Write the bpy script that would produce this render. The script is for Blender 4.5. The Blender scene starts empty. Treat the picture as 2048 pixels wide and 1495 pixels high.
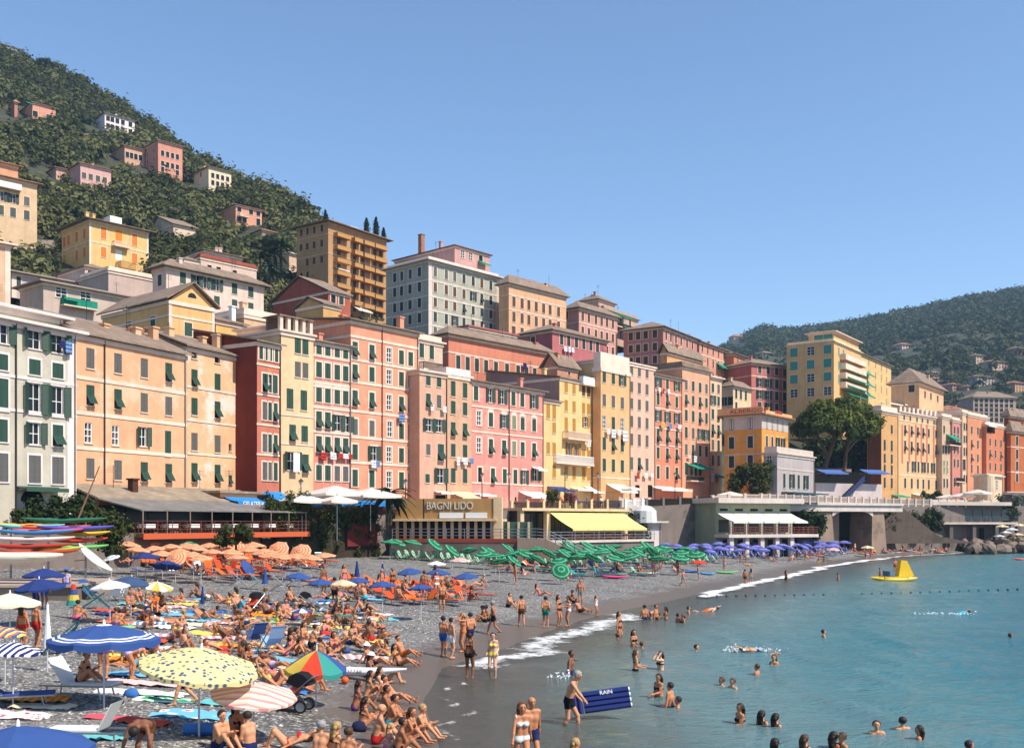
import bpy, math, random
import numpy as np
from mathutils import Vector, Matrix
R = math.radians
rnd = random.Random(7)
scene = bpy.context.scene
COL = scene.collection
# ------------------------------------------------------------------ camera, sky, sun, exposure
F, CX, HZ, H = 2069.0, 1024.0, 1045.0, 5.8      # focal length in px of the 2048 px frame, horizon row, eye height
cam = bpy.data.cameras.new('camera'); camo = bpy.data.objects.new('camera', cam); COL.objects.link(camo)
cam.sensor_width = 36.0; cam.lens = F / 2048 * 36; cam.shift_y = (HZ - 747.5) / 2048
cam.clip_start = 0.5; cam.clip_end = 9000
camo.location = (0, 0, H); camo.rotation_euler = (R(90), 0, 0)
scene.camera = camo
SUN_AZ = math.atan2(-0.5, 0.866); SUN_EL = R(50)
world = bpy.data.worlds.new('World'); scene.world = world; world.use_nodes = True
wn = world.node_tree.nodes; wl = world.node_tree.links
sky = wn.new('ShaderNodeTexSky'); sky.sky_type = 'NISHITA'; sky.sun_disc = False
sky.sun_elevation = SUN_EL; sky.sun_rotation = math.pi / 2 - SUN_AZ
sky.altitude = 0; sky.air_density = 1.0; sky.dust_density = 0.25; sky.ozone_density = 4.5
bg = wn['Background']; bg.inputs['Strength'].default_value = 0.135
wl.new(sky.outputs['Color'], bg.inputs['Color'])
sun = bpy.data.lights.new('sun', 'SUN'); sun.energy = 4.9; sun.angle = R(0.5); sun.color = (1.0, 0.92, 0.80)
suno = bpy.data.objects.new('sun', sun); COL.objects.link(suno)
sdir = Vector((math.cos(SUN_AZ) * math.cos(SUN_EL), math.sin(SUN_AZ) * math.cos(SUN_EL), math.sin(SUN_EL)))
suno.rotation_euler = sdir.to_track_quat('Z', 'Y').to_euler(); suno.location = (60, -60, 120)
vs = scene.view_settings; vs.view_transform = 'Standard'; vs.look = 'None'; vs.exposure = 0.52; vs.gamma = 1.0; vs.use_curve_mapping = False
scene.render.resolution_x, scene.render.resolution_y = 1024, 747
scene.cycles.max_bounces = 6; scene.cycles.transparent_max_bounces = 12
scene.cycles.caustics_reflective = False; scene.cycles.caustics_refractive = False
# ------------------------------------------------------------------ helpers
def at(px, py, Y): return Vector(((px - CX) / F * Y, Y, H + (HZ - py) / F * Y))
def lin(c): return tuple(((v / 255) / 12.92 if v <= 10 else (((v / 255) + 0.055) / 1.055) ** 2.4) for v in c)
def C(r, g, b, k=0.8): return tuple(min(1, v * k) for v in lin((r, g, b)))
class MB:
    def __init__(s): s.v = []; s.f = []; s.m = []
    def add(s, vs, fs, m=0):
        n = len(s.v); s.v += [tuple(p) for p in vs]; s.f += [tuple(i + n for i in q) for q in fs]; s.m += [m] * len(fs); return s
    def quad(s, a, b, c, d, m=0): return s.add([a, b, c, d], [(0, 1, 2, 3)], m)
    def box(s, x0, y0, z0, x1, y1, z1, m=0):
        return s.add([(x0, y0, z0), (x1, y0, z0), (x1, y1, z0), (x0, y1, z0), (x0, y0, z1), (x1, y0, z1), (x1, y1, z1), (x0, y1, z1)],
                     [(0, 3, 2, 1), (4, 5, 6, 7), (0, 1, 5, 4), (1, 2, 6, 5), (2, 3, 7, 6), (3, 0, 4, 7)], m)
    def tube(s, p, q, r0, r1=None, n=6, m=0, cap=True):
        r1 = r0 if r1 is None else r1; p = Vector(p); q = Vector(q); d = (q - p)
        if d.length < 1e-6: return s
        d.normalize(); a = d.orthogonal().normalized(); b = d.cross(a)
        vs = []
        for k in range(n):
            t = 2 * math.pi * k / n; e = a * math.cos(t) + b * math.sin(t); vs += [p + e * r0, q + e * r1]
        fs = [(2 * k, 2 * ((k + 1) % n), 2 * ((k + 1) % n) + 1, 2 * k + 1) for k in range(n)]
        if cap: fs += [tuple(2 * k for k in reversed(range(n))), tuple(2 * k + 1 for k in range(n))]
        return s.add(vs, fs, m)
    def path(s, pts, rs, n=6, m=0):
        for i in range(len(pts) - 1): s.tube(pts[i], pts[i + 1], rs[i], rs[i + 1], n, m, i in (0, len(pts) - 2))
        return s
    def lathe(s, prof, n=10, m=0, c=(0, 0, 0), sx=1, sy=1):
        vs = []; k = len(prof)
        for i in range(n):
            t = 2 * math.pi * i / n
            vs += [(c[0] + r * math.cos(t) * sx, c[1] + r * math.sin(t) * sy, c[2] + z) for r, z in prof]
        fs = [(i * k + j, ((i + 1) % n) * k + j, ((i + 1) % n) * k + j + 1, i * k + j + 1) for i in range(n) for j in range(k - 1)]
        return s.add(vs, fs, m)
    def mesh(s, name='m', smooth=False):
        me = bpy.data.meshes.new(name); me.from_pydata(s.v, [], s.f)
        if any(s.m): me.polygons.foreach_set('material_index', s.m)
        if smooth: me.polygons.foreach_set('use_smooth', [True] * len(s.f))
        me.update(); return me
def ob(name, mesh, mats, parent=None, loc=(0, 0, 0), rot=(0, 0, 0), scale=(1, 1, 1)):
    if isinstance(mesh, MB): mesh = mesh.mesh(name)
    if not isinstance(mats, (list, tuple)): mats = [mats]
    while len(mesh.materials) < len(mats): mesh.materials.append(mats[len(mesh.materials)])
    o = bpy.data.objects.new(name, mesh); COL.objects.link(o)
    o.location = loc; o.rotation_euler = rot; o.scale = scale
    if parent: o.parent = parent
    for i, m in enumerate(mats):
        if mesh.materials[i] is not m:
            o.material_slots[i].link = 'OBJECT'; o.material_slots[i].material = m
    return o
def empty(name, loc=(0, 0, 0), rz=0, scale=1):
    o = bpy.data.objects.new(name, None); COL.objects.link(o); o.location = loc; o.rotation_euler = (0, 0, rz); o.scale = (scale,) * 3
    o.empty_display_size = 0.2; return o
def tag(o, label=None, cat=None, group=None, kind=None):
    if label: o['label'] = label
    if cat: o['category'] = cat
    if group: o['group'] = group
    if kind: o['kind'] = kind
    return o
ORD = 'first second third fourth fifth sixth seventh eighth ninth tenth eleventh twelfth thirteenth fourteenth fifteenth sixteenth seventeenth eighteenth nineteenth twentieth'.split()
def ordw(i):
    if i == 99: return 'hundredth'
    if i < 20: return ORD[i]
    tens = ['twenty', 'thirty', 'forty', 'fifty', 'sixty', 'seventy', 'eighty', 'ninety']
    if i + 1 < 100:
        t, u = divmod(i + 1, 10); w = tens[t - 2]
        return (w[:-1] + 'ieth') if u == 0 else w + '-' + ORD[u - 1]
    return 'hundred-and-' + ordw(i - 100)
PENDING = {}
def later(o, base, cat, group, px, kindorder='from the left'):
    """labels of look-alikes are finished at the end: order along the row is what tells them apart"""
    o['category'] = cat; o['group'] = group; PENDING.setdefault(base, []).append((px, o))
def finish_labels():
    for base, lst in PENDING.items():
        lst.sort(key=lambda t: t[0])
        for i, (px, o) in enumerate(lst):
            o['label'] = base if len(lst) == 1 else base + ', ' + ordw(i) + ' from left'
# ------------------------------------------------------------------ materials
MATS = {}
def nodes(name):
    m = bpy.data.materials.new(name); m.use_nodes = True; nt = m.node_tree; return m, nt, nt.nodes['Principled BSDF'], nt.nodes['Material Output']
def nd(nt, typ, **k):
    n = nt.nodes.new(typ)
    for a, v in k.items():
        if a.startswith('i_'):
            key = a[2:]; n.inputs[int(key) if key.isdigit() else key.replace('_', ' ')].default_value = v
        else: setattr(n, a, v)
    return n
def mixc(nt, fac, a, b, mode='MIX'):
    n = nt.nodes.new('ShaderNodeMix'); n.data_type = 'RGBA'; n.blend_type = mode
    for s, v in ((0, fac), (6, a), (7, b)):
        if hasattr(v, 'links'): nt.links.new(v, n.inputs[s])
        else: n.inputs[s].default_value = v if s == 0 else (*v[:3], 1)
    return n.outputs[2]
def noise(nt, scale, detail=3, vec=None, rough=0.6):
    n = nd(nt, 'ShaderNodeTexNoise', i_Scale=scale, i_Detail=detail, i_Roughness=rough)
    if vec is not None: nt.links.new(vec, n.inputs['Vector'])
    return n
def ramp(nt, src, stops):
    n = nt.nodes.new('ShaderNodeValToRGB'); nt.links.new(src, n.inputs[0]); e = n.color_ramp.elements
    while len(e) < len(stops): e.new(0.5)
    for k, (p, c) in enumerate(stops):
        e[k].position = p; e[k].color = (*((c,) * 3 if isinstance(c, (int, float)) else c[:3]), 1)
    return n.outputs[0]
def mapping(nt, sc, src='Object'):
    tc = nt.nodes.new('ShaderNodeTexCoord'); mp = nt.nodes.new('ShaderNodeMapping'); mp.inputs['Scale'].default_value = sc
    nt.links.new(tc.outputs[src], mp.inputs[0]); return mp.outputs[0]
def bump(nt, bs, src, strength=0.3, dist=0.02):
    b = nd(nt, 'ShaderNodeBump', i_Strength=strength, i_Distance=dist); nt.links.new(src, b.inputs['Height']); nt.links.new(b.outputs[0], bs.inputs['Normal'])
def plain(name, col, rough=0.7, metal=0.0, var=0.12, spec=0.3):
    if name in MATS: return MATS[name]
    m, nt, b, o = nodes(name); b.inputs['Roughness'].default_value = rough; b.inputs['Metallic'].default_value = metal
    b.inputs['Specular IOR Level'].default_value = spec
    if var:
        n = noise(nt, 4.0, 4, mapping(nt, (1, 1, 1)))
        nt.links.new(mixc(nt, n.outputs[0], tuple(v * (1 - var) for v in col), tuple(min(1, v * (1 + var)) for v in col)), b.inputs['Base Color'])
    else: b.inputs['Base Color'].default_value = (*col, 1)
    MATS[name] = m; return m
def plaster(name, col, patch=None, amt=0.5, streak=0.5):
    if name in MATS: return MATS[name]
    def peach(c): l = .3 * c[0] + .5 * c[1] + .2 * c[2]; return tuple(.86 * v + .15 * l * k for v, k in zip(c, (1.16, .97, .86)))
    col = peach((col[0], col[1] * .91, col[2] * .95)); patch = peach(patch) if patch is not None else None
    m, nt, b, o = nodes(name); b.inputs['Roughness'].default_value = 0.93; b.inputs['Specular IOR Level'].default_value = 0.1
    v = mapping(nt, (1, 1, 1)); v2 = mapping(nt, (1.4, 1.4, 0.10))
    n1 = noise(nt, 0.35, 6, v, .7); n2 = noise(nt, 0.9, 6, v2, .7); n3 = noise(nt, 9, 4, v)
    c = mixc(nt, ramp(nt, n1.outputs[0], [(0.3, 0), (0.7, 1)]), tuple(x * 0.78 for x in col), tuple(min(1, x * 1.08) for x in col))
    c = mixc(nt, ramp(nt, n2.outputs[0], [(0.46, 0), (0.80, streak)]), c, tuple(x * 0.56 for x in col))
    if patch is not None:
        n4 = noise(nt, 0.2, 8, v, 0.68)
        c = mixc(nt, ramp(nt, n4.outputs[0], [(0.53, 0), (0.60, amt)]), c, patch)
    nt.links.new(c, b.inputs['Base Color']); bump(nt, b, n3.outputs[0], 0.25, 0.02)
    MATS[name] = m; return m
def roofmat(name, col, step=0.32):
    if name in MATS: return MATS[name]
    m, nt, b, o = nodes(name); b.inputs['Roughness'].default_value = 0.9
    v = mapping(nt, (1, 1, 1)); vo = nd(nt, 'ShaderNodeTexVoronoi', i_Scale=2.2); nt.links.new(v, vo.inputs['Vector'])
    n1 = noise(nt, 0.6, 5, v); w = nd(nt, 'ShaderNodeTexWave', i_Scale=1.0 / step * 0.32, i_Distortion=1.2, i_Detail=2.0); w.bands_direction = 'Y'; nt.links.new(v, w.inputs['Vector'])
    c = mixc(nt, ramp(nt, n1.outputs[0], [(0.3, 0), (0.7, 1)]), tuple(x * 0.7 for x in col), tuple(min(1, x * 1.25) for x in col))
    sc_ = nt.nodes.new('ShaderNodeSeparateColor'); nt.links.new(vo.outputs['Color'], sc_.inputs[0]); c = mixc(nt, ramp(nt, sc_.outputs[0], [(0.2, 0.45), (0.8, 0)]), c, tuple(x * 0.55 for x in col)); c = mixc(nt, ramp(nt, w.outputs[0], [(0.0, 0.55), (0.25, 0)]), c, tuple(x * 0.45 for x in col))
    nt.links.new(c, b.inputs['Base Color']); bump(nt, b, w.outputs[0], 0.6, 0.06); MATS[name] = m; return m
def fabric(name, col, trans=0.25, var=0.08):
    if name in MATS: return MATS[name]
    m, nt, b, o = nodes(name); b.inputs['Roughness'].default_value = 0.85; b.inputs['Specular IOR Level'].default_value = 0.15
    n = noise(nt, 3.0, 4, mapping(nt, (1, 1, 1))); c = mixc(nt, n.outputs[0], tuple(x * (1 - var) for x in col), tuple(min(1, x * (1 + var)) for x in col))
    nt.links.new(c, b.inputs['Base Color'])
    if trans:
        t = nt.nodes.new('ShaderNodeBsdfTranslucent'); nt.links.new(c, t.inputs[0]); x = nd(nt, 'ShaderNodeMixShader', i_0=trans)
        nt.links.new(b.outputs[0], x.inputs[1]); nt.links.new(t.outputs[0], x.inputs[2]); nt.links.new(x.outputs[0], o.inputs[0])
    MATS[name] = m; return m
def stripes(name, c1, c2, scale=1.0, axis='X', trans=0.2, width=0.5, c3=None):
    """woven stripes of a cloth, in the cloth's own coordinates"""
    if name in MATS: return MATS[name]
    m, nt, b, o = nodes(name); b.inputs['Roughness'].default_value = 0.85; b.inputs['Specular IOR Level'].default_value = 0.1
    tc = nt.nodes.new('ShaderNodeTexCoord'); sp = nt.nodes.new('ShaderNodeSeparateXYZ'); nt.links.new(tc.outputs['Object'], sp.inputs[0])
    mu = nd(nt, 'ShaderNodeMath', operation='MULTIPLY', i_1=scale); nt.links.new(sp.outputs[axis], mu.inputs[0])
    fr = nd(nt, 'ShaderNodeMath', operation='FRACT'); nt.links.new(mu.outputs[0], fr.inputs[0])
    st = [(0.0, c1), (width, c2)] if c3 is None else [(0.0, c1), (width * 0.7, c2), (0.7, c3)]
    cr = ramp(nt, fr.outputs[0], st); cr.node.color_ramp.interpolation = 'CONSTANT'
    nt.links.new(cr, b.inputs['Base Color'])
    if trans:
        t = nt.nodes.new('ShaderNodeBsdfTranslucent'); nt.links.new(cr, t.inputs[0]); x = nd(nt, 'ShaderNodeMixShader', i_0=trans)
        nt.links.new(b.outputs[0], x.inputs[1]); nt.links.new(t.outputs[0], x.inputs[2]); nt.links.new(x.outputs[0], o.inputs[0])
    MATS[name] = m; return m
def blobs(name, base, c2, scale=3.0, thr=0.28, c3=None):
    """a printed cloth: blobs of colour on a ground"""
    if name in MATS: return MATS[name]
    m, nt, b, o = nodes(name); b.inputs['Roughness'].default_value = 0.85; b.inputs['Specular IOR Level'].default_value = 0.1
    v = mapping(nt, (1, 1, 1)); vo = nd(nt, 'ShaderNodeTexVoronoi', i_Scale=scale, i_Randomness=0.9); nt.links.new(v, vo.inputs['Vector'])
    r1 = ramp(nt, vo.outputs['Distance'], [(thr, 1), (thr + 0.02, 0)]); c = mixc(nt, r1, base, c2)
    if c3:
        r2 = ramp(nt, vo.outputs['Distance'], [(thr - 0.13, 1), (thr - 0.11, 0)]); c = mixc(nt, r2, c, c3)
    nt.links.new(c, b.inputs['Base Color'])
    t = nt.nodes.new('ShaderNodeBsdfTranslucent'); nt.links.new(c, t.inputs[0]); x = nd(nt, 'ShaderNodeMixShader', i_0=0.2)
    nt.links.new(b.outputs[0], x.inputs[1]); nt.links.new(t.outputs[0], x.inputs[2]); nt.links.new(x.outputs[0], o.inputs[0])
    MATS[name] = m; return m
def leafmat(name, c1, c2, trans=0.25):
    if name in MATS: return MATS[name]
    m, nt, b, o = nodes(name); b.inputs['Roughness'].default_value = 0.75; b.inputs['Specular IOR Level'].default_value = 0.15
    a = nd(nt, 'ShaderNodeAttribute', attribute_name='tint'); c = mixc(nt, a.outputs['Fac'], c1, c2)
    nt.links.new(c, b.inputs['Base Color']); t = nt.nodes.new('ShaderNodeBsdfTranslucent'); nt.links.new(c, t.inputs[0])
    x = nd(nt, 'ShaderNodeMixShader', i_0=trans); nt.links.new(b.outputs[0], x.inputs[1]); nt.links.new(t.outputs[0], x.inputs[2]); nt.links.new(x.outputs[0], o.inputs[0])
    MATS[name] = m; return m
def glass(name='window_glass', col=(0.012, 0.014, 0.016)):
    if name in MATS: return MATS[name]
    m, nt, b, o = nodes(name); b.inputs['Base Color'].default_value = (*col, 1); b.inputs['Roughness'].default_value = 0.25; b.inputs['Specular IOR Level'].default_value = 0.35
    MATS[name] = m; return m
GLASS = glass()
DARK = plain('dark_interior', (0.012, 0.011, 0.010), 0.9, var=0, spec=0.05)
WHITE = plain('white_paint', (0.75, 0.74, 0.71), 0.6, var=0.05)
METAL = plain('grey_metal', (0.30, 0.31, 0.32), 0.4, 0.8)
IRON = plain('dark_iron', (0.03, 0.03, 0.03), 0.6)
WOOD = plain('brown_wood', (0.17, 0.085, 0.04), 0.7, var=0.3)
def npmesh(name, V, Fq, smooth=False, attrs=None, mats=None):
    me = bpy.data.meshes.new(name); V = np.asarray(V, np.float32); Fq = np.asarray(Fq, np.int32); k = Fq.shape[1]
    me.vertices.add(len(V)); me.vertices.foreach_set('co', V.ravel()); me.loops.add(Fq.size); me.polygons.add(len(Fq))
    me.loops.foreach_set('vertex_index', Fq.ravel()); me.polygons.foreach_set('loop_start', np.arange(0, Fq.size, k, dtype=np.int32))
    if smooth: me.polygons.foreach_set('use_smooth', np.ones(len(Fq), bool))
    for an, av in (attrs or {}).items():
        me.attributes.new(an, 'FLOAT', 'POINT').data.foreach_set('value', np.asarray(av, np.float32))
    me.update(); me.validate(); return me
def gridfaces(nr, nc):
    i = np.arange(nr - 1)[:, None] * nc + np.arange(nc - 1)[None, :]
    return np.stack([i, i + 1, i + nc + 1, i + nc], -1).reshape(-1, 4)
def vnoise(x, y, seed=0):
    """smooth value noise, vectorised"""
    xi = np.floor(x).astype(np.int64); yi = np.floor(y).astype(np.int64); fx = x - xi; fy = y - yi
    fx = fx * fx * (3 - 2 * fx); fy = fy * fy * (3 - 2 * fy)
    def h(a, b):
        n = (a * 374761393 + b * 668265263 + seed * 974711) & 0x7fffffff; n = ((n ^ (n >> 13)) * 1274126177) & 0x7fffffff
        return ((n ^ (n >> 16)) & 0xffff) / 65535.0
    return (h(xi, yi) * (1 - fx) + h(xi + 1, yi) * fx) * (1 - fy) + (h(xi, yi + 1) * (1 - fx) + h(xi + 1, yi + 1) * fx) * fy
# ------------------------------------------------------------------ terrain: shore, beach, sea, hills
SH_Y = [0, 20, 26.7, 33.8, 41.4, 47, 55.8, 63.2, 75, 96, 109, 141, 179, 226, 300, 600]
SH_X = [0.5, -1.2, -1.86, -2.84, -2.8, -0.55, 2.05, 4.8, 10.7, 21, 28, 42.7, 67, 112, 170, 420]
def shore_x(Y): return np.interp(Y, SH_Y, SH_X)
def dshore(x, y): return (shore_x(y) - x) * np.interp(y, [0, 45, 60, 100], [0.98, 0.93, 0.85, 0.8])
def ground(x, y):
    d = dshore(np.asarray(x, float), np.asarray(y, float))
    z = np.interp(d, [-300, -60, -20, -8, -3, 0, 2, 6, 13, 22, 40, 60, 120], [-25, -7, -2.4, -0.95, -0.33, 0, 0.13, 0.6, 0.95, 1.4, 2.6, 3.1, 3.6])
    return z
def gz(x, y): return float(ground(x, y))
def hit(px, py, up=0.0):
    """where the view ray through a pixel meets the beach raised by up metres"""
    k = (px - CX) / F; s = (HZ - py) / F; lo = None; Y = 6.0
    while Y < 300:
        if H + s * Y <= gz(k * Y, Y) + up and H + s * Y <= max(gz(k * Y, Y), 0) + up:
            break
        Y += 0.5
    a, b = Y - 0.5, Y
    for _ in range(20):
        m_ = (a + b) / 2
        if H + s * m_ <= max(gz(k * m_, m_), 0) + up: b = m_
        else: a = m_
    return k * b, b, max(gz(k * b, b), 0)
def hit_sea(px, py): Y = F * H / (py - HZ); return (px - CX) / F * Y, Y
# beach
ys = np.concatenate([np.arange(4, 60, 0.45), np.arange(60, 140, 1.0), np.arange(140, 330, 3.0)])
off = np.concatenate([np.arange(-40, -8, 2.0), np.arange(-8, 14, 0.4), np.arange(14, 45, 1.0), np.arange(45, 130, 4.0)])
YY, OO = np.meshgrid(ys, off, indexing='ij'); XX = shore_x(YY) - OO
ZZ = ground(XX, YY); dd = dshore(XX, YY)
ZZ = ZZ + np.where(dd > 4, 1, np.clip(dd / 4, 0, 1)) * ((vnoise(XX * 0.5, YY * 0.5, 3) - 0.5) * 0.12 + (vnoise(XX * 1.7, YY * 1.7, 4) - 0.5) * 0.05)
me = npmesh('beach', np.stack([XX, YY, ZZ], -1).reshape(-1, 3), gridfaces(len(ys), len(off))[:, ::-1], True, {'shore': dd.ravel()})
m, nt, b, o = nodes('pebble_beach')
v = mapping(nt, (1, 1, 1)); vo = nd(nt, 'ShaderNodeTexVoronoi', i_Scale=9.0, i_Randomness=1.0); nt.links.new(v, vo.inputs['Vector'])
vo2 = nd(nt, 'ShaderNodeTexVoronoi', i_Scale=22.0); nt.links.new(v, vo2.inputs['Vector'])
n1 = noise(nt, 0.25, 5, v); a = nd(nt, 'ShaderNodeAttribute', attribute_name='shore')
sep = nt.nodes.new('ShaderNodeSeparateColor'); nt.links.new(vo.outputs['Color'], sep.inputs[0])
peb = ramp(nt, sep.outputs[0], [(0.0, (0.035, 0.033, 0.031)), (0.45, (0.12, 0.112, 0.105)), (0.8, (0.25, 0.238, 0.22)), (1.0, (0.46, 0.44, 0.41))])
peb = mixc(nt, ramp(nt, vo.outputs['Distance'], [(0.45, 0), (0.75, 0.75)]), peb, (0.03, 0.028, 0.026))
peb = mixc(nt, ramp(nt, n1.outputs[0], [(0.35, 0), (0.7, 0.45)]), peb, (0.26, 0.25, 0.235))
wob = nd(nt, 'ShaderNodeMath', operation='MULTIPLY_ADD', i_1=5.0, i_2=-2.5); n5 = noise(nt, 0.35, 4, v); nt.links.new(n5.outputs[0], wob.inputs[0])
ad = nd(nt, 'ShaderNodeMath', operation='ADD'); nt.links.new(a.outputs['Fac'], ad.inputs[0]); nt.links.new(wob.outputs[0], ad.inputs[1])
mr = nd(nt, 'ShaderNodeMapRange', i_From_Min=2.0, i_From_Max=3.8); nt.links.new(ad.outputs[0], mr.inputs[0])
n6 = noise(nt, 3.0, 5, v); wet = mixc(nt, n6.outputs[0], (0.075, 0.060, 0.046), (0.130, 0.106, 0.082))
nt.links.new(mixc(nt, mr.outputs[0], wet, peb), b.inputs['Base Color'])
rr = nd(nt, 'ShaderNodeMapRange', i_To_Min=0.42, i_To_Max=0.85); nt.links.new(mr.outputs[0], rr.inputs[0]); nt.links.new(rr.outputs[0], b.inputs['Roughness'])
bs = nd(nt, 'ShaderNodeMath', operation='MULTIPLY'); nt.links.new(vo.outputs['Distance'], bs.inputs[0]); nt.links.new(mr.outputs[0], bs.inputs[1])
inv = nd(nt, 'ShaderNodeMath', operation='SUBTRACT', i_0=0.0); nt.links.new(bs.outputs[0], inv.inputs[1]); bump(nt, b, inv.outputs[0], 0.9, 0.06)
beach = tag(ob('beach', me, m), kind='structure')
# sea: one sheet to the horizon, waves as real relief
dep = np.concatenate([np.arange(8, 60, 0.35), np.geomspace(60, 260, 170), np.geomspace(265, 6000, 60)])
kx = np.concatenate([np.linspace(-0.9, -0.22, 20), np.linspace(-0.21, 0.62, 330), np.linspace(0.64, 2.5, 50)])
DD, KK = np.meshgrid(dep, kx, indexing='ij'); XX = DD * KK; YY = DD
wv = np.zeros_like(XX); rs = np.random.RandomState(3)
for k in range(16):
    L = 0.8 * 1.28 ** k; ang = R(200) + rs.randn() * 0.7; ph = rs.rand() * 6.28
    wv += min(L * 0.009, 0.022) * np.sin((XX * math.cos(ang) + YY * math.sin(ang)) * 6.283 / L + ph + 1.5 * vnoise(XX / L / 3, YY / L / 3, k)) * np.clip(1.5 - DD / (L * 60), 0, 1)
gd = ground(XX, YY); wv *= np.clip(-gd * 0.9, 0.06, 1.0)
me = npmesh('sea', np.stack([XX, YY, wv], -1).reshape(-1, 3), gridfaces(len(dep), len(kx)), True, {'depth': (-gd).ravel()})
m, nt, b, o = nodes('sea_water')
v = mapping(nt, (1, 1, 1)); a = nd(nt, 'ShaderNodeAttribute', attribute_name='depth')
n1 = noise(nt, 0.05, 4, mapping(nt, (1, 2.2, 1))); ad = nd(nt, 'ShaderNodeMath', operation='MULTIPLY_ADD', i_1=1.2, i_2=-0.6); nt.links.new(n1.outputs[0], ad.inputs[0])
sm = nd(nt, 'ShaderNodeMath', operation='ADD'); nt.links.new(a.outputs['Fac'], sm.inputs[0]); nt.links.new(ad.outputs[0], sm.inputs[1])
mr = nd(nt, 'ShaderNodeMapRange', i_From_Min=0.0, i_From_Max=3.4); nt.links.new(sm.outputs[0], mr.inputs[0])
colr = ramp(nt, mr.outputs[0], [(0.0, (0.11, 0.12, 0.10)), (0.3, (0.100, 0.185, 0.190)), (0.6, (0.045, 0.175, 0.205)), (1.0, (0.014, 0.112, 0.160))])
df = nt.nodes.new('ShaderNodeBsdfDiffuse'); nt.links.new(colr, df.inputs[0])
tr = nd(nt, 'ShaderNodeBsdfTransparent', i_Color=(0.80, 0.90, 0.88, 1))
mo = nd(nt, 'ShaderNodeMapRange', i_From_Min=0.02, i_From_Max=0.9, i_To_Min=0.12, i_To_Max=1.0); nt.links.new(a.outputs['Fac'], mo.inputs[0])
mx = nt.nodes.new('ShaderNodeMixShader'); nt.links.new(mo.outputs[0], mx.inputs[0]); nt.links.new(tr.outputs[0], mx.inputs[1]); nt.links.new(df.outputs[0], mx.inputs[2])
gl = nd(nt, 'ShaderNodeBsdfGlossy', i_Roughness=0.10); fr = nd(nt, 'ShaderNodeFresnel', i_IOR=1.33)
w1 = noise(nt, 1.1, 5, mapping(nt, (1, 1.9, 1))); w2 = noise(nt, 5.5, 3, v)
wm = nd(nt, 'ShaderNodeMath', operation='MULTIPLY_ADD', i_1=0.3); nt.links.new(w2.outputs[0], wm.inputs[0]); nt.links.new(w1.outputs[0], wm.inputs[2])
bp = nd(nt, 'ShaderNodeBump', i_Strength=0.8, i_Distance=0.17); nt.links.new(wm.outputs[0], bp.inputs['Height'])
for q in (gl, fr, df): nt.links.new(bp.outputs[0], q.inputs['Normal'])
fm = nd(nt, 'ShaderNodeMath', operation='MINIMUM', i_1=0.55); nt.links.new(fr.outputs[0], fm.inputs[0])
m2 = nt.nodes.new('ShaderNodeMixShader'); nt.links.new(fm.outputs[0], m2.inputs[0]); nt.links.new(mx.outputs[0], m2.inputs[1]); nt.links.new(gl.outputs[0], m2.inputs[2])
nt.links.new(m2.outputs[0], o.inputs[0])
tag(ob('sea', me, m), kind='structure')
# seabed far below joins the beach sheet; foam along the water's edge
def foam_strip(name, Y0, Y1, w_in, w_out, dens, seed, label):
    yy = np.linspace(Y0, Y1, 420); tt = np.linspace(0, 1, 12); V = []; A = []
    for y in yy:
        wob = (vnoise(np.array([y * 0.35]), np.array([seed * 3.1]), seed)[0] - 0.5) * 2.2 + (vnoise(np.array([y * 1.3]), np.array([seed * 1.7]), seed + 1)[0] - 0.5) * 0.8
        e = min(1, (y - Y0) / 3, (Y1 - y) / 3); sx = float(shore_x(y))
        for t in tt:
            o_ = -w_in + (w_in + w_out) * t; x = sx + o_ + wob
            V.append((x, y, max(float(ground(x, y)) + 0.012, 0.03) + 0.05 * math.exp(-((t - 0.3) / 0.2) ** 2) * e)); A.append(max(0, e) * (1 - abs(2 * t - 0.8) ** 1.2 * 0.8))
    me = npmesh(name, V, gridfaces(len(yy), len(tt))[:, ::-1], True, {'dens': np.clip(A, 0, 1)})
    m = MATS.get('foam_%s' % dens)
    if not m:
        m, nt, b, o = nodes('sea_foam'); MATS['foam_%s' % dens] = m
        b.inputs['Base Color'].default_value = (0.80, 0.81, 0.80, 1); b.inputs['Roughness'].default_value = 0.8
        a = nd(nt, 'ShaderNodeAttribute', attribute_name='dens'); n = noise(nt, 1.5, 8, mapping(nt, (1, 0.7, 1)), 0.72)
        s_ = nd(nt, 'ShaderNodeMath', operation='MULTIPLY_ADD', i_1=dens, i_2=-0.60); nt.links.new(a.outputs['Fac'], s_.inputs[0])
        s2 = nd(nt, 'ShaderNodeMath', operation='ADD'); nt.links.new(s_.outputs[0], s2.inputs[0]); nt.links.new(n.outputs[0], s2.inputs[1])
        nt.links.new(ramp(nt, s2.outputs[0], [(0.40, 0), (0.66, 0.95)]), b.inputs['Alpha'])
    return tag(ob(name, me, m), label, 'foam', kind='stuff')
foam_strip('foam', 38.5, 68, 0.2, 4.4, 0.68, 2, 'white foam of the spent wave running up the wet shore')
foam_strip('foam', 78, 170, 0.4, 2.6, 0.84, 5, 'bright white breaking foam line along the far shore')
foam_strip('foam', 150, 215, 0.3, 1.6, 0.7, 9, 'thin foam at the far end of the beach')
foam_strip('foam', 25, 40, -0.3, 1.3, 0.55, 12, 'thin foam lines on the shallow water near the sitting people')
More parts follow.
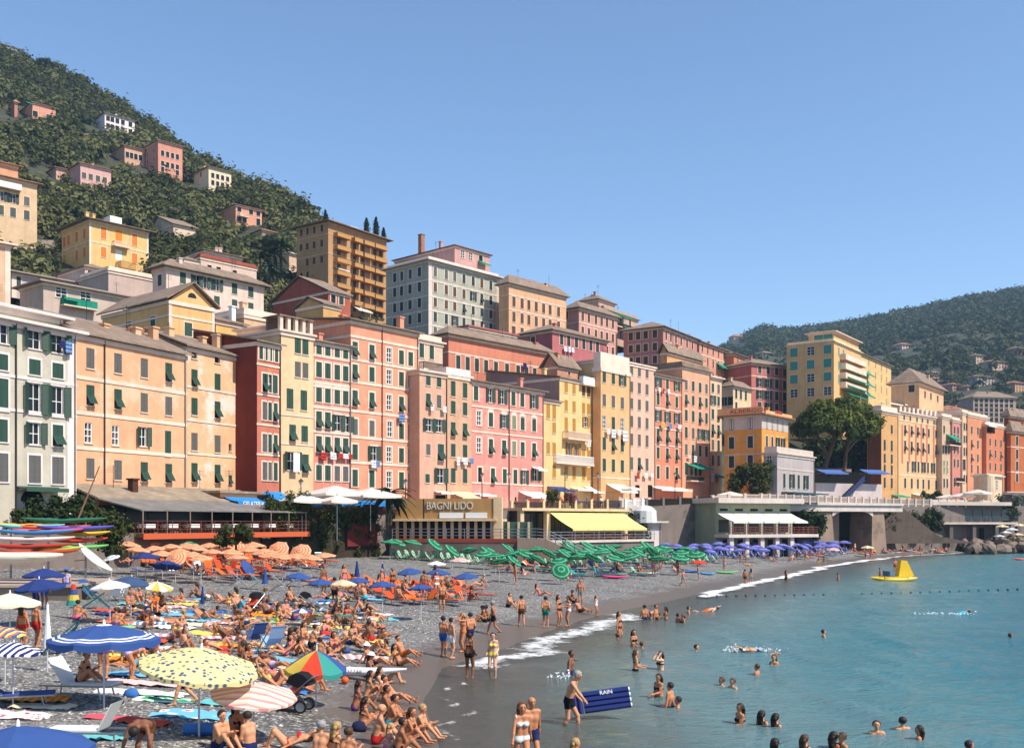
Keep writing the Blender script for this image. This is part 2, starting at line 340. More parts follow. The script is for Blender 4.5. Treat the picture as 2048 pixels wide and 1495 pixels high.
# pebbles one could not count, real stones on the near beach
rs = np.random.RandomState(11); N = 30000
yy = 13 + 47 * rs.rand(N) ** 1.3; xx = shore_x(yy) - 1.5 - rs.rand(N) ** 0.9 * np.clip(yy * 0.55 - 1, 5, 22)
ok = dshore(xx, yy) > 3.0 + 2 * rs.rand(N); xx, yy = xx[ok], yy[ok]; n = len(xx)
zz = ground(xx, yy) + (vnoise(xx * 0.5, yy * 0.5, 3) - 0.5) * 0.12 + (vnoise(xx * 1.7, yy * 1.7, 4) - 0.5) * 0.05
oc = np.array([(1, 0, 0), (0.3, 0.95, 0.1), (-0.8, 0.6, 0), (-0.8, -0.6, 0.1), (0.3, -0.95, 0), (0.1, 0.05, 0.75)], float)
sz = 0.022 + 0.045 * rs.rand(n) ** 2; an = rs.rand(n) * 6.28
P = oc[None] * sz[:, None, None] * (0.75 + 0.5 * rs.rand(n, 6, 1)); ca, sa = np.cos(an)[:, None], np.sin(an)[:, None]
V = np.stack([P[..., 0] * ca - P[..., 1] * sa + xx[:, None], P[..., 0] * sa + P[..., 1] * ca + yy[:, None], P[..., 2] + zz[:, None] - 0.004], -1).reshape(-1, 3)
tri = np.array([(0, 1, 5), (1, 2, 5), (2, 3, 5), (3, 4, 5), (4, 0, 5)]); Fq = (np.arange(n)[:, None, None] * 6 + tri[None]).reshape(-1, 3)
me = npmesh('pebbles', V, Fq, False, {'tint': np.repeat(rs.rand(n) ** 1.4, 6)})
m, nt, b, o = nodes('pebble_stone'); a = nd(nt, 'ShaderNodeAttribute', attribute_name='tint'); b.inputs['Roughness'].default_value = 0.8
nt.links.new(ramp(nt, a.outputs['Fac'], [(0, (0.05, 0.047, 0.045)), (0.5, (0.19, 0.18, 0.165)), (1, (0.52, 0.50, 0.46))]), b.inputs['Base Color'])
tag(ob('pebbles', me, m), 'loose grey and white pebbles strewn over the near beach', 'pebbles', kind='stuff')
# promenade line
FA_P = [-400, 0, 160, 490, 837, 1086, 1258, 1440, 1761, 2048, 2600]
FA_Y = [62, 81, 88.4, 107, 127, 146.5, 164, 188, 228, 262, 330]
OU_P = [-400, 0, 240, 520, 750, 1030, 1250, 1440, 1530, 1800, 2048, 2600]
OU_Y = [56, 74, 80, 96, 112, 128, 147, 160, 164, 196, 216, 290]
DZ_P = [0, 300, 450, 600, 850, 1100, 1300, 1500, 1800, 2048]; DZ_Z = [4.9, 5.0, 5.6, 6.3, 7.0, 7.5, 8.2, 9.3, 9.3, 9.3]
def fac_y(px): return float(np.interp(px, FA_P, FA_Y))
def out_y(px): return float(np.interp(px, OU_P, OU_Y))
def deck_z(px): return float(np.interp(px, DZ_P, DZ_Z))
STONE = plaster('promenade_stone', (0.20, 0.175, 0.145), (0.10, 0.09, 0.07), 0.8)
PAVE = plaster('promenade_paving', (0.36, 0.33, 0.29))
mb = MB(); P = list(range(-400, 2601, 50))
for a_, b_ in zip(P[:-1], P[1:]):
    def pt(p, Y, z): return ((p - CX) / F * Y, Y, z)
    ia, ib, oa, o2 = fac_y(a_) + 26, fac_y(b_) + 26, out_y(a_), out_y(b_); za, zb = deck_z(a_), deck_z(b_)
    mb.quad(pt(a_, oa, za), pt(b_, o2, zb), pt(b_, ib, zb), pt(a_, ia, za), 0)
    if not 1550 <= a_ < 1750: mb.quad(pt(a_, oa, 0.2), pt(b_, o2, 0.2), pt(b_, o2, zb), pt(a_, oa, za), 1)
tag(ob('promenade', mb, [PAVE, STONE]), kind='structure')
# town hill behind the houses, its ridge making the left skyline
HL = np.array([  # px, front depth, front z, mid depth, mid py, ridge depth, ridge py
 (-500, 95, 7, 205, 470, 620, 10), (-200, 100, 7, 215, 480, 560, 40), (0, 108, 7, 225, 505, 530, 108), (110, 112, 7, 230, 540, 515, 142), (200, 118, 7, 232, 545, 500, 195),
 (300, 122, 7, 240, 545, 470, 258), (400, 128, 7, 250, 530, 420, 335), (520, 136, 7, 255, 560, 380, 388), (600, 140, 7.5, 260, 600, 350, 425), (660, 145, 7.5, 265, 640, 330, 478),
 (780, 152, 8, 265, 680, 320, 640), (1000, 168, 8, 250, 740, 320, 700), (1250, 196, 8.5, 260, 800, 350, 760), (1450, 222, 9.5, 280, 870, 380, 840),
 (1800, 262, 9.5, 320, 880, 450, 830), (2048, 300, 9.5, 350, 890, 500, 850), (2700, 380, 9.5, 450, 890, 600, 850)], float)
def hill_prof(px):
    g = [np.interp(px, HL[:, 0], HL[:, k]) for k in range(1, 7)]
    return g[0], g[1], g[2], H + (HZ - g[3]) / F * g[2], g[4], H + (HZ - g[5]) / F * g[4]
def hill_z(px, Y):
    a0, z0, a1, z1, a2, z2 = hill_prof(px)
    z = np.where(Y < a1, z0 + (z1 - z0) * (Y - a0) / (a1 - a0), z1 + (z2 - z1) * (Y - a1) / (a2 - a1))
    return np.where(Y > a2, z2 - (Y - a2) * 0.35, z)
def hit_hill(px, py):
    s = (HZ - py) / F; a0 = hill_prof(px)[0]; Y = float(a0)
    while Y < 700 and H + s * Y > float(hill_z(px, Y)): Y += 1.0
    return Y
pxs = np.arange(-500, 2701, 20.0); ss = np.linspace(0, 1.45, 60); V = []
for p in pxs:
    a0, z0, a1, z1, a2, z2 = hill_prof(p)
    for s in ss:
        Y = a0 - 4 + (a2 - a0 + 4) * s; z = float(hill_z(p, Y)) - (0.0 if s > 0.02 else 3)
        x = (p - CX) / F * Y; V.append((x, Y, z + (float(vnoise(np.array([x / 11]), np.array([Y / 11]), 8)[0]) - 0.5) * 3.5 * min(1, s * 4)))
me = npmesh('town_hill', V, gridfaces(len(pxs), len(ss))[:, ::-1], True)
m, nt, b, o = nodes('hill_soil'); v = mapping(nt, (1, 1, 1)); n1 = noise(nt, 0.12, 6, v); b.inputs['Roughness'].default_value = 1.0
nt.links.new(ramp(nt, n1.outputs[0], [(0.3, (0.028, 0.030, 0.015)), (0.6, (0.045, 0.046, 0.024)), (0.8, (0.10, 0.085, 0.055))]), b.inputs['Base Color'])
SOIL = m; tag(ob('hillside', me, m), kind='structure')
# far wooded headland closing the bay on the right
RP = [1300, 1432, 1480, 1530, 1560, 1640, 1700, 1800, 1900, 2048, 2200, 2500, 3000, 3600]
RY = [800, 692, 664, 644, 652, 642, 634, 614, 592, 566, 545, 520, 560, 700]
def far_z(px, Y):
    z2 = (HZ - np.interp(px, RP, RY)) / F * 1300 - 3; t = np.clip((Y - 430) / (1300 - 430), 0, 1.6)
    return np.where(t <= 1, 12 + (z2 - 12) * t ** 0.85, z2 - (t - 1) * 240)
pxs = np.arange(1200, 3600, 20.0); ss = np.linspace(0, 1.5, 50); V = []
for p in pxs:
    for s in ss:
        Y = 430 + 870 * s; x = (p - CX) / F * Y
        V.append((x, Y, float(far_z(p, Y)) + (float(vnoise(np.array([x / 45]), np.array([Y / 45]), 5)[0]) - 0.5) * 10 * min(1, s * 3)))
me = npmesh('headland', V, gridfaces(len(pxs), len(ss))[:, ::-1], True)
tag(ob('headland', me, SOIL), kind='structure')
# ------------------------------------------------------------------ buildings
GREEN = plain('green_shutter', (0.022, 0.060, 0.040), 0.55, var=0.25)
DGREEN = plain('dark_green_shutter', (0.018, 0.036, 0.028), 0.55, var=0.25)
GREY = plain('weathered_grey_shutter', (0.10, 0.098, 0.092), 0.7, var=0.25)
OCHRE = plain('ochre_shutter', (0.42, 0.20, 0.035), 0.6, var=0.2)
BROWN = plain('brown_shutter', (0.10, 0.045, 0.02), 0.6, var=0.2)
OLIVE = plain('pale_green_shutter', (0.19, 0.22, 0.13), 0.6, var=0.2)
SLATE = roofmat('slate_roof', (0.25, 0.175, 0.125))
TERRA = roofmat('terracotta_roof', (0.36, 0.16, 0.09))
GREYROOF = roofmat('grey_roof', (0.20, 0.18, 0.155))
MC = {}
def leaf_mesh(w, h, kind):
    """one louvred shutter leaf, hinged at x=0, hanging from z=0 to z=h, outside face towards -y"""
    key = ('leaf', round(w, 2), round(h, 2), kind)
    if key in MC: return MC[key]
    mb = MB(); t = 0.045; fr = min(0.07, w * 0.2)
    def panel(z0, z1, fn=lambda p: p):
        q = MB(); q.box(0, -t, z0, fr, 0, z1).box(w - fr, -t, z0, w, 0, z1).box(fr, -t, z0, w - fr, 0, z0 + fr).box(fr, -t, z1 - fr, w - fr, 0, z1)
        n = max(3, int((z1 - z0) / 0.13))
        for i in range(n):
            z = z0 + fr + (z1 - z0 - 2 * fr) * (i + 0.5) / n; e = (z1 - z0 - 2 * fr) / n * 0.62
            q.quad((fr, -t + 0.004, z - e), (w - fr, -t + 0.004, z - e), (w - fr, -0.006, z + e), (fr, -0.006, z + e))
        mb.add([fn(p) for p in q.v], q.f)
    if kind == 'f':
        hz = h * 0.52; panel(hz, h); a = R(32)
        panel(0, hz - 0.02, lambda p: (p[0], p[1] - (hz - p[2]) * math.sin(a), hz - (hz - p[2]) * math.cos(a)))
    else: panel(0, h)
    MC[key] = mb.mesh('shutter'); return MC[key]
def win_mesh(w, h, kind, tw):
    """surround, reveal, sill, frame and glass of one opening, centred at x=0, from z=0 to z=h, wall face at y=0"""
    key = ('win', round(w, 2), round(h, 2), kind, tw)
    if key in MC: return MC[key]
    mb = MB(); a = w / 2; d = 0.22
    if tw > 0:
        p = -0.035; mb.box(-a - tw, p, -tw * 0.6, -a, 0.02, h + tw, 0).box(a, p, -tw * 0.6, a + tw, 0.02, h + tw, 0).box(-a, p, h, a, 0.02, h + tw, 0).box(-a, p, -tw * 0.6, a, 0.02, 0, 0)
    mb.box(-a - 0.08, -0.10, -0.09, a + 0.08, 0.0, -0.005, 0)
    mb.quad((-a, 0, 0), (-a, d, 0), (-a, d, h), (-a, 0, h), 0); mb.quad((a, 0, 0), (a, 0, h), (a, d, h), (a, d, 0), 0)
    mb.quad((-a, 0, h), (-a, d, h), (a, d, h), (a, 0, h), 0); mb.quad((-a, 0, 0), (a, 0, 0), (a, d, 0), (-a, d, 0), 0)
    mb.quad((-a, d, 0), (a, d, 0), (a, d, h), (-a, d, h), 1)
    if kind in 'go':
        f = 0.07 if kind == 'g' else 0.055; y0 = d - 0.06 if kind == 'o' else 0.05; y1 = d - 0.005
        for x in (-a, -f / 2, a - f): mb.box(x, y0, 0, x + f, y1, h, 2)
        for k in range(4 if kind == 'g' else 3):
            z = (h - f) * k / (3 if kind == 'g' else 2); mb.box(-a + f, y0 + 0.004, z, a - f, y1, z + f, 2)
    MC[key] = mb.mesh('window'); return MC[key]
class Bld:
    def __init__(s, name, label, pC, pR, Y, top, vp=2700, base=None, pL=None, depth=10.0, r=None, wall=None, trim=None, cat='house', group=None, zb=None, udir=None):
        s.r = r or (0, 0, 1); X = s.px
        pC, pR = X(pC), X(pR); pL = X(pL) if pL is not None else None; top = s.py(top)
        s.xc = (pC - CX) / F * Y; s.yc = Y; u = Vector(udir if udir else ((vp - CX) / F, 1.0)).normalized(); s.u = u; s.v = Vector((-u.y, u.x))
        s.W = s._t(pR); s.D = depth if pL is None else s._s(pL)
        s.z0 = zb if zb is not None else (H + (HZ - s.py(base)) / F * Y if base is not None else deck_z(pC) - 0.3)
        s.h = H + (HZ - top) / F * Y - s.z0; s.rz = math.atan2(u.y, u.x)
        s.root = empty(name, (s.xc, s.yc, s.z0), s.rz); tag(s.root, label, cat, group)
        s.wall, s.trim = wall, trim; s.fw = []; s.sw = []; s.pC = pC
    def px(s, x): return s.r[0] + x / s.r[2]
    def py(s, y): return s.r[1] + y / s.r[2]
    def _t(s, p): k = (p - CX) / F; return (k * s.yc - s.xc) / (s.u.x - k * s.u.y)
    def _s(s, p): k = (p - CX) / F; return (k * s.yc - s.xc) / (s.v.x - k * s.v.y)
    def t(s, x): return s._t(s.px(x))
    def sd(s, x): return s._s(s.px(x))
    def zt(s, y, x=None, t=None): t = s.t(x) if t is None else t; return H + (HZ - s.py(y)) / F * (s.yc + t * s.u.y) - s.z0
    def zs(s, y, x): return H + (HZ - s.py(y)) / F * (s.yc + s.sd(x) * s.v.y) - s.z0
    # windows: rows = [(y at the first column, kinds)], cols = px of each column on the front
    def rows(s, cols, rows, w=0.9, h=1.75, **k):
        ts = [s.t(c) for c in cols]
        for row in rows:
            y, kinds = row[0], row[1]; z = s.zt(y, t=ts[0]); hh = row[2] if len(row) > 2 else h; ww = row[3] if len(row) > 3 else w
            for t, c in zip(ts, kinds):
                if c != '.': s.fw.append((t, z - hh / 2, ww, hh, c))
        return s
    def win(s, x, y, c, w=0.9, h=1.75): s.fw.append((s.t(x), s.zt(y, x) - h / 2, w, h, c)); return s
    def srows(s, cols, rows, w=0.9, h=1.75):
        ds = [s.sd(c) for c in cols]
        for y, kinds in rows:
            z = s.zs(y, cols[0])
            for d, c in zip(ds, kinds):
                if c != '.': s.sw.append((d, z - h / 2, w, h, c))
        return s
    def _face(s, mb, L, hgt, wins, conv, m=0):
        wins = [q for q in wins if q[0] - q[2] / 2 > 0.02 and q[0] + q[2] / 2 < L - 0.02 and q[1] > 0.02 and q[1] + q[3] < hgt - 0.02]
        xs = sorted({0.0, L} | {round(q[0] + e * q[2] / 2, 3) for q in wins for e in (-1, 1)}); zs = sorted({0.0, hgt} | {round(q[1] + e * q[3], 3) for q in wins for e in (0, 1)})
        for z0, z1 in zip(zs[:-1], zs[1:]):
            zc = (z0 + z1) / 2; x0 = None; cells = []
            for a, b in zip(xs[:-1], xs[1:]):
                xc = (a + b) / 2; hole = any(abs(xc - q[0]) < q[2] / 2 and q[1] < zc < q[1] + q[3] for q in wins)
                if hole: x0 = None
                elif x0 is None: cells.append([a, b]); x0 = a
                else: cells[-1][1] = b
            for a, b in cells: mb.quad(conv(a, z0), conv(b, z0), conv(b, z1), conv(a, z1), m)
        return wins
    def build(s, shut=None, roof='hip', rh=None, over=0.5, tw=0.13, roofm=None, leaves=2, glassm=None, two=None, gable=0, bands=(), bh=0.22, quoin=0, eave=None, slab=0.16):
        """walls with real openings, then windows, shutters, mouldings and roof"""
        shut = shut or GREEN; W, D, h = s.W, s.D, s.h; mb = MB(); s.shut = shut
        s.fw = s._face(mb, W, h, s.fw, lambda x, z: (x, 0, z)); s.sw = s._face(mb, D, h, s.sw, lambda x, z: (0, D - (D - x) if False else x, z))
        mb.quad((W, 0, 0), (W, D, 0), (W, D, h), (W, 0, h)); mb.quad((W, D, 0), (0, D, 0), (0, D, h), (W, D, h)); mb.quad((0, 0, h), (W, 0, h), (W, D, h), (0, D, h))
        ob('wall', mb, s.wall, s.root); trim = s.trim or s.wall
        for side, lst in ((0, s.fw), (1, s.sw)):
            for (t, z, w, hh, c) in lst:
                rz = 0 if side == 0 else -math.pi / 2; loc = (t, 0, z) if side == 0 else (0, t, z)
                wk = 'g' if c == 'g' else 'o' if c in 'oO' else 'c'
                wo = ob('window', win_mesh(w, hh, wk, tw), [trim, glassm or GLASS, WHITE], s.root, loc, (0, 0, rz))
                if c in 'cfxpb':
                    sm = {'x': GREY, 'p': OLIVE, 'b': BROWN}.get(c, shut); kk = 'f' if c == 'f' else 'c'
                    if leaves == 2:
                        ob('shutter', leaf_mesh(w / 2 - 0.01, hh, kk), sm, wo, (-w / 2, 0.01, 0)); ob('shutter', leaf_mesh(w / 2 - 0.01, hh, kk), sm, wo, (0.005, 0.01, 0))
                    else: ob('shutter', leaf_mesh(w, hh, kk), sm, wo, (-w / 2, 0.01, 0))
                elif c in 'oO':
                    a = R(12) if c == 'o' else R(28)
                    ob('shutter', leaf_mesh(w / 2, hh, 'c'), shut, wo, (-w / 2 - 0.02, -0.06, 0), (0, 0, math.pi + a)); ob('shutter', leaf_mesh(w / 2, hh, 'c'), shut, wo, (w / 2 + 0.02 , -0.06, 0), (0, 0, -a))
        for y in bands:
            z = s.zt(y, t=0.0); ob('string_course', MB().box(-0.05, -0.07, z, W + 0.05, 0.0, z + bh).box(-0.07, 0.002, z, 0.0, D, z + bh), trim, s.root)
        if quoin:
            ob('corner_pilaster', MB().box(-0.03, -0.045, 0, quoin, 0.0, h - 0.02), trim, s.root); ob('corner_pilaster', MB().box(W - quoin, -0.045, 0, W - 0.01, 0.0, h - 0.02), trim, s.root)
        e = over; rm = roofm or SLATE; rh = rh if rh is not None else D * 0.20
        if roof != 'none': ob('cornice', MB().box(-0.12, -0.14, h - 0.42, W + 0.12, 0.0, h - 0.002).box(-0.14, 0.002, h - 0.42, 0.0, D + 0.1, h - 0.002), trim, s.root)
        rb = MB(); x0, x1, y0, y1 = -e, W + e, -e, D + e
        if roof == 'hip':
            i = min((y1 - y0) / 2, (x1 - x0) / 2) * 0.98; ym = (y0 + y1) / 2
            A = [(x0, y0, h), (x1, y0, h), (x1, y1, h), (x0, y1, h)]; B_ = [(p[0], p[1], h + slab) for p in A]
            if (x1 - x0) >= (y1 - y0): r1, r2 = (x0 + i, ym, h + slab + rh), (x1 - i, ym, h + slab + rh); tops = [(4, 5, 9, 8), (5, 6, 9), (6, 7, 8, 9), (7, 4, 8)]
            else: xm = (x0 + x1) / 2; r1, r2 = (xm, y0 + i, h + slab + rh), (xm, y1 - i, h + slab + rh); tops = [(4, 5, 8), (5, 6, 9, 8), (6, 7, 9), (7, 4, 8, 9)]
            rb.add(A + B_ + [r1, r2], [(0, 3, 2, 1), (0, 1, 5, 4), (1, 2, 6, 5), (2, 3, 7, 6), (3, 0, 4, 7)] + tops)
        elif roof == 'gable':       # ridge along the front, gable ends left and right
            ym = D / 2
            rb.add([(x0, y0, h), (x1, y0, h), (x1, ym, h + rh), (x0, ym, h + rh), (x1, y1, h), (x0, y1, h), (x0, y0, h + slab), (x1, y0, h + slab), (x1, ym, h + rh + slab), (x0, ym, h + rh + slab), (x1, y1, h + slab), (x0, y1, h + slab)],
                   [(0, 3, 2, 1), (3, 5, 4, 2), (6, 7, 8, 9), (9, 8, 10, 11), (0, 1, 7, 6), (5, 11, 10, 4), (0, 6, 9, 3), (3, 9, 11, 5), (1, 2, 8, 7), (2, 4, 10, 8)])
            ob('gable_wall', MB().add([(0, 0, h), (0, D, h), (0, ym, h + rh * 0.96), (W, 0, h), (W, D, h), (W, ym, h + rh * 0.96)], [(0, 2, 1), (3, 4, 5)]), s.wall, s.root)
        elif roof == 'front':       # gable facing the street, ridge running back
            xm = W / 2
            rb.add([(x0, y0, h), (x0, y1, h), (xm, y1, h + rh), (xm, y0, h + rh), (x1, y1, h), (x1, y0, h), (x0, y0, h + slab), (x0, y1, h + slab), (xm, y1, h + rh + slab), (xm, y0, h + rh + slab), (x1, y1, h + slab), (x1, y0, h + slab)],
                   [(0, 3, 2, 1), (3, 5, 4, 2), (6, 7, 8, 9), (9, 8, 10, 11), (0, 1, 7, 6), (5, 11, 10, 4), (0, 6, 9, 3), (3, 9, 11, 5), (1, 2, 8, 7), (2, 4, 10, 8)])
            ob('gable_wall', MB().add([(0, 0, h), (W, 0, h), (xm, 0, h + rh * 0.97)], [(0, 1, 2)]), s.wall, s.root)
        elif roof == 'shed':        # one slope rising to the back
            rb.add([(x0, y0, h), (x1, y0, h), (x1, D, h + rh), (x0, D, h + rh), (x0, y0, h + slab), (x1, y0, h + slab), (x1, D, h + rh + slab), (x0, D, h + rh + slab)], [(0, 3, 2, 1), (4, 5, 6, 7), (0, 1, 5, 4), (1, 2, 6, 5), (2, 3, 7, 6), (3, 0, 4, 7)])
            ob('gable_wall', MB().add([(0, 0, h), (0, D, h), (0, D, h + rh), (W, 0, h), (W, D, h), (W, D, h + rh)], [(0, 1, 2), (3, 5, 4)]), s.wall, s.root)
        elif roof == 'flat':
            rb.box(x0, y0, h, x1, y1, h + 0.22)
            if rh: rb.box(0.1, 0.1, h + 0.222, W - 0.1, 0.35, h + rh).box(0.1, 0.352, h + 0.222, 0.35, D - 0.1, h + rh).box(W - 0.35, 0.352, h + 0.222, W - 0.1, D - 0.1, h + rh)
        if rb.v: s.roof = ob('roof', rb, rm if roof != 'flat' else (roofm or trim), s.root)
        s.rh = rh; rr_ = random.Random(int(s.pC * 7 + h * 31))
        if rb.v and W > 5:
            for _ in range(1 + int(W > 12)):
                x, y, zz = W * rr_.uniform(.15, .85), D * rr_.uniform(.25, .6), h + rr_.uniform(1.8, 3.2) + rh * .7; a = rr_.uniform(0, 3); ml = MB().tube((x, y, h), (x, y, zz), .025, n=4)
                for q in range(4): ml.tube((x - .45 * math.cos(a), y - .45 * math.sin(a), zz - .1 - q * .16), (x + .45 * math.cos(a), y + .45 * math.sin(a), zz - .1 - q * .16), .015, n=3)
                ob('aerial', ml, IRON, s.root)
            if roof in ('hip', 'gable', 'shed', 'front'): s.chimney(rr_.uniform(.1, .9), rr_.uniform(.2, .5), rr_.uniform(.5, 1.1), .6)
        if leaves == 2 and roof != 'none' and W > 5: ob('drainpipe', MB().tube((W - .18, -.1, 0), (W - .18, -.1, h - .1), .06, n=6), plain('zinc_pipe', (.16, .13, .11)), s.root)
        return s
    def chimney(s, fx, fy, hgt=1.6, w=0.7, m=None):
        x, y = s.W * fx, s.D * fy; z = s.h
        ob('chimney', MB().box(x - w / 2, y - w / 2, z, x + w / 2, y + w / 2, z + hgt + s.rh * 0.6).box(x - w / 2 - 0.1, y - w / 2 - 0.1, z + hgt + s.rh * 0.6, x + w / 2 + 0.1, y + w / 2 + 0.1, z + hgt + s.rh * 0.6 + 0.15), m or s.wall, s.roof); return s
    def box(s, name, x0, x1, ya, yb, y0, y1, m):
        """a box on the front face: px x0..x1, py ya (top)..yb, from y0 to y1 metres behind the face"""
        t0, t1 = s.t(x0), s.t(x1); za, zb = s.zt(ya, x0), s.zt(yb, x0); return ob(name, MB().box(t0, y0, zb, t1, y1, za), m, s.root)
    def pipe(s, x, m=None):
        t = s.t(x); ob('drainpipe', MB().tube((t, -0.09, 0), (t, -0.09, s.h - 0.1), 0.07, n=6), m or IRON, s.root); return s
    def stripe(s, x0, x1, ya, yb, m, name='painted_panel'):
        t0, t1 = s.t(x0), s.t(x1); za, zb = s.zt(ya, x0), s.zt(yb, x0); ob(name, MB().box(t0, -0.012, zb, t1, 0.0, za), m, s.root); return s
    def balcony(s, x0, x1, yt, yb, out=1.1, m=None, slabm=None, solid=False):
        t0, t1 = s.t(x0), s.t(x1); zt_, zb = s.zt(yt, x0), s.zt(yb, x0); rail = MB(); rail.box(t0, -out, zt_ - 0.09, t1, -out + 0.1, zt_)
        rail.box(t0, -out + 0.1, zt_ - 0.09, t0 + 0.1, 0, zt_).box(t1 - 0.1, -out + 0.1, zt_ - 0.09, t1, 0, zt_)
        if solid: rail.box(t0 + 0.01, -out + 0.02, zb, t1 - 0.01, -out + 0.08, zt_ - 0.09).box(t0 + 0.02, -out + 0.08, zb, t0 + 0.08, 0, zt_ - 0.09).box(t1 - 0.08, -out + 0.08, zb, t1 - 0.02, 0, zt_ - 0.09)
        else:
            n = max(4, int((t1 - t0) / 0.18))
            for k in range(n + 1): x = t0 + (t1 - t0 - 0.06) * k / n; rail.box(x, -out + 0.02, zb, x + 0.06, -out + 0.08, zt_ - 0.09)
            for k in range(int(out / 0.2)): rail.box(t0 + 0.02, -out + 0.15 + k * 0.2, zb, t0 + 0.07, -out + 0.2 + k * 0.2, zt_ - 0.09)
        b = ob('balcony', MB().box(t0 - 0.05, -out - 0.05, zb - 0.2, t1 + 0.05, 0, zb), slabm or s.trim, s.root); ob('railing', rail, m or WHITE, b); return s
    def awning(s, x0, x1, yt, yb, out=1.8, m=None, name='awning', val=0.25):
        t0, t1 = s.t(x0), s.t(x1); za = s.zt(yt, x0); zb = s.zt(yb, x0); mb = MB(); n = 4
        for k in range(n):
            a, b = k / n, (k + 1) / n; sag = lambda q: -0.10 * math.sin(math.pi * q)
            p = lambda x, q: (x, -0.05 - out * q, za + (zb + val - za) * q + sag(q))
            mb.quad(p(t0, a), p(t1, a), p(t1, b), p(t0, b)); 
        f = p(t0, 1); mb.box(t0, f[1] - 0.03, zb, t1, f[1], zb + val)
        o = ob(name, mb, m or fabric('white_awning', C(250, 245, 232, 0.85), 0.2), s.root); ob('arm', MB().tube((t0 + 0.1, -0.05, zb + 0.1), (t0 + 0.1, f[1], zb + val * 0.9), 0.03).tube((t1 - 0.1, -0.05, zb + 0.1), (t1 - 0.1, f[1], zb + val * 0.9), 0.03), METAL, o); return s
def hang(b, x, y, items, name='laundry', where=''):
    """washing pegged under a window: each piece a thing of its own; items = [(px offset, width m, height m, material, words)]"""
    for dx, w, h, m, words in items:
        t = b.t(x + dx); z = b.zt(y, x) ; n = 3; mb = MB(); yo = -0.42
        P = [[(-w / 2 + w * i / n, 0.035 * math.sin(i * 2.1 + j * 1.3 + w * 9), -h * j / 3) for i in range(n + 1)] for j in range(4)]
        for j in range(3):
            for i in range(n): mb.quad(P[j][i], P[j][i + 1], P[j + 1][i + 1], P[j + 1][i])
        me = mb.mesh('cloth', True); loc = b.root.matrix_basis @ Vector((t, yo, z)); o = ob(name, me, m, None, loc, (0, 0, b.rz))
        so = o.modifiers.new('thick', 'SOLIDIFY'); so.thickness = 0.02
        later(o, '%s hung out to dry %s' % (words, where), 'laundry', 'laundry hanging from the facades', b.px(x + dx))
# ------------------------------------------------------------------ front row along the promenade
r2 = (0, 560, 2.989); r3 = (480, 420, 2.4926); r4 = (820, 560, 3.25); r5 = (1220, 560, 3.25); r6 = (1400, 540, 2.577); r1 = (0, 60, 2.768); r7 = (1660, 780, 4.397); r8 = (1430, 790, 6.796); r9 = (520, 640, 4.153)
FG = 'tall painted houses along the promenade'; BG_ = 'houses rising behind the front row'; HG = 'houses scattered on the wooded hillside'
CREAM = plaster('cream_trim', C(252, 232, 205, 0.78), streak=0.2); WTRIM = plaster('white_trim', C(240, 238, 228, 0.8), streak=0.2)
W_sheet = fabric('white_laundry', C(248, 248, 250, 0.85), 0.2); R_sheet = fabric('red_laundry', C(205, 70, 60, 0.8), 0.2); B_sheet = fabric('blue_laundry', C(120, 160, 215, 0.8), 0.2); N_sheet = fabric('navy_laundry', C(50, 55, 110, 0.8), 0.15); Y_sheet = fabric('yellow_laundry', C(235, 205, 110, .8), .2)
AWG = fabric('green_awning', C(45, 165, 135, 0.8), 0.25); AWB = fabric('blue_awning', C(60, 150, 225, 0.85), 0.25); AWW = fabric('white_awning', C(250, 245, 232, 0.85), 0.2); AWN = fabric('navy_awning', C(60, 80, 140, .8), .2)

b = Bld('painted_house', 'pale green house with white-framed windows and dark green shutters at the left edge', -330, 455, 73.4, 168, vp=2040, depth=10, r=r2, wall=plaster('pale_green_plaster', C(214, 214, 188, 0.74), C(228, 224, 202, .74), .4), trim=WTRIM, group=FG)
b.rows([-250, -120, 10, 207, 345], [(268, 'oooOO', 1.5, 1.15), (448, 'ccccc', 1.2, 1.05), (650, 'cccOO', 2.4, 1.1), (875, 'ofofx' if 0 else 'cfcOf', 1.7, 1.0), (1105, 'xxxxx', 2.15, 1.1), (1400, 'bb...', 3.2, 1.2)])
b.build(roof='flat', rh=0, over=.7, tw=.16, bands=[(525), (740)], quoin=0.9); b.pipe(92)
b.awning(90, 345, 1228, 1262, 1.2, plain('dark_green_awning', (0.03, .075, .05)), val=.3)
b.stripe(150, 235, 1320, 1440, DARK, 'doorway')
ob('doorway_arch', MB().add([(b.t(193) + .0 + 1.05 * math.cos(R(k * 20)), -.015, b.zt(1322, 193) + 1.0 * math.sin(R(k * 20))) for k in range(10)], [tuple(range(10))]), DARK, b.root)
hang(b, 390, 372, [(-40, .5, .6, N_sheet, 'navy cloth'), (0, .6, .95, B_sheet, 'blue towel')], where='under the top window of the pale green house')
# roof terrace room above it
b = Bld('roof_room', 'low yellow roof-terrace room with green shutters above the pale green house', -300, 365, 79, 98, vp=2040, base=235, depth=6, r=r2, wall=plaster('yellow_room', C(236, 222, 150, .7)), trim=WTRIM, cat='house', group=BG_)
b.rows([-120, 85, 132, 258], [(165, 'cccc', 1.9, 0.9)]).build(roof='flat', rh=0, over=.8, tw=0)

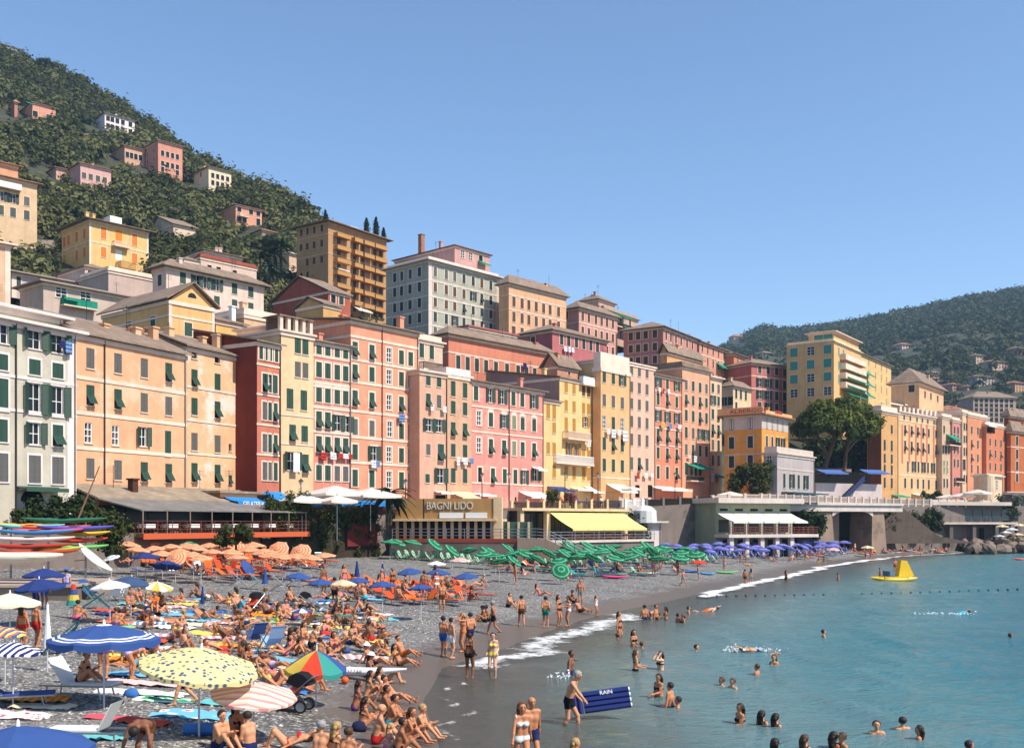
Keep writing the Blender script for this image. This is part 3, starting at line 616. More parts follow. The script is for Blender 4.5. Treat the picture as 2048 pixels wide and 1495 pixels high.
OR1 = plaster('orange_plaster', C(252, 194, 140, 0.74), C(250, 218, 184, 0.76), 0.5, .4)
b = Bld('painted_house', 'wide pale orange house with grey closed shutters behind the thatched-looking restaurant roof', 457, 1112, 87.8, 322, vp=2030, depth=11, r=r2, wall=OR1, trim=CREAM, group=FG)
b.rows([540, 705, 862, 1008], [(468, 'xxxf'), (688, 'ffxx'), (1125, 'xxff')], w=.84, h=1.75).rows([528, 690], [(912, 'gg', 1.75, .8)]).win(855, 935, 'O', .85, 1.75).win(1004, 975, 'c', .75, 2.35)
b.build(roof='gable', rh=2.6, over=.55, tw=.0, bands=[588, 800, 1010], bh=.3); b.pipe(622); b.chimney(.93, .3, 1.2); b.chimney(.80, .35, .9)
for fx in (.78, .84, .89): ob('flower_pot', MB().lathe([(0, 0), (.22, 0), (.3, .5), (0, .5)], 8, c=(b.W * fx, 4.3, b.h + 2.2)), plain('terracotta', (.42, .17, .08)), b.root)
b = Bld('painted_house', 'narrow yellow-orange house with flaking plaster beside the dark red wall', 1118, 1466, 101.6, 398, vp=2030, depth=11, r=r2, wall=plaster('yellow_orange_plaster', C(252, 204, 146, 0.74), C(238, 222, 208, 0.78), 0.9, .4), trim=CREAM, group=FG)
b.rows([1162, 1300], [(440, 'dd', .95, .8), (585, 'fc', 1.7), (755, 'cf', 1.7), (965, 'xx', 1.75), (1148, 'ff', 1.85)], w=.84).win(1376, 1000, 'd', .45, .75).win(1376, 1192, 'f', .5, .95)
b.build(roof='gable', rh=2.2, over=.5, tw=0, bands=[640, 840, 1040], bh=.2); b.pipe(1108, plain('pale_pipe', C(225, 205, 180))); b.chimney(.78, .2, 1.0); b.chimney(.12, .3, .9)

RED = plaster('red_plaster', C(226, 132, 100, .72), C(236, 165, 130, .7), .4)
b = Bld('painted_house', 'dark red house whose bare windowless side wall rises beside the orange house', 85, 200, 106.5, 655, vp=2250, pL=-230, r=r3, wall=RED, trim=CREAM, group=FG)
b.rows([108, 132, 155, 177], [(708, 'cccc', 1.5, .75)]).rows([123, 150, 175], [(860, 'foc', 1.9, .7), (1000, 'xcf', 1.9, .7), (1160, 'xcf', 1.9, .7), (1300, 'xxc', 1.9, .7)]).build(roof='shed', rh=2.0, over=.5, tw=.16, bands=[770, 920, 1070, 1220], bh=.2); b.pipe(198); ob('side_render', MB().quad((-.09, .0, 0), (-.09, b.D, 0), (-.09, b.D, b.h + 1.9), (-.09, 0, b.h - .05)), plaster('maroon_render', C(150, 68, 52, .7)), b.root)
b = Bld('roof_room', 'pink-red attic block on top of the dark red house', 130, 198, 115, 588, vp=2250, base=690, pL=-10, r=r3, wall=RED, trim=CREAM, group=BG_)
b.rows([150, 178], [(625, 'dd', 1.1, .7)]).build(roof='flat', rh=0, over=.5)

b = Bld('painted_house', 'cream yellow house with a columned roof loggia', 200, 366, 111.5, 602, vp=2650, depth=12, r=r3, wall=plaster('cream_yellow_plaster', C(252, 222, 165, .74), C(245, 214, 160, .74), .4), trim=CREAM, group=FG)
b.rows([214, 288, 326], [(662, 'ccc', 1.75, .85), (783, 'xxx', 1.7, .8)]).rows([249, 318], [(940, 'cc', 2.2, .9)]).rows([262, 322], [(1110, 'fc', 1.8, .9)]).win(207, 1100, 'c', .7, .9).win(258, 1250, 'O', 1.2, 2.0).win(326, 1262, 'f', .9, 2.0)
b.build(roof='flat', rh=0, over=.3, tw=0, bands=[1020, 1165], bh=.14); b.pipe(199)
lw = b.t(366) - .2
for k in range(5): ob('column', MB().box(.1 + k * lw / 4.3, .1, b.h + .23, .5 + k * lw / 4.3, .5, b.h + 1.7), CREAM, b.root)
ob('loggia_roof', MB().box(-.1, -.1, b.h + 1.7, b.W, 3, b.h + 1.82).box(0, 2.2, b.h + .23, b.W - .2, 2.4, b.h + 1.69), SLATE, b.root)
ob('awning_board', MB().box(b.t(248), -.62, b.zt(1305, 258), b.t(280), -.55, b.zt(1210, 258)), W_sheet, b.root, (0, 0, 0))

b = Bld('painted_house', 'coral pink house with cream painted window panels and red laundry', 366, 552, 116.2, 652, vp=2650, depth=10, r=r3, wall=plaster('coral_plaster', C(246, 158, 132, .74), C(250, 200, 175, .74), .4), trim=CREAM, group=FG)
b.rows([393, 437, 484, 526], [(690, 'cccc', 1.35, .8), (795, 'cccc', 1.75, .85), (915, 'cccc', 1.85, .85), (1043, 'ff..', 1.85), (1165, 'ffff', 1.8, .85), (1308, 'ccxx', 1.75, .85)], w=.85).win(489, 1060, 'o', .95, 1.85).win(533, 1067, 'o', .95, 1.85)
b.build(roof='shed', rh=2.0, over=.5, tw=.2, bands=[728, 862, 880, 985, 1107], bh=.3); b.pipe(549)
hang(b, 405, 1207, [(0, .8, .9, R_sheet, 'red and white sheet'), (48, .9, .8, W_sheet, 'white sheet'), (85, .7, .6, R_sheet, 'red towel'), (110, .8, .6, W_sheet, 'white cloth'), (135, .5, .6, R_sheet, 'red cloth')], where='under the coral house windows')

b = Bld('painted_house', 'tallest salmon orange house with cream painted window bands and white fake windows', 552, 889, 121, 548, vp=2650, depth=12, r=r3, wall=plaster('salmon_plaster', C(252, 172, 130, .74), C(250, 195, 155, .74), .3), trim=CREAM, group=FG)
b.rows([573, 657, 743, 804, 850], [(582, 'ccgcc', 1.7), (693, 'ffgcc', 1.75), (806, 'fcgcc', 1.75), (937, 'ffgfc', 1.85), (1080, 'xx.cc', 1.9), (1205, 'c.gcc', 1.8), (1335, 'ccgcc', 2.0)], w=.85).win(747, 1092, 'g', .85, 1.9).win(668, 1212, 'o', 1.0, 1.75)
b.build(roof='shed', rh=1.6, over=.6, tw=.2, bands=[632, 748, 860, 1005, 1135, 1262], bh=.3); b.pipe(707, plain('red_pipe', (.12, .03, .02))); b.chimney(.93, .2, 1.2)
hang(b, 655, 1250, [(0, .8, .9, W_sheet, 'white towel'), (20, .7, .7, B_sheet, 'blue towel')], where='under the open window of the salmon house')
hang(b, 795, 1017, [(0, 1.0, 1.0, B_sheet, 'pale blue sheet')], where='from the salmon house')

b = Bld('terrace_house', 'small cream house with flower terrace between salmon and orange blocks', 889, 1010, 139, 645, vp=2700, base=800, pL=872, r=r3, wall=plaster('cream_house', C(238, 214, 180, .72)), trim=CREAM, group=BG_)
b.rows([905, 955], [(700, 'cc', 1.9, .9)]).build(roof='flat', rh=.9, over=.4); b.balcony(893, 990, 755, 790, .9, IRON)

PB = plaster('pinkish_beige_plaster', C(240, 190, 155, .72), C(238, 200, 170, .7), .4)
b = Bld('painted_house', 'pinkish beige narrow house with a wide open pair of shutters', 62, 236, 127.5, 590, vp=2700, depth=10, r=r4, wall=PB, trim=CREAM, group=FG)
b.rows([118, 188], [(645, 'cc', 1.5), (780, 'fx', 1.7), (1100, 'x.', 1.4, .8)], w=.85).win(124, 940, 'o', 1.1, 1.6).win(190, 945, 'o', 1.1, 1.6).win(200, 1118, 'f', 1.15, 2.1).win(113, 1287, 'c', .8, 1.1).win(200, 1270, 'o', 1.2, 1.9)
b.build(roof='flat', rh=0, over=.4, tw=.05); b.pipe(236)
b.awning(155, 240, 1368, 1390, 1.2, AWW); b.stripe(165, 230, 1395, 1440, DARK, 'shop_window')
hang(b, 130, 812, [(0, .5, .8, W_sheet, 'pale shirt'), (80, .7, .8, W_sheet, 'white cloth')], where='from the beige narrow house')
b = Bld('painted_house', 'ochre beige narrow house with a balustraded roof terrace and dark green shutters', 236, 401, 132.7, 612, vp=2700, depth=10, r=r4, wall=plaster('ochre_beige_plaster', C(235, 188, 145, .72), C(238, 200, 170, .7), .3), trim=CREAM, group=FG)
b.rows([280, 357], [(705, 'cc', 2.0), (827, 'cc', 1.7), (967, 'ff', 1.8), (1105, 'cc', 1.7), (1268, 'cc', 1.9)], w=.9).build(roof='flat', rh=1.0, over=.2, tw=.03, roofm=WTRIM); b.awning(265, 390, 1372, 1424, 2.0, fabric('cream_awning', C(252, 222, 180, .85), .2))
hang(b, 300, 1150, [(0, .6, 1.2, W_sheet, 'long white towel'), (45, .8, 1.0, W_sheet, 'white sheet'), (85, .8, .7, B_sheet, 'light blue sheet'), (28, .4, .6, W_sheet, 'small white shirt')], where='on the ochre beige house')

PINK = plaster('pink_plaster', C(243, 160, 142, .74), C(248, 195, 175, .74), .35)
b = Bld('painted_house', 'broad rose pink house with cream arched window surrounds and two fake windows', 401, 868, 136.8, 655, vp=2720, depth=12, r=r4, wall=PINK, trim=CREAM, group=FG)
b.rows([428, 522, 600, 671, 729, 804], [(735, 'coocco', 1.9)], w=.9).rows([448, 525, 611, 676, 731, 806], [(897, 'gcopcc', 1.9), (1073, 'gffpcf', 2.0)], w=.9).rows([455, 538, 615, 684, 742, 815], [(1265, 'dfcco.', 2.0)], w=.85).win(815, 1262, 'O', 1.1, 1.8)
b.build(roof='shed', rh=1.8, over=.6, tw=.22, bands=[820, 985, 1320], bh=.22); b.pipe(642)
b.awning(790, 850, 1210, 1240, 1.2, AWW); b.awning(400, 510, 1382, 1405, 1.4, AWW); b.awning(705, 850, 1370, 1418, 2.2, AWW)
SILV = plaster('cream_panel', C(250, 215, 185, .76))
for x in (525, 611, 676, 731, 806):      # painted arches over the second-row windows
    t = b.t(x); z = b.zt(897 + (x - 448) * .145, x) + .95; ob('window_arch', MB().add([(t + (.75 - .15 * (k % 2)) * math.cos(R(k * 22.5)), -.02, z + .75 * math.sin(R(k * 22.5))) for k in range(9)], [tuple(range(9))]), CREAM, b.root)
YEL = plaster('warm_yellow_plaster', C(253, 220, 140, .74), C(250, 225, 165, .74), .35)
b = Bld('painted_house', 'low yellow house with orange shutters beside the rose pink house', 868, 978, 150, 778, vp=2650, depth=9, r=r4, wall=YEL, trim=CREAM, group=FG)
b.rows([898, 937], [(850, 'cc', 2.2), (955, '.c', 1.6), (1090, 'cc', 1.7), (1240, '.c', 1.8)], w=.85).build(OCHRE, roof='shed', rh=1.5, over=.4, tw=0); b.awning(890, 1000, 1338, 1375, 2.0, AWN)
b = Bld('painted_house', 'yellow house with white balconies, ochre shutters and a bare grey side wall', 972, 1198, 154.5, 632, vp=2560, depth=14, r=r4, wall=YEL, trim=CREAM, group=FG)
b.rows([1015, 1066, 1128, 1160], [(690, 'ccbb', 1.9), (815, 'cccc', 1.7), (935, 'cc..', 2.0), (1125, '..cc', 1.6), (1250, 'cccc', 2.0)], w=.85).win(1142, 920, 'o', 1.0, 1.6).win(1035, 1100, 'O', 1.0, 2.1).win(1080, 1105, 'O', 1.0, 2.1)
b.build(OCHRE, roof='shed', rh=2.2, over=.4, tw=0); b.balcony(990, 1138, 980, 1025, 1.1, CREAM); b.balcony(905, 1150, 1130, 1182, 1.3, WHITE); b.balcony(1100, 1190, 625, 672, .8, WHITE, solid=True); b.awning(1040, 1130, 1345, 1368, 1.4, AWW); b.awning(1128, 1200, 1338, 1385, 1.8, AWW)
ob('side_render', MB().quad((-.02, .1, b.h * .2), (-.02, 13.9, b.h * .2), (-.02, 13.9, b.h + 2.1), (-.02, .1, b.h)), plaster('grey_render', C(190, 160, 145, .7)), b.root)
hang(b, 1142, 1050, [(0, .5, .9, W_sheet, 'white shirt'), (14, .4, .8, W_sheet, 'white vest')], where='on the yellow balcony house')
b = Bld('painted_house', 'ochre house with a flat cream parapet and white sheets on a line', 1240, 1432, 160.5, 572, vp=2700, pL=1188, r=r4, wall=plaster('ochre_plaster', C(252, 198, 128, .74), C(250, 205, 150, .74), .3), trim=CREAM, group=FG)
b.rows([1262, 1321, 1379], [(625, 'cco', 1.9), (780, 'xxx', 1.9), (922, 'gcg', 2.0), (1062, 'cfc', 2.0), (1200, 'ccc', 2.0)], w=.95).build(roof='flat', rh=2.6, over=.1, tw=.04, roofm=CREAM, bands=[1285]); b.awning(1275, 1390, 1322, 1382, 2.6, AWW)
hang(b, 1290, 968, [(-15, .9, .9, W_sheet, 'white pillowcase'), (20, 1.2, 1.4, W_sheet, 'white sheet'), (55, 1.0, .9, W_sheet, 'white bed cloth'), (95, 1.3, 1.8, W_sheet, 'large white sheet')], where='on the ochre house')
b = Bld('painted_house', 'pale pink narrow house with grey shutters in three columns', 1424, 1592, 170.2, 540, vp=2760, depth=10, r=r4, wall=plaster('pale_pink_plaster', C(250, 205, 172, .74), C(240, 190, 165, .74), .35), trim=CREAM, group=FG)
b.rows([1440, 1490, 1540], [(585, 'xxx', 1.6), (693, 'xxx', 1.8), (802, 'xxx', 1.8), (918, 'xxx', 1.9), (1035, 'xxx', 2.0), (1190, 'xfx', 2.1)], w=.9).build(roof='flat', rh=0, over=.3, tw=.03)
for x in (1478, 1560): b.stripe(x - 14, x + 14, 1330, 1410, DARK, 'doorway')
hang(b, 1470, 1250, [(0, .8, 1.0, R_sheet, 'orange towel'), (50, 1.0, .9, W_sheet, 'white towel'), (90, .9, .7, W_sheet, 'white shirt')], where='on the pale pink narrow house')
RO = plaster('red_orange_plaster', C(240, 150, 112, .74), C(248, 180, 140, .7), .3)
b = Bld('painted_house', 'red orange house with laundry on two floors and cream awnings', 283, 470, 176.5, 612, vp=2720, depth=12, r=r5, wall=RO, trim=CREAM, group=FG)
b.rows([312, 372, 433], [(665, 'oco', 1.7), (772, 'cfc', 2.0), (880, 'ooo', 1.9), (1008, 'fff', 2.4), (1122, 'cff', 2.0), (1248, 'ccf', 2.2)], w=.95).build(roof='shed', rh=1.5, over=.5, tw=.15, bands=[720, 830, 960, 1070]); b.awning(262, 400, 1335, 1368, 2.2, AWW); b.awning(395, 470, 1345, 1372, 2.0, AWW)
hang(b, 310, 700, [(0, .7, .8, W_sheet, 'white shirt'), (25, .6, .8, R_sheet, 'red shirt'), (60, .8, .8, W_sheet, 'white cloth')], where='near the top of the red orange house')
hang(b, 330, 925, [(0, 1.1, 1.0, Y_sheet, 'yellow sheet'), (50, 1.0, .9, B_sheet, 'pale blue sheet'), (110, 1.2, .8, W_sheet, 'white sheet')], where='below the open shutters of the red orange house')
b = Bld('painted_house', 'peach house with a green awning balcony and roof terrace', 470, 650, 183.5, 562, vp=2760, depth=12, r=r5, wall=plaster('peach_plaster', C(248, 185, 142, .74), C(250, 205, 165, .72), .3), trim=CREAM, group=FG)
b.rows([495, 540, 585, 626], [(590, 'dddd', 1.6), (680, 'xccx', 1.8), (775, 'fcfc', 1.8), (878, 'ccfc', 2.0), (990, 'cxoo', 2.0), (1100, 'xfcc', 2.0), (1225, 'coc.', 2.2)], w=.95).build(roof='flat', rh=1.0, over=.5, tw=.1, roofm=SLATE); b.awning(500, 610, 1192, 1228, 2.0, AWG); b.balcony(495, 580, 1275, 1300, 1.0, IRON)
hang(b, 505, 1140, [(0, .9, .5, W_sheet, 'white sheet'), (40, 1.3, 1.2, W_sheet, 'large white sheet')], where='over the green awning')
b = Bld('painted_house', 'very narrow cream house at the alley corner with laundry', 650, 726, 193.5, 630, vp=2800, depth=12, r=r5, wall=plaster('pale_cream_plaster', C(246, 212, 165, .74)), trim=CREAM, group=FG)
b.rows([668, 705], [(700, 'cx', 1.7), (780, 'oc', 1.8), (870, 'cf', 1.9), (970, 'ff', 2.0), (1070, 'xc', 2.0), (1170, 'xx', 2.0)], w=.95).build(roof='flat', rh=0, over=.5, tw=.1); b.awning(660, 715, 1260, 1285, 1.6, AWG)
hang(b, 690, 1260, [(-35, 1.2, 1.6, W_sheet, 'white sheet'), (-10, .8, 1.6, R_sheet, 'red sheet'), (20, .7, 1.5, W_sheet, 'striped white sheet')], where='beside the dark alley')

# hotel: a tall yellow wing and a low grey loggia wing
HY = plaster('hotel_yellow', C(250, 178, 62, .72)); HGY = plaster('hotel_grey_trim', C(228, 218, 200, .74))
b = Bld('hotel', 'yellow hotel with grey trim and red roof lettering beside the umbrella pine', 635, 1000, 181, 262, vp=2620, pL=128, r=r8, wall=HY, trim=HGY, cat='hotel')
b.srows([480, 225], [(385, 'cc'), (635, 'cc'), (895, 'cc')], w=1.0, h=2.1); b.rows([703, 777, 848, 920], [(370, 'cccc', 2.0), (640, 'ccoo', 2.3)], w=.8)
b.build(DGREEN, roof='hip', rh=1.4, over=1.0, tw=.2, roofm=TERRA, bands=[800]); b.box('parapet_sign', 628, 985, 206, 264, -.9, -.6, plaster('sign_band', C(250, 190, 125, .8)))
ob('parapet_sign', MB().box(-.95, -.6, b.h + .17, -.7, b.D + .9, b.h + 1.35), plaster('sign_band', C(250, 190, 125, .8)), b.root)
ob('top_frieze', MB().box(-.03, -.03, b.h - 2.4, b.W + .03, -.001, b.h - .44).box(-.032, .0, b.h - 2.4, -.001, b.D, b.h - .44), plaster('frieze_grey', C(222, 214, 200, .72)), b.root)
def text(parent, s_, size, m, loc, rot, name='lettering', ext=0.03, align='LEFT', sx=1.0):
    cu = bpy.data.curves.new(name, 'FONT'); cu.body = s_; cu.size = size; cu.extrude = ext; cu.align_x = align; tmp = bpy.data.objects.new('t', cu); COL.objects.link(tmp)
    dg = bpy.context.evaluated_depsgraph_get(); me = bpy.data.meshes.new_from_object(tmp.evaluated_get(dg)); bpy.data.objects.remove(tmp); bpy.data.curves.remove(cu); me.materials.clear()
    o = ob(name, me, m, parent, loc, rot, (sx, 1, 1)); return o
REDL = plain('red_lettering', (.45, .06, .03)); hz = b.h + .4
text(b.root, 'ALBERGO', .95, REDL, (-1.0, b.D * .80, hz), (R(90), 0, -R(90)), sx=1.55); text(b.root, 'CASMONA', .8, REDL, (b.W * .30, -.95, hz + .05), (R(90), 0, 0), sx=.8)
b = Bld('hotel_annex', 'grey white balustraded annex with tall green shutters in front of the yellow hotel', 845, 1345, 172, 790, vp=2620, pL=660, r=r8, wall=plaster('annex_grey', C(196, 192, 186, .74)), trim=HGY, cat='hotel')
b.rows([940, 1040, 1135, 1230], [(890, 'ocoo', 2.3), (1160, 'coco', 2.4)], w=1.0); b.srows([735], [(890, 'g')], .9, 2.1); b.build(DGREEN, roof='flat', rh=1.2, over=.35, tw=.12, roofm=HGY, bands=[1000]); b.awning(990, 1330, 1330, 1375, 1.6, AWW)
b.awning(900, 1380, 1305, 1335, 2.2, fabric('teal_awning', C(50, 95, 110, .8), .1))

# the right-hand row
B18 = plaster('pale_gold_plaster', C(244, 205, 140, .74), C(240, 195, 130, .72), .3); PSTR = plaster('rose_stripe', C(222, 130, 100, .74))
b = Bld('painted_house', 'long pale gold house with rose painted stripes and a battlemented roof terrace', 600, 985, 226, 190, vp=3050, depth=12, r=r7, wall=B18, trim=CREAM, group=FG, zb=8.5)
b.rows([660, 718, 772, 820, 868, 932], [(345, 'ffffcc', 1.9), (488, 'ffffcf', 2.3), (815, 'cccccc', 2.2)], w=1.0).rows([652, 706, 765, 812, 860, 915], [(235, 'dddddd', 1.3)], w=.9)
b.win(684, 670, 'x', 1.0, 2.4); [b.win(735 + k * 42, 672 + k * 3, 'o' if k % 2 == 0 else 'c', 1.0, 2.4) for k in range(5)]; b.win(952, 690, 'x', 1.0, 2.4)
b.build(DGREEN, roof='flat', rh=0, over=.4, tw=.08, bands=[262, 745])
for x in (628, 690, 748, 796, 845, 905): b.stripe(x, x + 14, 300, 640, PSTR)
for k in range(9): b.box('battlement', 620 + k * 38, 636 + k * 38, 140 + k * 5, 186 + k * 5, .1, .4, CREAM)
b.awning(715, 825, 905, 935, 2.2, AWW)
b = Bld('painted_house', 'gold corner house with a dark brown side wall behind the umbrella pine', 452, 598, 216, 185, vp=3050, pL=330, r=r7, wall=plaster('gold_plaster', C(232, 180, 105, .74)), trim=CREAM, group=FG, zb=8.5)
b.rows([480, 542], [(220, 'cc', 1.8), (335, '.c', 1.9), (482, 'cc', 2.3), (598, 'cc', 2.0), (698, 'cc', 2.1), (812, 'cc', 2.2)], w=1.0).build(DGREEN, roof='flat', rh=1.3, over=.4, tw=.06, roofm=CREAM)
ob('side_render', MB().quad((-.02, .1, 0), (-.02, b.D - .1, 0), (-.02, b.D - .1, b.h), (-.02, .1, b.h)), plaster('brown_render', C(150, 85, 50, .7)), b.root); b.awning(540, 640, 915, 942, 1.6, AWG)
for a_, c_, wc, tc_, lab, rr_ in ((985, 1075, C(226, 200, 160, .74), 232, 'pale sand house with a green balcony awning in the right row', [(345, 'c..', 1.8), (520, 'oo.', 2.0), (645, 'pp.', 1.6), (700, 'pp.', 1.6), (815, 'cc.', 2.1)]),
                               (1075, 1175, C(228, 150, 130, .74), 262, 'mauve pink narrow house in the right row', [(350, 'ccc', 1.8), (420, 'ccc', 1.8), (520, 'ccc', 2.), (640, 'ccc', 2.), (810, 'ccc', 2.)]),
                               (1165, 1215, C(240, 215, 165, .74), 198, 'slim cream house in the right row', [(320, 'cc.', 1.8), (430, 'cc.', 1.8), (540, 'cc.', 2.), (655, 'd..', 2.6, 1.8), (780, 'cc.', 2.)]),
                               (1210, 1390, C(238, 160, 110, .74), 215, 'peach orange broad house in the right row', [(350, 'ccc', 1.9), (470, 'fcf', 2.), (590, 'fcc', 2.), (690, 'ccc', 2.1)]),
                               (1375, 1535, C(230, 140, 90, .74), 300, 'burnt orange house with a roof room in the right row', [(455, 'ccc', 1.9), (555, 'fcf', 2.), (670, 'ccc', 2.), (790, 'ccc', 2.)])):
    Yb = 226 + (a_ - 600) * .036; b = Bld('painted_house', lab, a_, c_, Yb, tc_, vp=3050, depth=12, r=r7, wall=plaster('wall_%d' % a_, wc), trim=CREAM, group=FG, zb=8.5)
    w_ = c_ - a_; b.rows([a_ + w_ * .2, a_ + w_ * .5, a_ + w_ * .8] if w_ > 60 else [a_ + w_ * .3, a_ + w_ * .7], rr_, w=1.0).build(DGREEN, roof='flat', rh=.8, over=.35, tw=.08, roofm=CREAM)
    if a_ == 985: b.balcony(1010, 1105, 450, 478, 1.2, IRON); b.awning(1020, 1095, 385, 440, 1.8, AWG); b.balcony(1075, 1150, 768, 800, 1.0, IRON)
    if a_ == 1375: b.stripe(1380, 1450, 320, 370, DARK, 'loggia'); b.awning(1355, 1425, 285, 318, 1.2, AWW)
b = Bld('painted_house', 'dark orange house at the far right edge with green shutters', 1590, 1900, 262, 360, vp=3600, pL=1555, r=r7, wall=plaster('dark_orange_plaster', C(212, 120, 60, .72)), trim=CREAM, group=FG, zb=6)
b.rows([1645, 1745, 1840], [(445, 'ccc', 2.4), (560, 'ccc', 2.4), (665, 'ccc', 2.4), (770, 'ccc', 2.2)], w=1.4).build(DGREEN, roof='hip', rh=2.5, over=.8, tw=.15, bands=[500, 720])
b = Bld('painted_house', 'brown-roofed ochre house behind the far right orange house', 1570, 1900, 285, 230, vp=3600, pL=1530, r=r7, wall=plaster('dim_ochre', C(190, 110, 60, .72)), trim=CREAM, group=BG_, zb=8)
b.rows([1690, 1800], [(270, 'dd', 1.8)], w=1.2).build(DGREEN, roof='hip', rh=2.5, over=.8)
# rounded cream pavilion in front of the right row
b = Bld('pavilion', 'low cream pavilion with rounded corner at the foot of the right row', 1385, 1515, 222, 752, vp=3000, pL=1262, r=r7, wall=plaster('pavilion_cream', C(244, 222, 180, .76)), trim=CREAM, cat='pavilion', zb=9)
b.rows([1465], [(835, 'g', 2.2, 1.2)]).build(roof='flat', rh=.5, over=.5, roofm=CREAM); ob('round_corner', MB().lathe([(1.6, 0), (1.6, b.h - .02)], 14, c=(.3, .3, 0)), b.wall, b.root)
# ------------------------------------------------------------------ houses behind, climbing the slope
def back(label, pC, pR, Y, top, base, wall, rows_=None, cols=None, srows_=None, scols=None, pL=None, vp=2850, r=None, shut=None, group=BG_, name='town_house', w=.95, h=1.8, zdrop=4, trim=None, **k):
    b = Bld(name, label, pC, pR, Y, top, vp=vp, base=base, pL=pL, r=r, wall=wall, trim=trim or CREAM, group=group)
    if cols: b.rows(cols, rows_, w, h)
    if scols: b.srows(scols, srows_, w, h)
    k.setdefault('leaves', 1); b.build(shut or DGREEN, **k); return b
P = plaster
b = back('orange gabled house with an arched attic window above the wide orange house', 1010, 1282, 112, 118, 420, P('gable_orange', C(252, 205, 125, .74)), [(165, 'cc', 1.4), (295, 'c.', 1.5)], [1125, 1215], [(130, 'cc'), (265, 'cc')], [915, 772], 612, vp=2700, r=r2, roof='front', rh=2.3, over=.5, shut=GREEN, tw=.12, bands=[215], quoin=.35)
ob('attic_window', MB().add([(b.W / 2 + .55 * math.cos(R(20 * k)), -.02, b.h + .7 + .55 * math.sin(R(20 * k))) for k in range(10)], [tuple(range(10))]), GLASS, b.root)
b = back('yellow villa with orange shutters, white cornice and a central balcony', 495, 822, 225, 1048, 1345, P('villa_yellow', C(252, 215, 125, .74)), [(1125, 'c.c', 2.6), (1230, 'c.c', 2.3)], [573, 657, 745], [(1128, 'cccc'), (1230, 'cc.c')], [468, 425, 380, 357], 342, vp=2900, r=r1, roof='hip', rh=2.2, over=1.3, shut=plain('orange_shutter', C(235, 130, 30)), w=1.3, h=2.3, tw=.16, bands=[1170], roofm=SLATE, trim=P('villa_trim', C(250, 238, 215, .8)), quoin=.4)
b.win if 0 else None; ob('balcony_door', MB().box(b.t(640), -.05, b.zt(1180, 657), b.t(675), 0, b.zt(1110, 657)), plain('orange_shutter', C(235, 130, 30)), b.root)
b.balcony(620, 705, 1168, 1192, 1.2, CREAM); b.stripe(640, 675, 1215, 1270, WHITE, 'arched_door'); b.balcony(640, 722, 1285, 1320, 2.5, OCHRE, OCHRE)
ob('dormer', MB().box(b.W * .42, 2.2, b.h + .4, b.W * .62, 5, b.h + 2.6), WHITE, b.root); b.chimney(.12, .35, 1.4)
b = back('cream apartment block with balconies at the left edge high on the slope', -260, 205, 205, 745, 1015, P('left_block', C(240, 205, 165, .72)), [(800, 'cdocc', 1.9), (885, 'ccocx', 2.0), (965, 'ccccc', 2.1)], [-200, -110, 5, 72, 145], vp=3000, depth=None or 10, r=r1, roof='hip', rh=1.6, over=1.1, roofm=TERRA, tw=.1) if 0 else None
bb = Bld('apartment_block', 'cream apartment block with a long balcony high at the left edge', -260, 205, hit_hill(60, 428) - 45, 752, vp=3100, base=1150, depth=9, r=r1, wall=P('left_block', C(242, 212, 160, .72)), trim=CREAM, group=BG_, cat='house')
bb.rows([-200, -110, 5, 72, 148], [(790, 'cddcc', 1.9), (875, 'ccoox', 2.0), (955, 'ccccc', 2.1)], 1.2).build(DGREEN, roof='hip', rh=1.6, over=1.0, roofm=TERRA, leaves=1); bb.balcony(-180, 110, 800, 830, 1.2, WHITE, solid=True); HOUSES = [bb]
bb = Bld('roof_room', 'peach attic storey with a red roof above the left edge block', -240, 100, hit_hill(60, 428) - 41, 680, vp=3100, base=752, depth=6, r=r1, wall=P('left_attic', C(240, 180, 130, .72)), trim=CREAM, group=BG_)
bb.rows([-120, 60], [(712, 'gg', 1.6, 2.2)]).build(DGREEN, roof='hip', rh=1.2, over=.9, roofm=TERRA, leaves=1)
bb = Bld('apartment_block', 'cream corner tower with quoins at the left edge', -300, 58, 150, 1128, vp=3000, base=1560, depth=9, r=r1, wall=P('tower_cream', C(246, 205, 160, .72)), trim=CREAM, group=BG_, cat='house')
bb.rows([-150, -60], [(1230, 'cc'), (1350, 'cc')], 1.2).build(DGREEN, roof='flat', rh=.5, over=.8, quoin=.8, leaves=1)
b = back('grey modern flats with green awnings behind the pale green house', 240, 820, 150, 1395, 1640, P('flats_grey', C(222, 205, 182, .72)), [(1450, 'g.g..d', 1.7, 1.7)], [340, 410, 475, 585, 640, 700], pL=110, vp=2700, r=r1, roof='flat', rh=0, over=.9, roofm=P('flat_roof_grey', C(190, 178, 165, .7)), w=1.5)
b.awning(335, 410, 1480, 1500, 1.5, AWG); b.balcony(335, 520, 1480, 1520, 1.1, AWG, solid=True)
b = back('low grey villa with a long flat eave behind the flats', 65, 480, 178, 1340, 1480, P('villa_grey', C(222, 210, 198, .72)), [(1400, 'c..c', 2.2)], [100, 180, 300, 420], vp=2800, r=r1, roof='flat', rh=0, over=1.0, roofm=P('flat_roof_grey', C(190, 178, 165, .7)), quoin=.8)
b = back('small white rooftop house with round arches beside the grey flats', 470, 610, 185, 1310, 1400, P('small_white', C(228, 212, 195, .72)), [(1350, 'd.d', 1.2)], [500, 540, 580], vp=2800, r=r1, roof='hip', rh=1.2, over=.5)
b = back('pale stucco terrace house with a brown garage door', 600, 845, 172, 1330, 1470, P('terrace_stucco', C(220, 200, 180, .72)), [(1420, '.b.', 2.4, 3.2)], [640, 800, 830], vp=2800, r=r1, roof='flat', rh=.8, over=.3, roofm=CREAM)
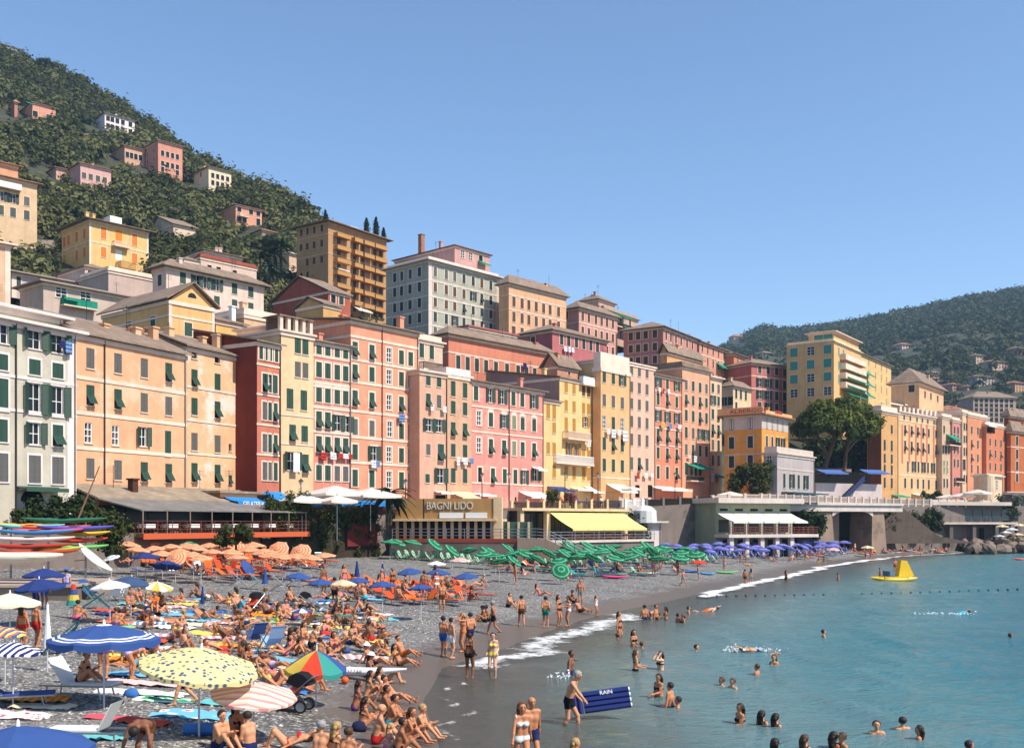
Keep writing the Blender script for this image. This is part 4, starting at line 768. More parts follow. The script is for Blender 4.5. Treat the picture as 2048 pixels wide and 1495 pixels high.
b = back('long cream house with green shutters and a white cornice in front of the palms', 920, 1460, 165, 1308, 1560, P('long_cream', C(248, 228, 205, .74)), [(1372, '.cooc.c' if 0 else 'cooocc', 1.9), (1470, 'cccccc', 2.0)], [1012, 1090, 1130, 1200, 1298, 1388], [(1385, 'c')], [885], 845, vp=2750, r=r1, roof='hip', rh=1.8, over=1.0, w=1.1, tw=.16, shut=GREEN)
b = back('stepped pale house with red roof terraces behind the long cream house', 1110, 1420, 190, 1255, 1400, P('stepped_pale', C(240, 215, 190, .72)), [(1320, 'ddd', 1.3)], [1160, 1210, 1300], pL=1085, vp=2900, r=r1, roof='flat', rh=.7, over=.3, roofm=P('terrace_red', C(190, 95, 70, .7)))
b = back('upper storey of the stepped pale house under a slate roof', 1130, 1340, 198, 1218, 1262, P('stepped_pale', C(240, 215, 190, .72)), vp=2900, r=r1, roof='hip', rh=1.2, over=.6, name='roof_room'); b.chimney(.7, .4, 1.4)
b = back('little white dormer house beside the stepped house', 1020, 1100, 186, 1270, 1330, P('small_white', C(228, 212, 195, .72)), [(1295, 'g', 1.4, 1.0)], [1075], vp=2900, r=r1, roof='hip', rh=.9, over=.3)
b = back('yellow attic house with a chimney behind the dark red roof', 1290, 1470, 123, 240, 330, P('attic_yellow', C(250, 205, 110, .74)), [(255, 'g.', .8, .6)], [1405, 1450], vp=2500, r=r2, roof='gable', rh=1.6, over=.4); b.chimney(.9, .2, 1.5, .6, WHITE)
b = back('terraced sand house with potted plants above the cream loggia', 20, 360, 128, 520, 640, P('sand_terrace', C(244, 205, 155, .74)), [(560, 'dddd', 1.1)], [120, 215, 250, 300], vp=2600, r=r3, roof='flat', rh=.9, over=.2, roofm=CREAM); b.chimney(.2, .3, 1.6, .7)
b = back('brick red house with cream framed windows under the tall balcony block', 440, 548, 185, 405, 530, P('brick_red', C(200, 105, 80, .72)), [(440, 'dc', 1.7)], [465, 505], [(390, 'd.d'), (425, '.d.')], [373, 322, 258], 165, vp=2700, r=r3, roof='gable', rh=3.8, over=.5, w=1.1, h=1.6, tw=.18)
b = back('low ochre house with a slate roof in front of the brick red house', 415, 500, 150, 470, 540, P('low_ochre', C(235, 190, 110, .72)), vp=2600, r=r3, roof='gable', rh=1.4, pL=280, over=.4)
# tall balcony apartment block
BB = P('balcony_ochre', C(216, 170, 112, .70)); BOR = plain('orange_balcony', C(205, 150, 88, .72))
b = Bld('apartment_block', 'tall ochre apartment block with stacked orange balconies against the sky', 440, 730, 245, 58, vp=2480, base=540, pL=282, r=r3, wall=BB, trim=P('pale_ochre', C(240, 200, 140, .74)), group=BG_)
b.srows([408, 370, 336, 305], [(90, 'dddd'), (165, 'cccc'), (245, 'ccc.'), (310, '..dd')], 1.0, 1.7); b.rows([492, 570, 612, 672, 700], [(90 + 63 * k, 'ccccc', 2.1) for k in range(7)], 1.25)
b.build(BROWN, roof='flat', rh=0, over=1.3, roofm=SLATE, leaves=1, tw=.1, bands=[118, 215])
for k in range(6):
    y = 112 + 63 * k
    for (x0, x1) in ((465, 532), (552, 592), (600, 650), (655, 715)): b.balcony(x0, x1, y + (x0 - 465) * .30, y + 17 + (x0 - 465) * .30, 1.5, BOR, BOR, solid=True)
b.stripe(552, 592, 78, 100, WHITE, 'hung_sheet'); b.awning(470, 525, 285, 298, 1.4, AWW); b.awning(552, 625, 470, 505, 2.5, AWW)
# the pale green palazzo
b = Bld('palazzo', 'big pale green palazzo with white pilasters and rows of shuttered windows', 940, 1292, 205, 250, vp=2880, base=650, pL=728, r=r3, wall=P('palazzo_green', C(192, 200, 176, .74)), trim=P('palazzo_white', C(240, 232, 215, .76)), group=BG_, cat='palace')
b.rows([973, 1028, 1070, 1116, 1162, 1205, 1250], [(308, 'xxxccbc', 1.9), (385, 'bbbbofc', 1.9), (457, 'bbbfccb', 1.9), (532, 'ccocccc', 2.0), (605, 'xccxccc', 1.9)], .9)
b.srows([895, 848, 806, 772], [(308, 'cddc'), (383, 'cccc'), (462, 'cccc'), (537, 'cccc')], .95, 1.85); b.build(DGREEN, roof='flat', rh=.9, over=.9, roofm=P('palazzo_white', C(240, 232, 215, .76)), leaves=1, tw=.22, bands=[350, 430, 500, 575], bh=.3, quoin=.9); b.pipe(958) if 0 else None
bb = Bld('roof_room', 'pink penthouse with terraces on top of the green palazzo', 1070, 1245, 216, 178, vp=2880, base=262, pL=770, r=r3, wall=P('penthouse_pink', C(228, 178, 165, .72)), trim=CREAM, group=BG_)
bb.rows([1110, 1150, 1200], [(220, 'ggd', 1.6)], 1.2).build(BROWN, roof='hip', rh=1.6, over=.5, roofm=P('rust_roof', C(150, 85, 65, .7)), leaves=1); bb.chimney(.02, .55, 3.2, 1.0, TERRA); bb.awning(1185, 1225, 250, 275, 1.5, AWG)
b = back('warm beige palazzo with brown shutters right of the green palazzo', 642, 1015, 214, 22, 360, P('beige_palazzo', C(246, 196, 145, .74)), [(45, 'ccccccc', 1.9), (140, 'ccccccc', 2.1), (238, 'ccccccc', 2.1), (330, 'cc.....', 2.)], [675, 728, 772, 820, 868, 910, 965], pL=578, vp=2980, r=r4, roof='hip', rh=2.2, over=.7, w=1.0, shut=BROWN, bands=[95, 190], bh=.2)
b = back('mauve pink palazzo with cream frames next to the warm beige palazzo', 1098, 1348, 232, 180, 500, P('mauve_palazzo', C(232, 172, 155, .74)), [(235, 'cccccc', 2.), (330, 'cccccc', 2.), (420, 'cccccc', 2.)], [1122, 1162, 1208, 1245, 1280, 1318], [(228, 'b'), ], [1018], 1002, vp=2750, r=r4, roof='hip', rh=2.0, over=.8, w=1.0, tw=.16, bands=[275], shut=BROWN)
b = back('terraced penthouse with green awnings and roof gardens above the mauve palazzo', 1260, 1480, 245, 190, 400, P('garden_pent', C(225, 190, 165, .72)), [(240, 'ddd', 2.), (330, 'ddd', 2.)], [1310, 1370, 1430], pL=1110, vp=2500, r=r4, roof='flat', rh=1.0, over=.6, roofm=P('terrace_beige', C(200, 180, 160, .7))); b.awning(1280, 1390, 200, 228, 2.2, AWG); b.awning(1345, 1470, 285, 312, 2.0, AWG); b.balcony(1270, 1475, 262, 285, 1.6, IRON)
b = back('small stone-coloured top storey with aerials over the terraced penthouse', 1225, 1330, 250, 125, 195, P('garden_pent', C(225, 190, 165, .72)), [(160, 'd', 1.4, 1.2)], [1290], pL=1095, vp=2500, r=r4, roof='hip', rh=2.0, over=.6, name='roof_room')
b = back('rust orange long house with two rows of green shutters behind the pink houses', 250, 915, 160, 352, 720, P('rust_long', C(236, 148, 112, .72)), [(402, 'cfccfccfc', 2.0), (532, 'ccccccccc', 2.1)], [313, 374, 434, 494, 558, 630, 702, 757, 810], pL=160, vp=2900, r=r4, roof='hip', rh=1.6, over=.8, shut=DGREEN, bands=[470], bh=.2)
hang(b, 735, 540, [(0, .9, 1.0, N_sheet, 'navy shirt')], where='on the rust orange long house'); hang(b, 560, 610, [(0, .8, .7, W_sheet, 'white cloth')], where='on the rust orange long house')
b = back('raspberry pink penthouse with a terrace railing on the rust orange house', 380, 690, 172, 300, 400, P('raspberry', C(215, 120, 110, .72)), [(325, 'd.d.d', 1.6)], [412, 480, 540, 600, 660], pL=225, vp=2900, r=r4, roof='flat', rh=.2, over=.4, name='roof_room', roofm=P('raspberry', C(215, 120, 110, .72))); b.balcony(470, 700, 345, 385, 1.2, IRON)
b = back('deep rose house with a hip roof and white washing lines', 925, 1280, 187, 325, 560, P('deep_rose', C(215, 125, 125, .72)), [(385, 'cccccc', 2.0)], [985, 1031, 1081, 1129, 1175, 1218], [(400, 'b.')], [800, 720], 690, vp=2870, r=r4, roof='hip', rh=2.0, over=.7, w=1.0)
hang(b, 1000, 432, [(0, .9, 1., W_sheet, 'white cloth'), (25, .8, 1., W_sheet, 'white shirt'), (48, .8, .9, W_sheet, 'white towel')], where='on the deep rose house')
b = back('brown roofed terrace house with a dormer in front of the deep rose house', 958, 1090, 168, 560, 640, P('dormer_house', C(225, 165, 125, .72)), [(600, 'd', .9, .7)], [1035], [(545, 'b')], [910], 865, vp=2700, r=r4, roof='gable', rh=2.2, over=.5)
b = back('yellow roof block with a wide terrace behind the ochre parapet house', 1225, 1410, 172, 520, 620, P('yellow_block', C(250, 225, 150, .74)), pL=1030, vp=2700, r=r4, roof='flat', rh=0, over=.3, roofm=CREAM, name='roof_room')
b = back('dusky pink palazzo with a hip roof above the red orange houses', 345, 565, 238, 305, 560, P('dusky_pink', C(222, 150, 135, .74)), [(360, 'cccccc', 2.), (430, 'cccccc', 2.), (500, 'cccccc', 2.)], [365, 395, 428, 462, 500, 535], [(350, 'bbbb'), (432, 'bbbb'), (515, 'bbbb')], [292, 232, 183, 135], 88, vp=2330, r=r5, roof='hip', rh=2.4, over=.9, tw=.2, shut=BROWN, w=1.1)
b = back('salmon palazzo with three window rows stepping down to the right', 580, 800, 262, 400, 720, P('salmon_palazzo', C(238, 168, 135, .74)), [(440, 'cccccc', 2.1), (520, 'cccccc', 2.2), (610, 'cccccc', 2.2)], [600, 635, 670, 705, 740, 775], vp=2400, r=r5, roof='hip', rh=1.8, over=.8, bands=[480], shut=BROWN); b.awning(690, 735, 535, 570, 1.5, AWG)
b = back('orange narrow palazzo beside the salmon palazzo', 805, 930, 275, 478, 760, P('orange_palazzo', C(232, 145, 100, .74)), [(520, 'ccc', 2.1), (600, 'ccc', 2.2), (680, 'ccc', 2.2)], [830, 870, 905], vp=2400, r=r5, roof='hip', rh=1.6, over=.8, shut=BROWN)
b = back('small cream house with green shutters above the hotel', 800, 918, 222, 690, 860, P('small_cream', C(250, 222, 165, .74)), [(735, 'ccc', 2.2), (825, 'c..', 2.2)], [820, 850, 882], [(785, 'oo')], [775, 755], 728, vp=2700, r=r5, roof='hip', rh=1.6, over=.6, w=1.0)
b = back('terracotta side house with a roof terrace of plants by the peach house', 370, 600, 196, 470, 580, P('terrace_ochre', C(240, 185, 120, .74)), [(510, 'dd.', 1.4)], [560, 590, 595], pL=330, vp=2600, r=r5, roof='gable', rh=1.8, over=.6, name='roof_room')
b = back('rose red palazzo with white frames left of the yellow tower block', 265, 460, 268, 480, 745, P('rose_red', C(214, 125, 115, .74)), [(510, 'cccc', 2.2), (578, 'oocc', 2.3), (640, 'oocc', 2.3), (700, 'cocc', 2.2)], [308, 350, 395, 436], vp=4200, r=r6, roof='hip', rh=2.2, over=.8, tw=.16, w=1.3, bands=[545, 610])
b = Bld('apartment_block', 'yellow apartment block with turquoise blinds and awnings above the pine', 690, 830, 262, 368, vp=2500, base=860, pL=447, r=r6, wall=P('apartment_yellow', C(250, 205, 125, .74)), trim=P('apartment_cream', C(250, 228, 180, .76)), group=BG_)
TURQ = plain('turquoise_blind', (.05, .26, .22)); b.srows([657, 570, 484], [(408, 'cgc'), (478, 'ccc'), (548, 'cgc'), (622, 'ggg')], 2.0, 2.2); b.rows([715, 740], [(420, 'cc', 2.2), (490, 'cc', 2.2), (560, 'cc', 2.2)], 1.1)
b.build(TURQ, roof='flat', rh=.9, over=.5, leaves=1, tw=.14, roofm=P('apartment_cream', C(250, 228, 180, .76)))
for k in range(4): b.balcony(720, 828, 432 + 48 * k, 458 + 48 * k, 1.6, CREAM, solid=True); b.awning(728, 822, 530 + 42 * (k % 3), 560 + 42 * (k % 3), 2.2, AWG) if k < 3 else None
bb = Bld('roof_room', 'penthouse with turquoise blinds on the yellow apartment block', 690, 818, 266, 318, vp=2500, base=372, pL=560, r=r6, wall=P('apartment_yellow', C(250, 205, 125, .74)), trim=CREAM, group=BG_)
bb.srows([660, 612], [(345, 'cc')], 2.4, 2.0); bb.rows([720, 760, 795], [(345, 'ddd', 1.8)], 1.2).build(TURQ, roof='flat', rh=.5, over=.9, leaves=1)
b = back('yellow block with green awnings stepping right of the yellow apartment block', 820, 985, 285, 428, 720, P('apartment_gold', C(248, 215, 135, .74)), [(470, 'cccc', 2.), (530, 'cccc', 2.), (590, 'cccc', 2.)], [870, 905, 935, 962], vp=2500, r=r6, roof='hip', rh=1.2, over=.7, shut=OCHRE)
for k in range(3): b.awning(822, 868, 505 + 55 * k, 540 + 55 * k, 2.0, AWG)
b = back('beige house with a broad slate hip roof beyond the pine', 1130, 1255, 255, 580, 720, P('beige_hip', C(242, 200, 145, .74)), [(640, 'ddd', 1.8)], [1160, 1190, 1225], [(610, 'dd')], [1090, 1000], 985, vp=2600, r=r6, roof='hip', rh=4.2, over=1.0, w=1.5)
b = back('grey tower of flats far up the valley behind the right row', 1408, 1628, 430, 655, 860, P('far_grey', C(200, 180, 165, .72)), [(672 + 24 * k, 'dddddddd') for k in range(5)], [1424 + 26 * k for k in range(8)], vp=14000, r=r6, roof='hip', rh=3, over=.8, w=1.6, h=2.2, name='apartment_block')
b = back('red roofed house peeping over the right row', 1335, 1430, 300, 722, 790, P('red_peep', C(225, 150, 120, .72)), [(735, 'ddd', 1.3)], [1350, 1380, 1410], vp=3000, r=r6, roof='hip', rh=2.2, over=.8, roofm=TERRA)
b = back('long beige terrace roofline above the striped gold house', 870, 1010, 248, 700, 730, P('terrace_sand', C(235, 205, 160, .74)), vp=3050, r=r6, roof='flat', rh=.4, over=.3, roofm=CREAM, name='roof_room'); b.awning(915, 985, 672, 692, 3, AWW); b.awning(995, 1075, 678, 700, 3, AWW)
# houses on the wooded hillside
def hillhouse(label, pC, pR, top, base, wall, rows_=None, cols=None, srows_=None, scols=None, pL=None, shut=None, rm=None, rh=1.2, vp=3200, roof='hip', w=1.0, h=1.6, r=r1):
    Y = hit_hill(r[0] + pC / r[2], r[1] + base / r[2])
    b = Bld('hill_house', label, pC, pR, Y, top, vp=vp, base=base + 14, pL=pL, r=r, wall=wall, trim=CREAM, group=HG)
    if cols: b.rows(cols, rows_, w, h)
    if scols: b.srows(scols, srows_, w, h)
    b.build(shut or DGREEN, roof=roof, rh=rh, over=.7, roofm=rm, leaves=1, tw=.12); HOUSES.append(b); return b
hillhouse('pink house with a turquoise awning high on the hillside at left', 180, 308, 402, 505, P('hh_pink', C(246, 175, 140, .74)), [(415, 'd.c', 2.), (465, 'd.c', 2.2)], [165 + 30, 218, 270], pL=100, w=1.8, h=2.0, rm=TERRA).awning(140, 180, 395, 412, 2, AWG)
hillhouse('bright white house with two window rows on the hillside', 580, 745, 460, 575, P('hh_white', C(252, 252, 250, .82)), [(490, 'ddddd', 1.9), (530, 'ddddd', 1.9)], [598, 622, 650, 680, 722], pL=532, rm=GREYROOF, w=1.5)
hillhouse('low salmon house left of the tall pink house on the hill', 690, 800, 640, 750, P('hh_salmon', C(238, 190, 155, .72)), [(655, 'dddd', 1.8), (690, 'dddd', 2.0)], [705, 728, 752, 778], pL=622, rm=TERRA, w=1.3)
hillhouse('tall pink house with four window rows on the hill', 875, 1010, 612, 820, P('hh_tallpink', C(238, 165, 135, .74)), [(628, 'dddd', 1.7), (682, 'dddd', 1.9), (740, 'dddd', 1.9), (770, 'd..d', 1.9)], [900, 928, 955, 982], [(625, 'dd'), (670, 'dd'), (715, 'dd'), (765, 'd.')], [850, 815], 798, rm=TERRA, w=1.2)
hillhouse('mauve house with a red roof edge on the hill slope', 445, 615, 738, 870, P('hh_mauve', C(240, 190, 180, .74)), [(755, 'cccc', 1.6), (805, 'cccc', 1.8)], [465, 502, 542, 580], [(745, 'd')], [412], 378, rm=TERRA, w=1.3, rh=1.6)
hillhouse('cream white house below the round pine on the hill', 1155, 1280, 758, 900, P('hh_cream', C(250, 238, 195, .78)), [(770, 'dddd', 1.4), (805, 'dddd', 1.7), (845, 'dddd', 1.7)], [1178, 1205, 1232, 1260], [(800, 'd')], [1112], 1075, rm=SLATE, w=1.2)
hillhouse('salmon house with a loggia low on the hill by the pines', 1305, 1450, 968, 1085, P('hh_loggia', C(246, 175, 135, .74)), [(990, 'd.dd', 1.8), (1040, 'dd.d', 2.2)], [1325, 1355, 1390, 1430], pL=1222, rm=TERRA, w=1.4).balcony(1315, 1365, 1015, 1030, 1.5, CREAM)
hillhouse('cream chalet with green shutters above the yellow villa', 960, 1082, 1075, 1160, P('hh_chalet', C(246, 225, 190, .74)), [(1090, 'c.c', 1.7)], [985, 1020, 1060], [(1090, 'oc')], [920, 862], 800, shut=GREEN, roof='gable', rh=4.0, w=1.4)
hillhouse('tiny house with a red tile roof among the trees right of the chalet', 1450, 1530, 1108, 1150, P('hh_tiny', C(215, 190, 160, .7)), rm=TERRA)
hillhouse('stone hut at the left of the pink hillside house', 80, 98, 400, 470, P('hh_hut', C(215, 150, 125, .7)), pL=60, rm=TERRA)
hillhouse('low pink outbuilding left of the mauve house', 310, 388, 762, 812, P('hh_out', C(238, 190, 165, .72)), rm=TERRA, rh=.6)
hillhouse('long pale building on the ridge top at the left skyline', 0, 128, 74, 105, P('hh_ridge', C(190, 195, 185, .7)), vp=3200, rm=GREYROOF, rh=.5)
hillhouse('pale wall house below the palms beside the balcony block', 245, 290, 215, 320, P('hh_palm', C(240, 205, 165, .74)), vp=2700, r=r3, roof='flat', rh=.3)
# terrace walls of dry stone on the slope
for k, (x0, x1, y) in enumerate([(430, 560, 605), (545, 640, 650), (1010, 1085, 712), (70, 200, 1200), (200, 300, 1215)]):
    p0, p1, q = x0 / r1[2], x1 / r1[2], 60 + y / r1[2]; Ya, Yb = hit_hill(p0, q), hit_hill(p1, q); A, B2 = at(p0, q, Ya), at(p1, q, Yb); hgt = 2.4
    o = ob('terrace_wall', MB().add([A - Vector((0, 0, 2)), B2 - Vector((0, 0, 2)), B2 + Vector((0, .6, hgt)), A + Vector((0, .6, hgt)), A + Vector((0, 1.6, hgt)), B2 + Vector((0, 1.6, hgt))], [(0, 1, 2, 3), (3, 2, 5, 4)]), P('dry_stone', C(190, 178, 160, .6), C(120, 110, 95, .6), .6))
    later(o, 'dry stone terrace wall on the wooded slope', 'wall', 'terrace walls', p0)
# villas on the far headland
FH = [(1468, 672, 26, 16, (200, 175, 155)), (1525, 705, 24, 12, (200, 200, 195)), (1804, 688, 24, 20, (225, 205, 195)), (1952, 710, 26, 14, (225, 205, 165)), (1985, 722, 30, 14, (230, 205, 180)), (1865, 745, 20, 12, (220, 195, 175)), (1868, 757, 34, 10, (205, 195, 175)),
      (1855, 730, 18, 8, (235, 235, 225)), (1925, 730, 16, 8, (215, 190, 170)), (1955, 752, 34, 18, (205, 200, 190)), (1905, 768, 22, 12, (220, 170, 150)), (1935, 772, 20, 10, (225, 165, 140)), (2030, 765, 20, 18, (230, 190, 140)), (2035, 695, 24, 16, (215, 160, 150)), (2030, 673, 20, 8, (200, 190, 180)), (2010, 690, 14, 8, (190, 185, 180)), (1800, 722, 10, 6, (230, 230, 225)), (1890, 762, 14, 10, (225, 215, 200))]
for k, (p, y, w, hh, c) in enumerate(FH):
    Y = 440.0
    while Y < 1300 and H + (HZ - y - hh) / F * Y > float(far_z(p, Y)): Y += 4
    b = Bld('far_villa', 'x', p, p + w, Y, y, vp=5200, base=y + hh + 4, depth=10, wall=P('far_wall_%d' % k, C(*c, .72)), trim=CREAM, group='villas on the far headland')
    del b.root['label']; n = max(2, w // 6); b.rows([p + w * (i + .7) / (n + .4) for i in range(n)], [(y + hh * (j + .6) / max(1, hh // 6), 'd' * n, 1.6 * Y / 900) for j in range(max(1, hh // 6))], 1.4 * Y / 900)
    b.build(BROWN, roof='hip', rh=2.2 * Y / 800, over=.9, roofm=(TERRA, SLATE)[k % 2], leaves=1, tw=0); later(b.root, '%s villa among trees on the far headland' % ('pink' if c[0] - c[2] > 45 and c[1] < 180 else 'cream' if c[0] > 222 else 'beige' if c[0] > 204 else 'grey'), 'house', 'villas on the far headland', p)
# ------------------------------------------------------------------ restaurants, bath houses and walls along the promenade edge
q1 = (0, 900, 4.9825); q2 = (380, 900, 4.876); q3 = (740, 930, 4.096); q4 = (1200, 930, 4.096)
def panelrow(b, x0, x1, ya, yb, n, gap, y0, m, name, parent=None):
    t0, t1 = b.t(x0), b.t(x1); za, zb = b.zt(ya, x0), b.zt(yb, x0); w = (t1 - t0) / n
    for k in range(n): ob(name, MB().box(t0 + w * k + gap / 2, y0, zb, t0 + w * (k + 1) - gap / 2, y0 + .05, za), m, parent or b.root)
def railing(root, pts, hgt, m, n_bar=3, step=1.2, r=.03, name='railing', post='post'):
    """posts and rails between points (local to root)"""
    rail = MB()
    for a, c in zip(pts[:-1], pts[1:]):
        a, c = Vector(a), Vector(c); L = (c - a).length; k = max(1, int(L / step))
        for j in range(n_bar): z = Vector((0, 0, hgt * (j + 1) / n_bar)); rail.tube(a + z, c + z, r, n=5)
        for i in range(k + 1): p = a.lerp(c, i / k); ob(post, MC.setdefault(('post', hgt, r), MB().tube((0, 0, 0), (0, 0, hgt), r * 1.3, n=6).mesh('post')), m, root, p)
    return ob(name, rail, m, root)
BRW = plaster('brown_boards', C(96, 62, 45, .8)); CORR = roofmat('corrugated_grey_roof', (0.20, 0.18, 0.165), .2); OLDR = roofmat('worn_brown_roof', (0.30, 0.23, 0.16))
ORF = plain('orange_fascia', C(205, 95, 55, .8))
b = Bld('restaurant', 'beach restaurant with worn brown gable roof and a long open veranda', 985, 2620, 84, 490, vp=2060, pL=395, r=q1, wall=BRW, trim=WOOD, cat='restaurant', zb=4.6)
b.build(roof='gable', rh=1.25, over=.5, tw=0, roofm=OLDR)
vx0, vx1 = -.5, b.W + .4; dz = .35; o_ = -5.2
ob('veranda_roof', MB().add([(vx0, -.1, b.h + .05), (vx1, -.1, b.h + .05), (vx1, o_, b.h - .95), (vx0, o_, b.h - .95), (vx0, -.1, b.h + .15), (vx1, -.1, b.h + .15), (vx1, o_, b.h - .85), (vx0, o_, b.h - .85)], [(0, 1, 2, 3), (4, 7, 6, 5), (2, 6, 7, 3), (0, 3, 7, 4), (1, 5, 6, 2)]), CORR, b.root)
ob('deck', MB().box(vx0, o_ - .2, dz - .3, vx1, -.02, dz), WOOD, b.root); ob('deck_fascia', MB().box(vx0, o_ - .28, dz - .45, vx1, o_ - .205, dz + .02), ORF, b.root)
for k in range(9): ob('post', MB().box(vx0 + .2 + k * (vx1 - vx0 - .5) / 8, o_ + .02, dz, vx0 + .28 + k * (vx1 - vx0 - .5) / 8, o_ + .1, b.h - .95), plain('pale_post', C(150, 130, 115)), b.root)
for k in range(8): ob('window', MB().box(.4 + k * (b.W - .8) / 8, -.06, 1.2, .3 + (k + 1) * (b.W - .8) / 8, -.01, b.h - .4), GLASS, b.root)
railing(b.root, [(vx0, o_ - .1, dz), (vx1, o_ - .1, dz)], 1.0, plain('brown_rail', C(110, 60, 45)), 3, 1.6)
TCL = fabric('table_cloth', C(250, 246, 240, .85), 0); CH = plain('chair_wood', C(120, 70, 45))
def chair_mesh():
    if 'cafe_chair' in MC: return MC['cafe_chair']
    mb = MB().box(-.2, -.2, .43, .2, .2, .47).box(-.2, .17, .6, .2, .2, .9)
    for sx in (-1, 1): mb.box(sx * .2 - .02, .17, 0, sx * .2 + .02, .21, .9).box(sx * .2 - .02, -.2, 0, sx * .2 + .02, -.16, .43)
    MC['cafe_chair'] = mb.mesh('cafe_chair'); return MC['cafe_chair']
def place(bld, x, y, z): return bld.root.matrix_basis @ Vector((x, y, z))
def table(bld, x, y, z, words, px, cloth=TCL):
    t = empty('cafe_table', place(bld, x, y, z), bld.rz); ob('tablecloth', MB().box(-.5, -.5, .45, .5, .5, .76), cloth, t); ob('leg', MB().box(-.05, -.05, 0, .05, .05, .45), CH, t)
    later(t, 'square table with white cloth ' + words, 'table', 'cafe tables', px)
    for s_ in (-1, 1):
        c = ob('cafe_chair', chair_mesh(), CH, None, place(bld, x + s_ * .8, y, z), (0, 0, bld.rz + (R(90) if s_ < 0 else -R(90)))); later(c, 'brown wooden chair at a white table ' + words, 'chair', 'cafe chairs', px + s_ * 4)
for k in range(8): table(b, vx0 + 1.4 + k * (vx1 - vx0 - 2.4) / 7.5, o_ + .9, dz, 'on the restaurant veranda', 250 + 35 * k)
MAT_SIGNW = plain('white_letters', (.8, .8, .8), var=0)
b = Bld('ice_cream_shop', 'ice cream shop with a blue lettered awning at the foot of the red wall', 440, 530, 97, 985, vp=2100, zb=5.2, depth=7, wall=BRW, trim=WOOD, cat='shop')
b.build(roof='flat', rh=0, over=.2, roofm=OLDR); b.awning(446, 526, 992, 1013, 1.8, AWB, val=.5); text(b.root, 'GELATERIA', .62, MAT_SIGNW, (b.t(455), -1.92, b.zt(1012, 446) + .05), (R(90), 0, 0), ext=.01, sx=.95)
b.stripe(450, 524, 1016, 1040, DARK, 'shop_window')
b = Bld('terrace_restaurant', 'terrace restaurant under long blue awnings on the ivy wall', 522, 836, 101, 990, vp=2500, zb=6.0, depth=4, wall=plaster('terrace_wall', C(120, 85, 70, .7)), trim=WOOD, cat='restaurant')
b.build(roof='none'); b.awning(522, 560, 982, 1006, 2.4, AWB); b.awning(560, 700, 1000, 1014, 1.6, AWB, val=.5); b.awning(700, 788, 1000, 1012, 1.6, AWB, val=.5)
railing(b.root, [(b.t(600), -3.4, .2), (b.t(836), -3.4, .2)], 1.0, IRON, 2, 1.6)
def market_umbrella(px, py, wpx, Y, m, words, hgt=3.2):
    D = wpx * Y / F; p = at(px, py, Y); t = empty('market_umbrella', (p.x, p.y, p.z - hgt), R(40)); h2 = D * .16
    c = MB(); e = D / 2; n = 4
    for k in range(4):
        a0, a1 = R(90 * k + 45), R(90 * k + 135); A = (e * 1.3 * math.cos(a0), e * 1.3 * math.sin(a0)); B2 = (e * 1.3 * math.cos(a1), e * 1.3 * math.sin(a1)); rows_ = []
        for j in range(5):
            f = j / 4; rows_.append([((A[0] + (B2[0] - A[0]) * i / n) * f, (A[1] + (B2[1] - A[1]) * i / n) * f, hgt - h2 * f - .10 * f * math.sin(math.pi * i / n)) for i in range(n + 1)])
        rows_.append([(q[0], q[1], q[2] - .22) for q in rows_[-1]])
        for j in range(5):
            for i in range(n): c.quad(rows_[j][i], rows_[j + 1][i], rows_[j + 1][i + 1], rows_[j][i + 1])
    ob('canopy', c, m, t); ob('pole', MB().tube((0, 0, -1.2), (0, 0, hgt + .15), .05, n=8), METAL, t)
    for k in range(4): a0 = R(90 * k + 45); ob('rib', MB().tube((0, 0, hgt - .08), (e * 1.27 * math.cos(a0), e * 1.27 * math.sin(a0), hgt - h2 - .06), .02, n=4), METAL, t)
    later(t, words, 'parasol', 'big square cafe parasols', px)
AWIV = fabric('ivory_canvas', C(250, 240, 228, .85), .3)
for px, py, w, Y in ((670, 970, 105, 104), (741, 975, 98, 106), (604, 987, 82, 100), (674, 990, 66, 100)): market_umbrella(px, py, w, Y, AWIV, 'wide ivory square parasol over the ivy terrace')
for px, py, w, Y in ((1895, 988, 36, 212), (1925, 985, 40, 210), (1955, 978, 44, 208)): market_umbrella(px, py, w, Y, AWIV, 'white square parasol on the far right terrace')
for px, py, w, Y in ((1262, 972, 30, 158), (1460, 982, 40, 166)): market_umbrella(px, py, w, Y, AWIV, 'white cafe parasol on the middle promenade', 2.6)
b = Bld('ivy_wall', 'dark retaining wall overgrown with hanging ivy below the terrace', 525, 752, 96, 1022, vp=2350, zb=2.2, depth=3, wall=plaster('shady_wall', C(70, 62, 48, .8), C(50, 56, 34, .8), .6), trim=STONE, cat='wall')
b.build(roof='none'); IVYB = b
ob('red_panel', MB().box(b.t(690), -.35, b.zt(1092, 690), b.t(750), -.2, b.zt(1047, 690)), plaster('red_board', C(122, 42, 40, .8)), b.root)
for x in (520, 530): ob('notice_sign', MB().box(b.t(x) - .22, -.5, b.zt(1076, x), b.t(x) + .22, -.45, b.zt(1067, x)), WHITE, b.root)
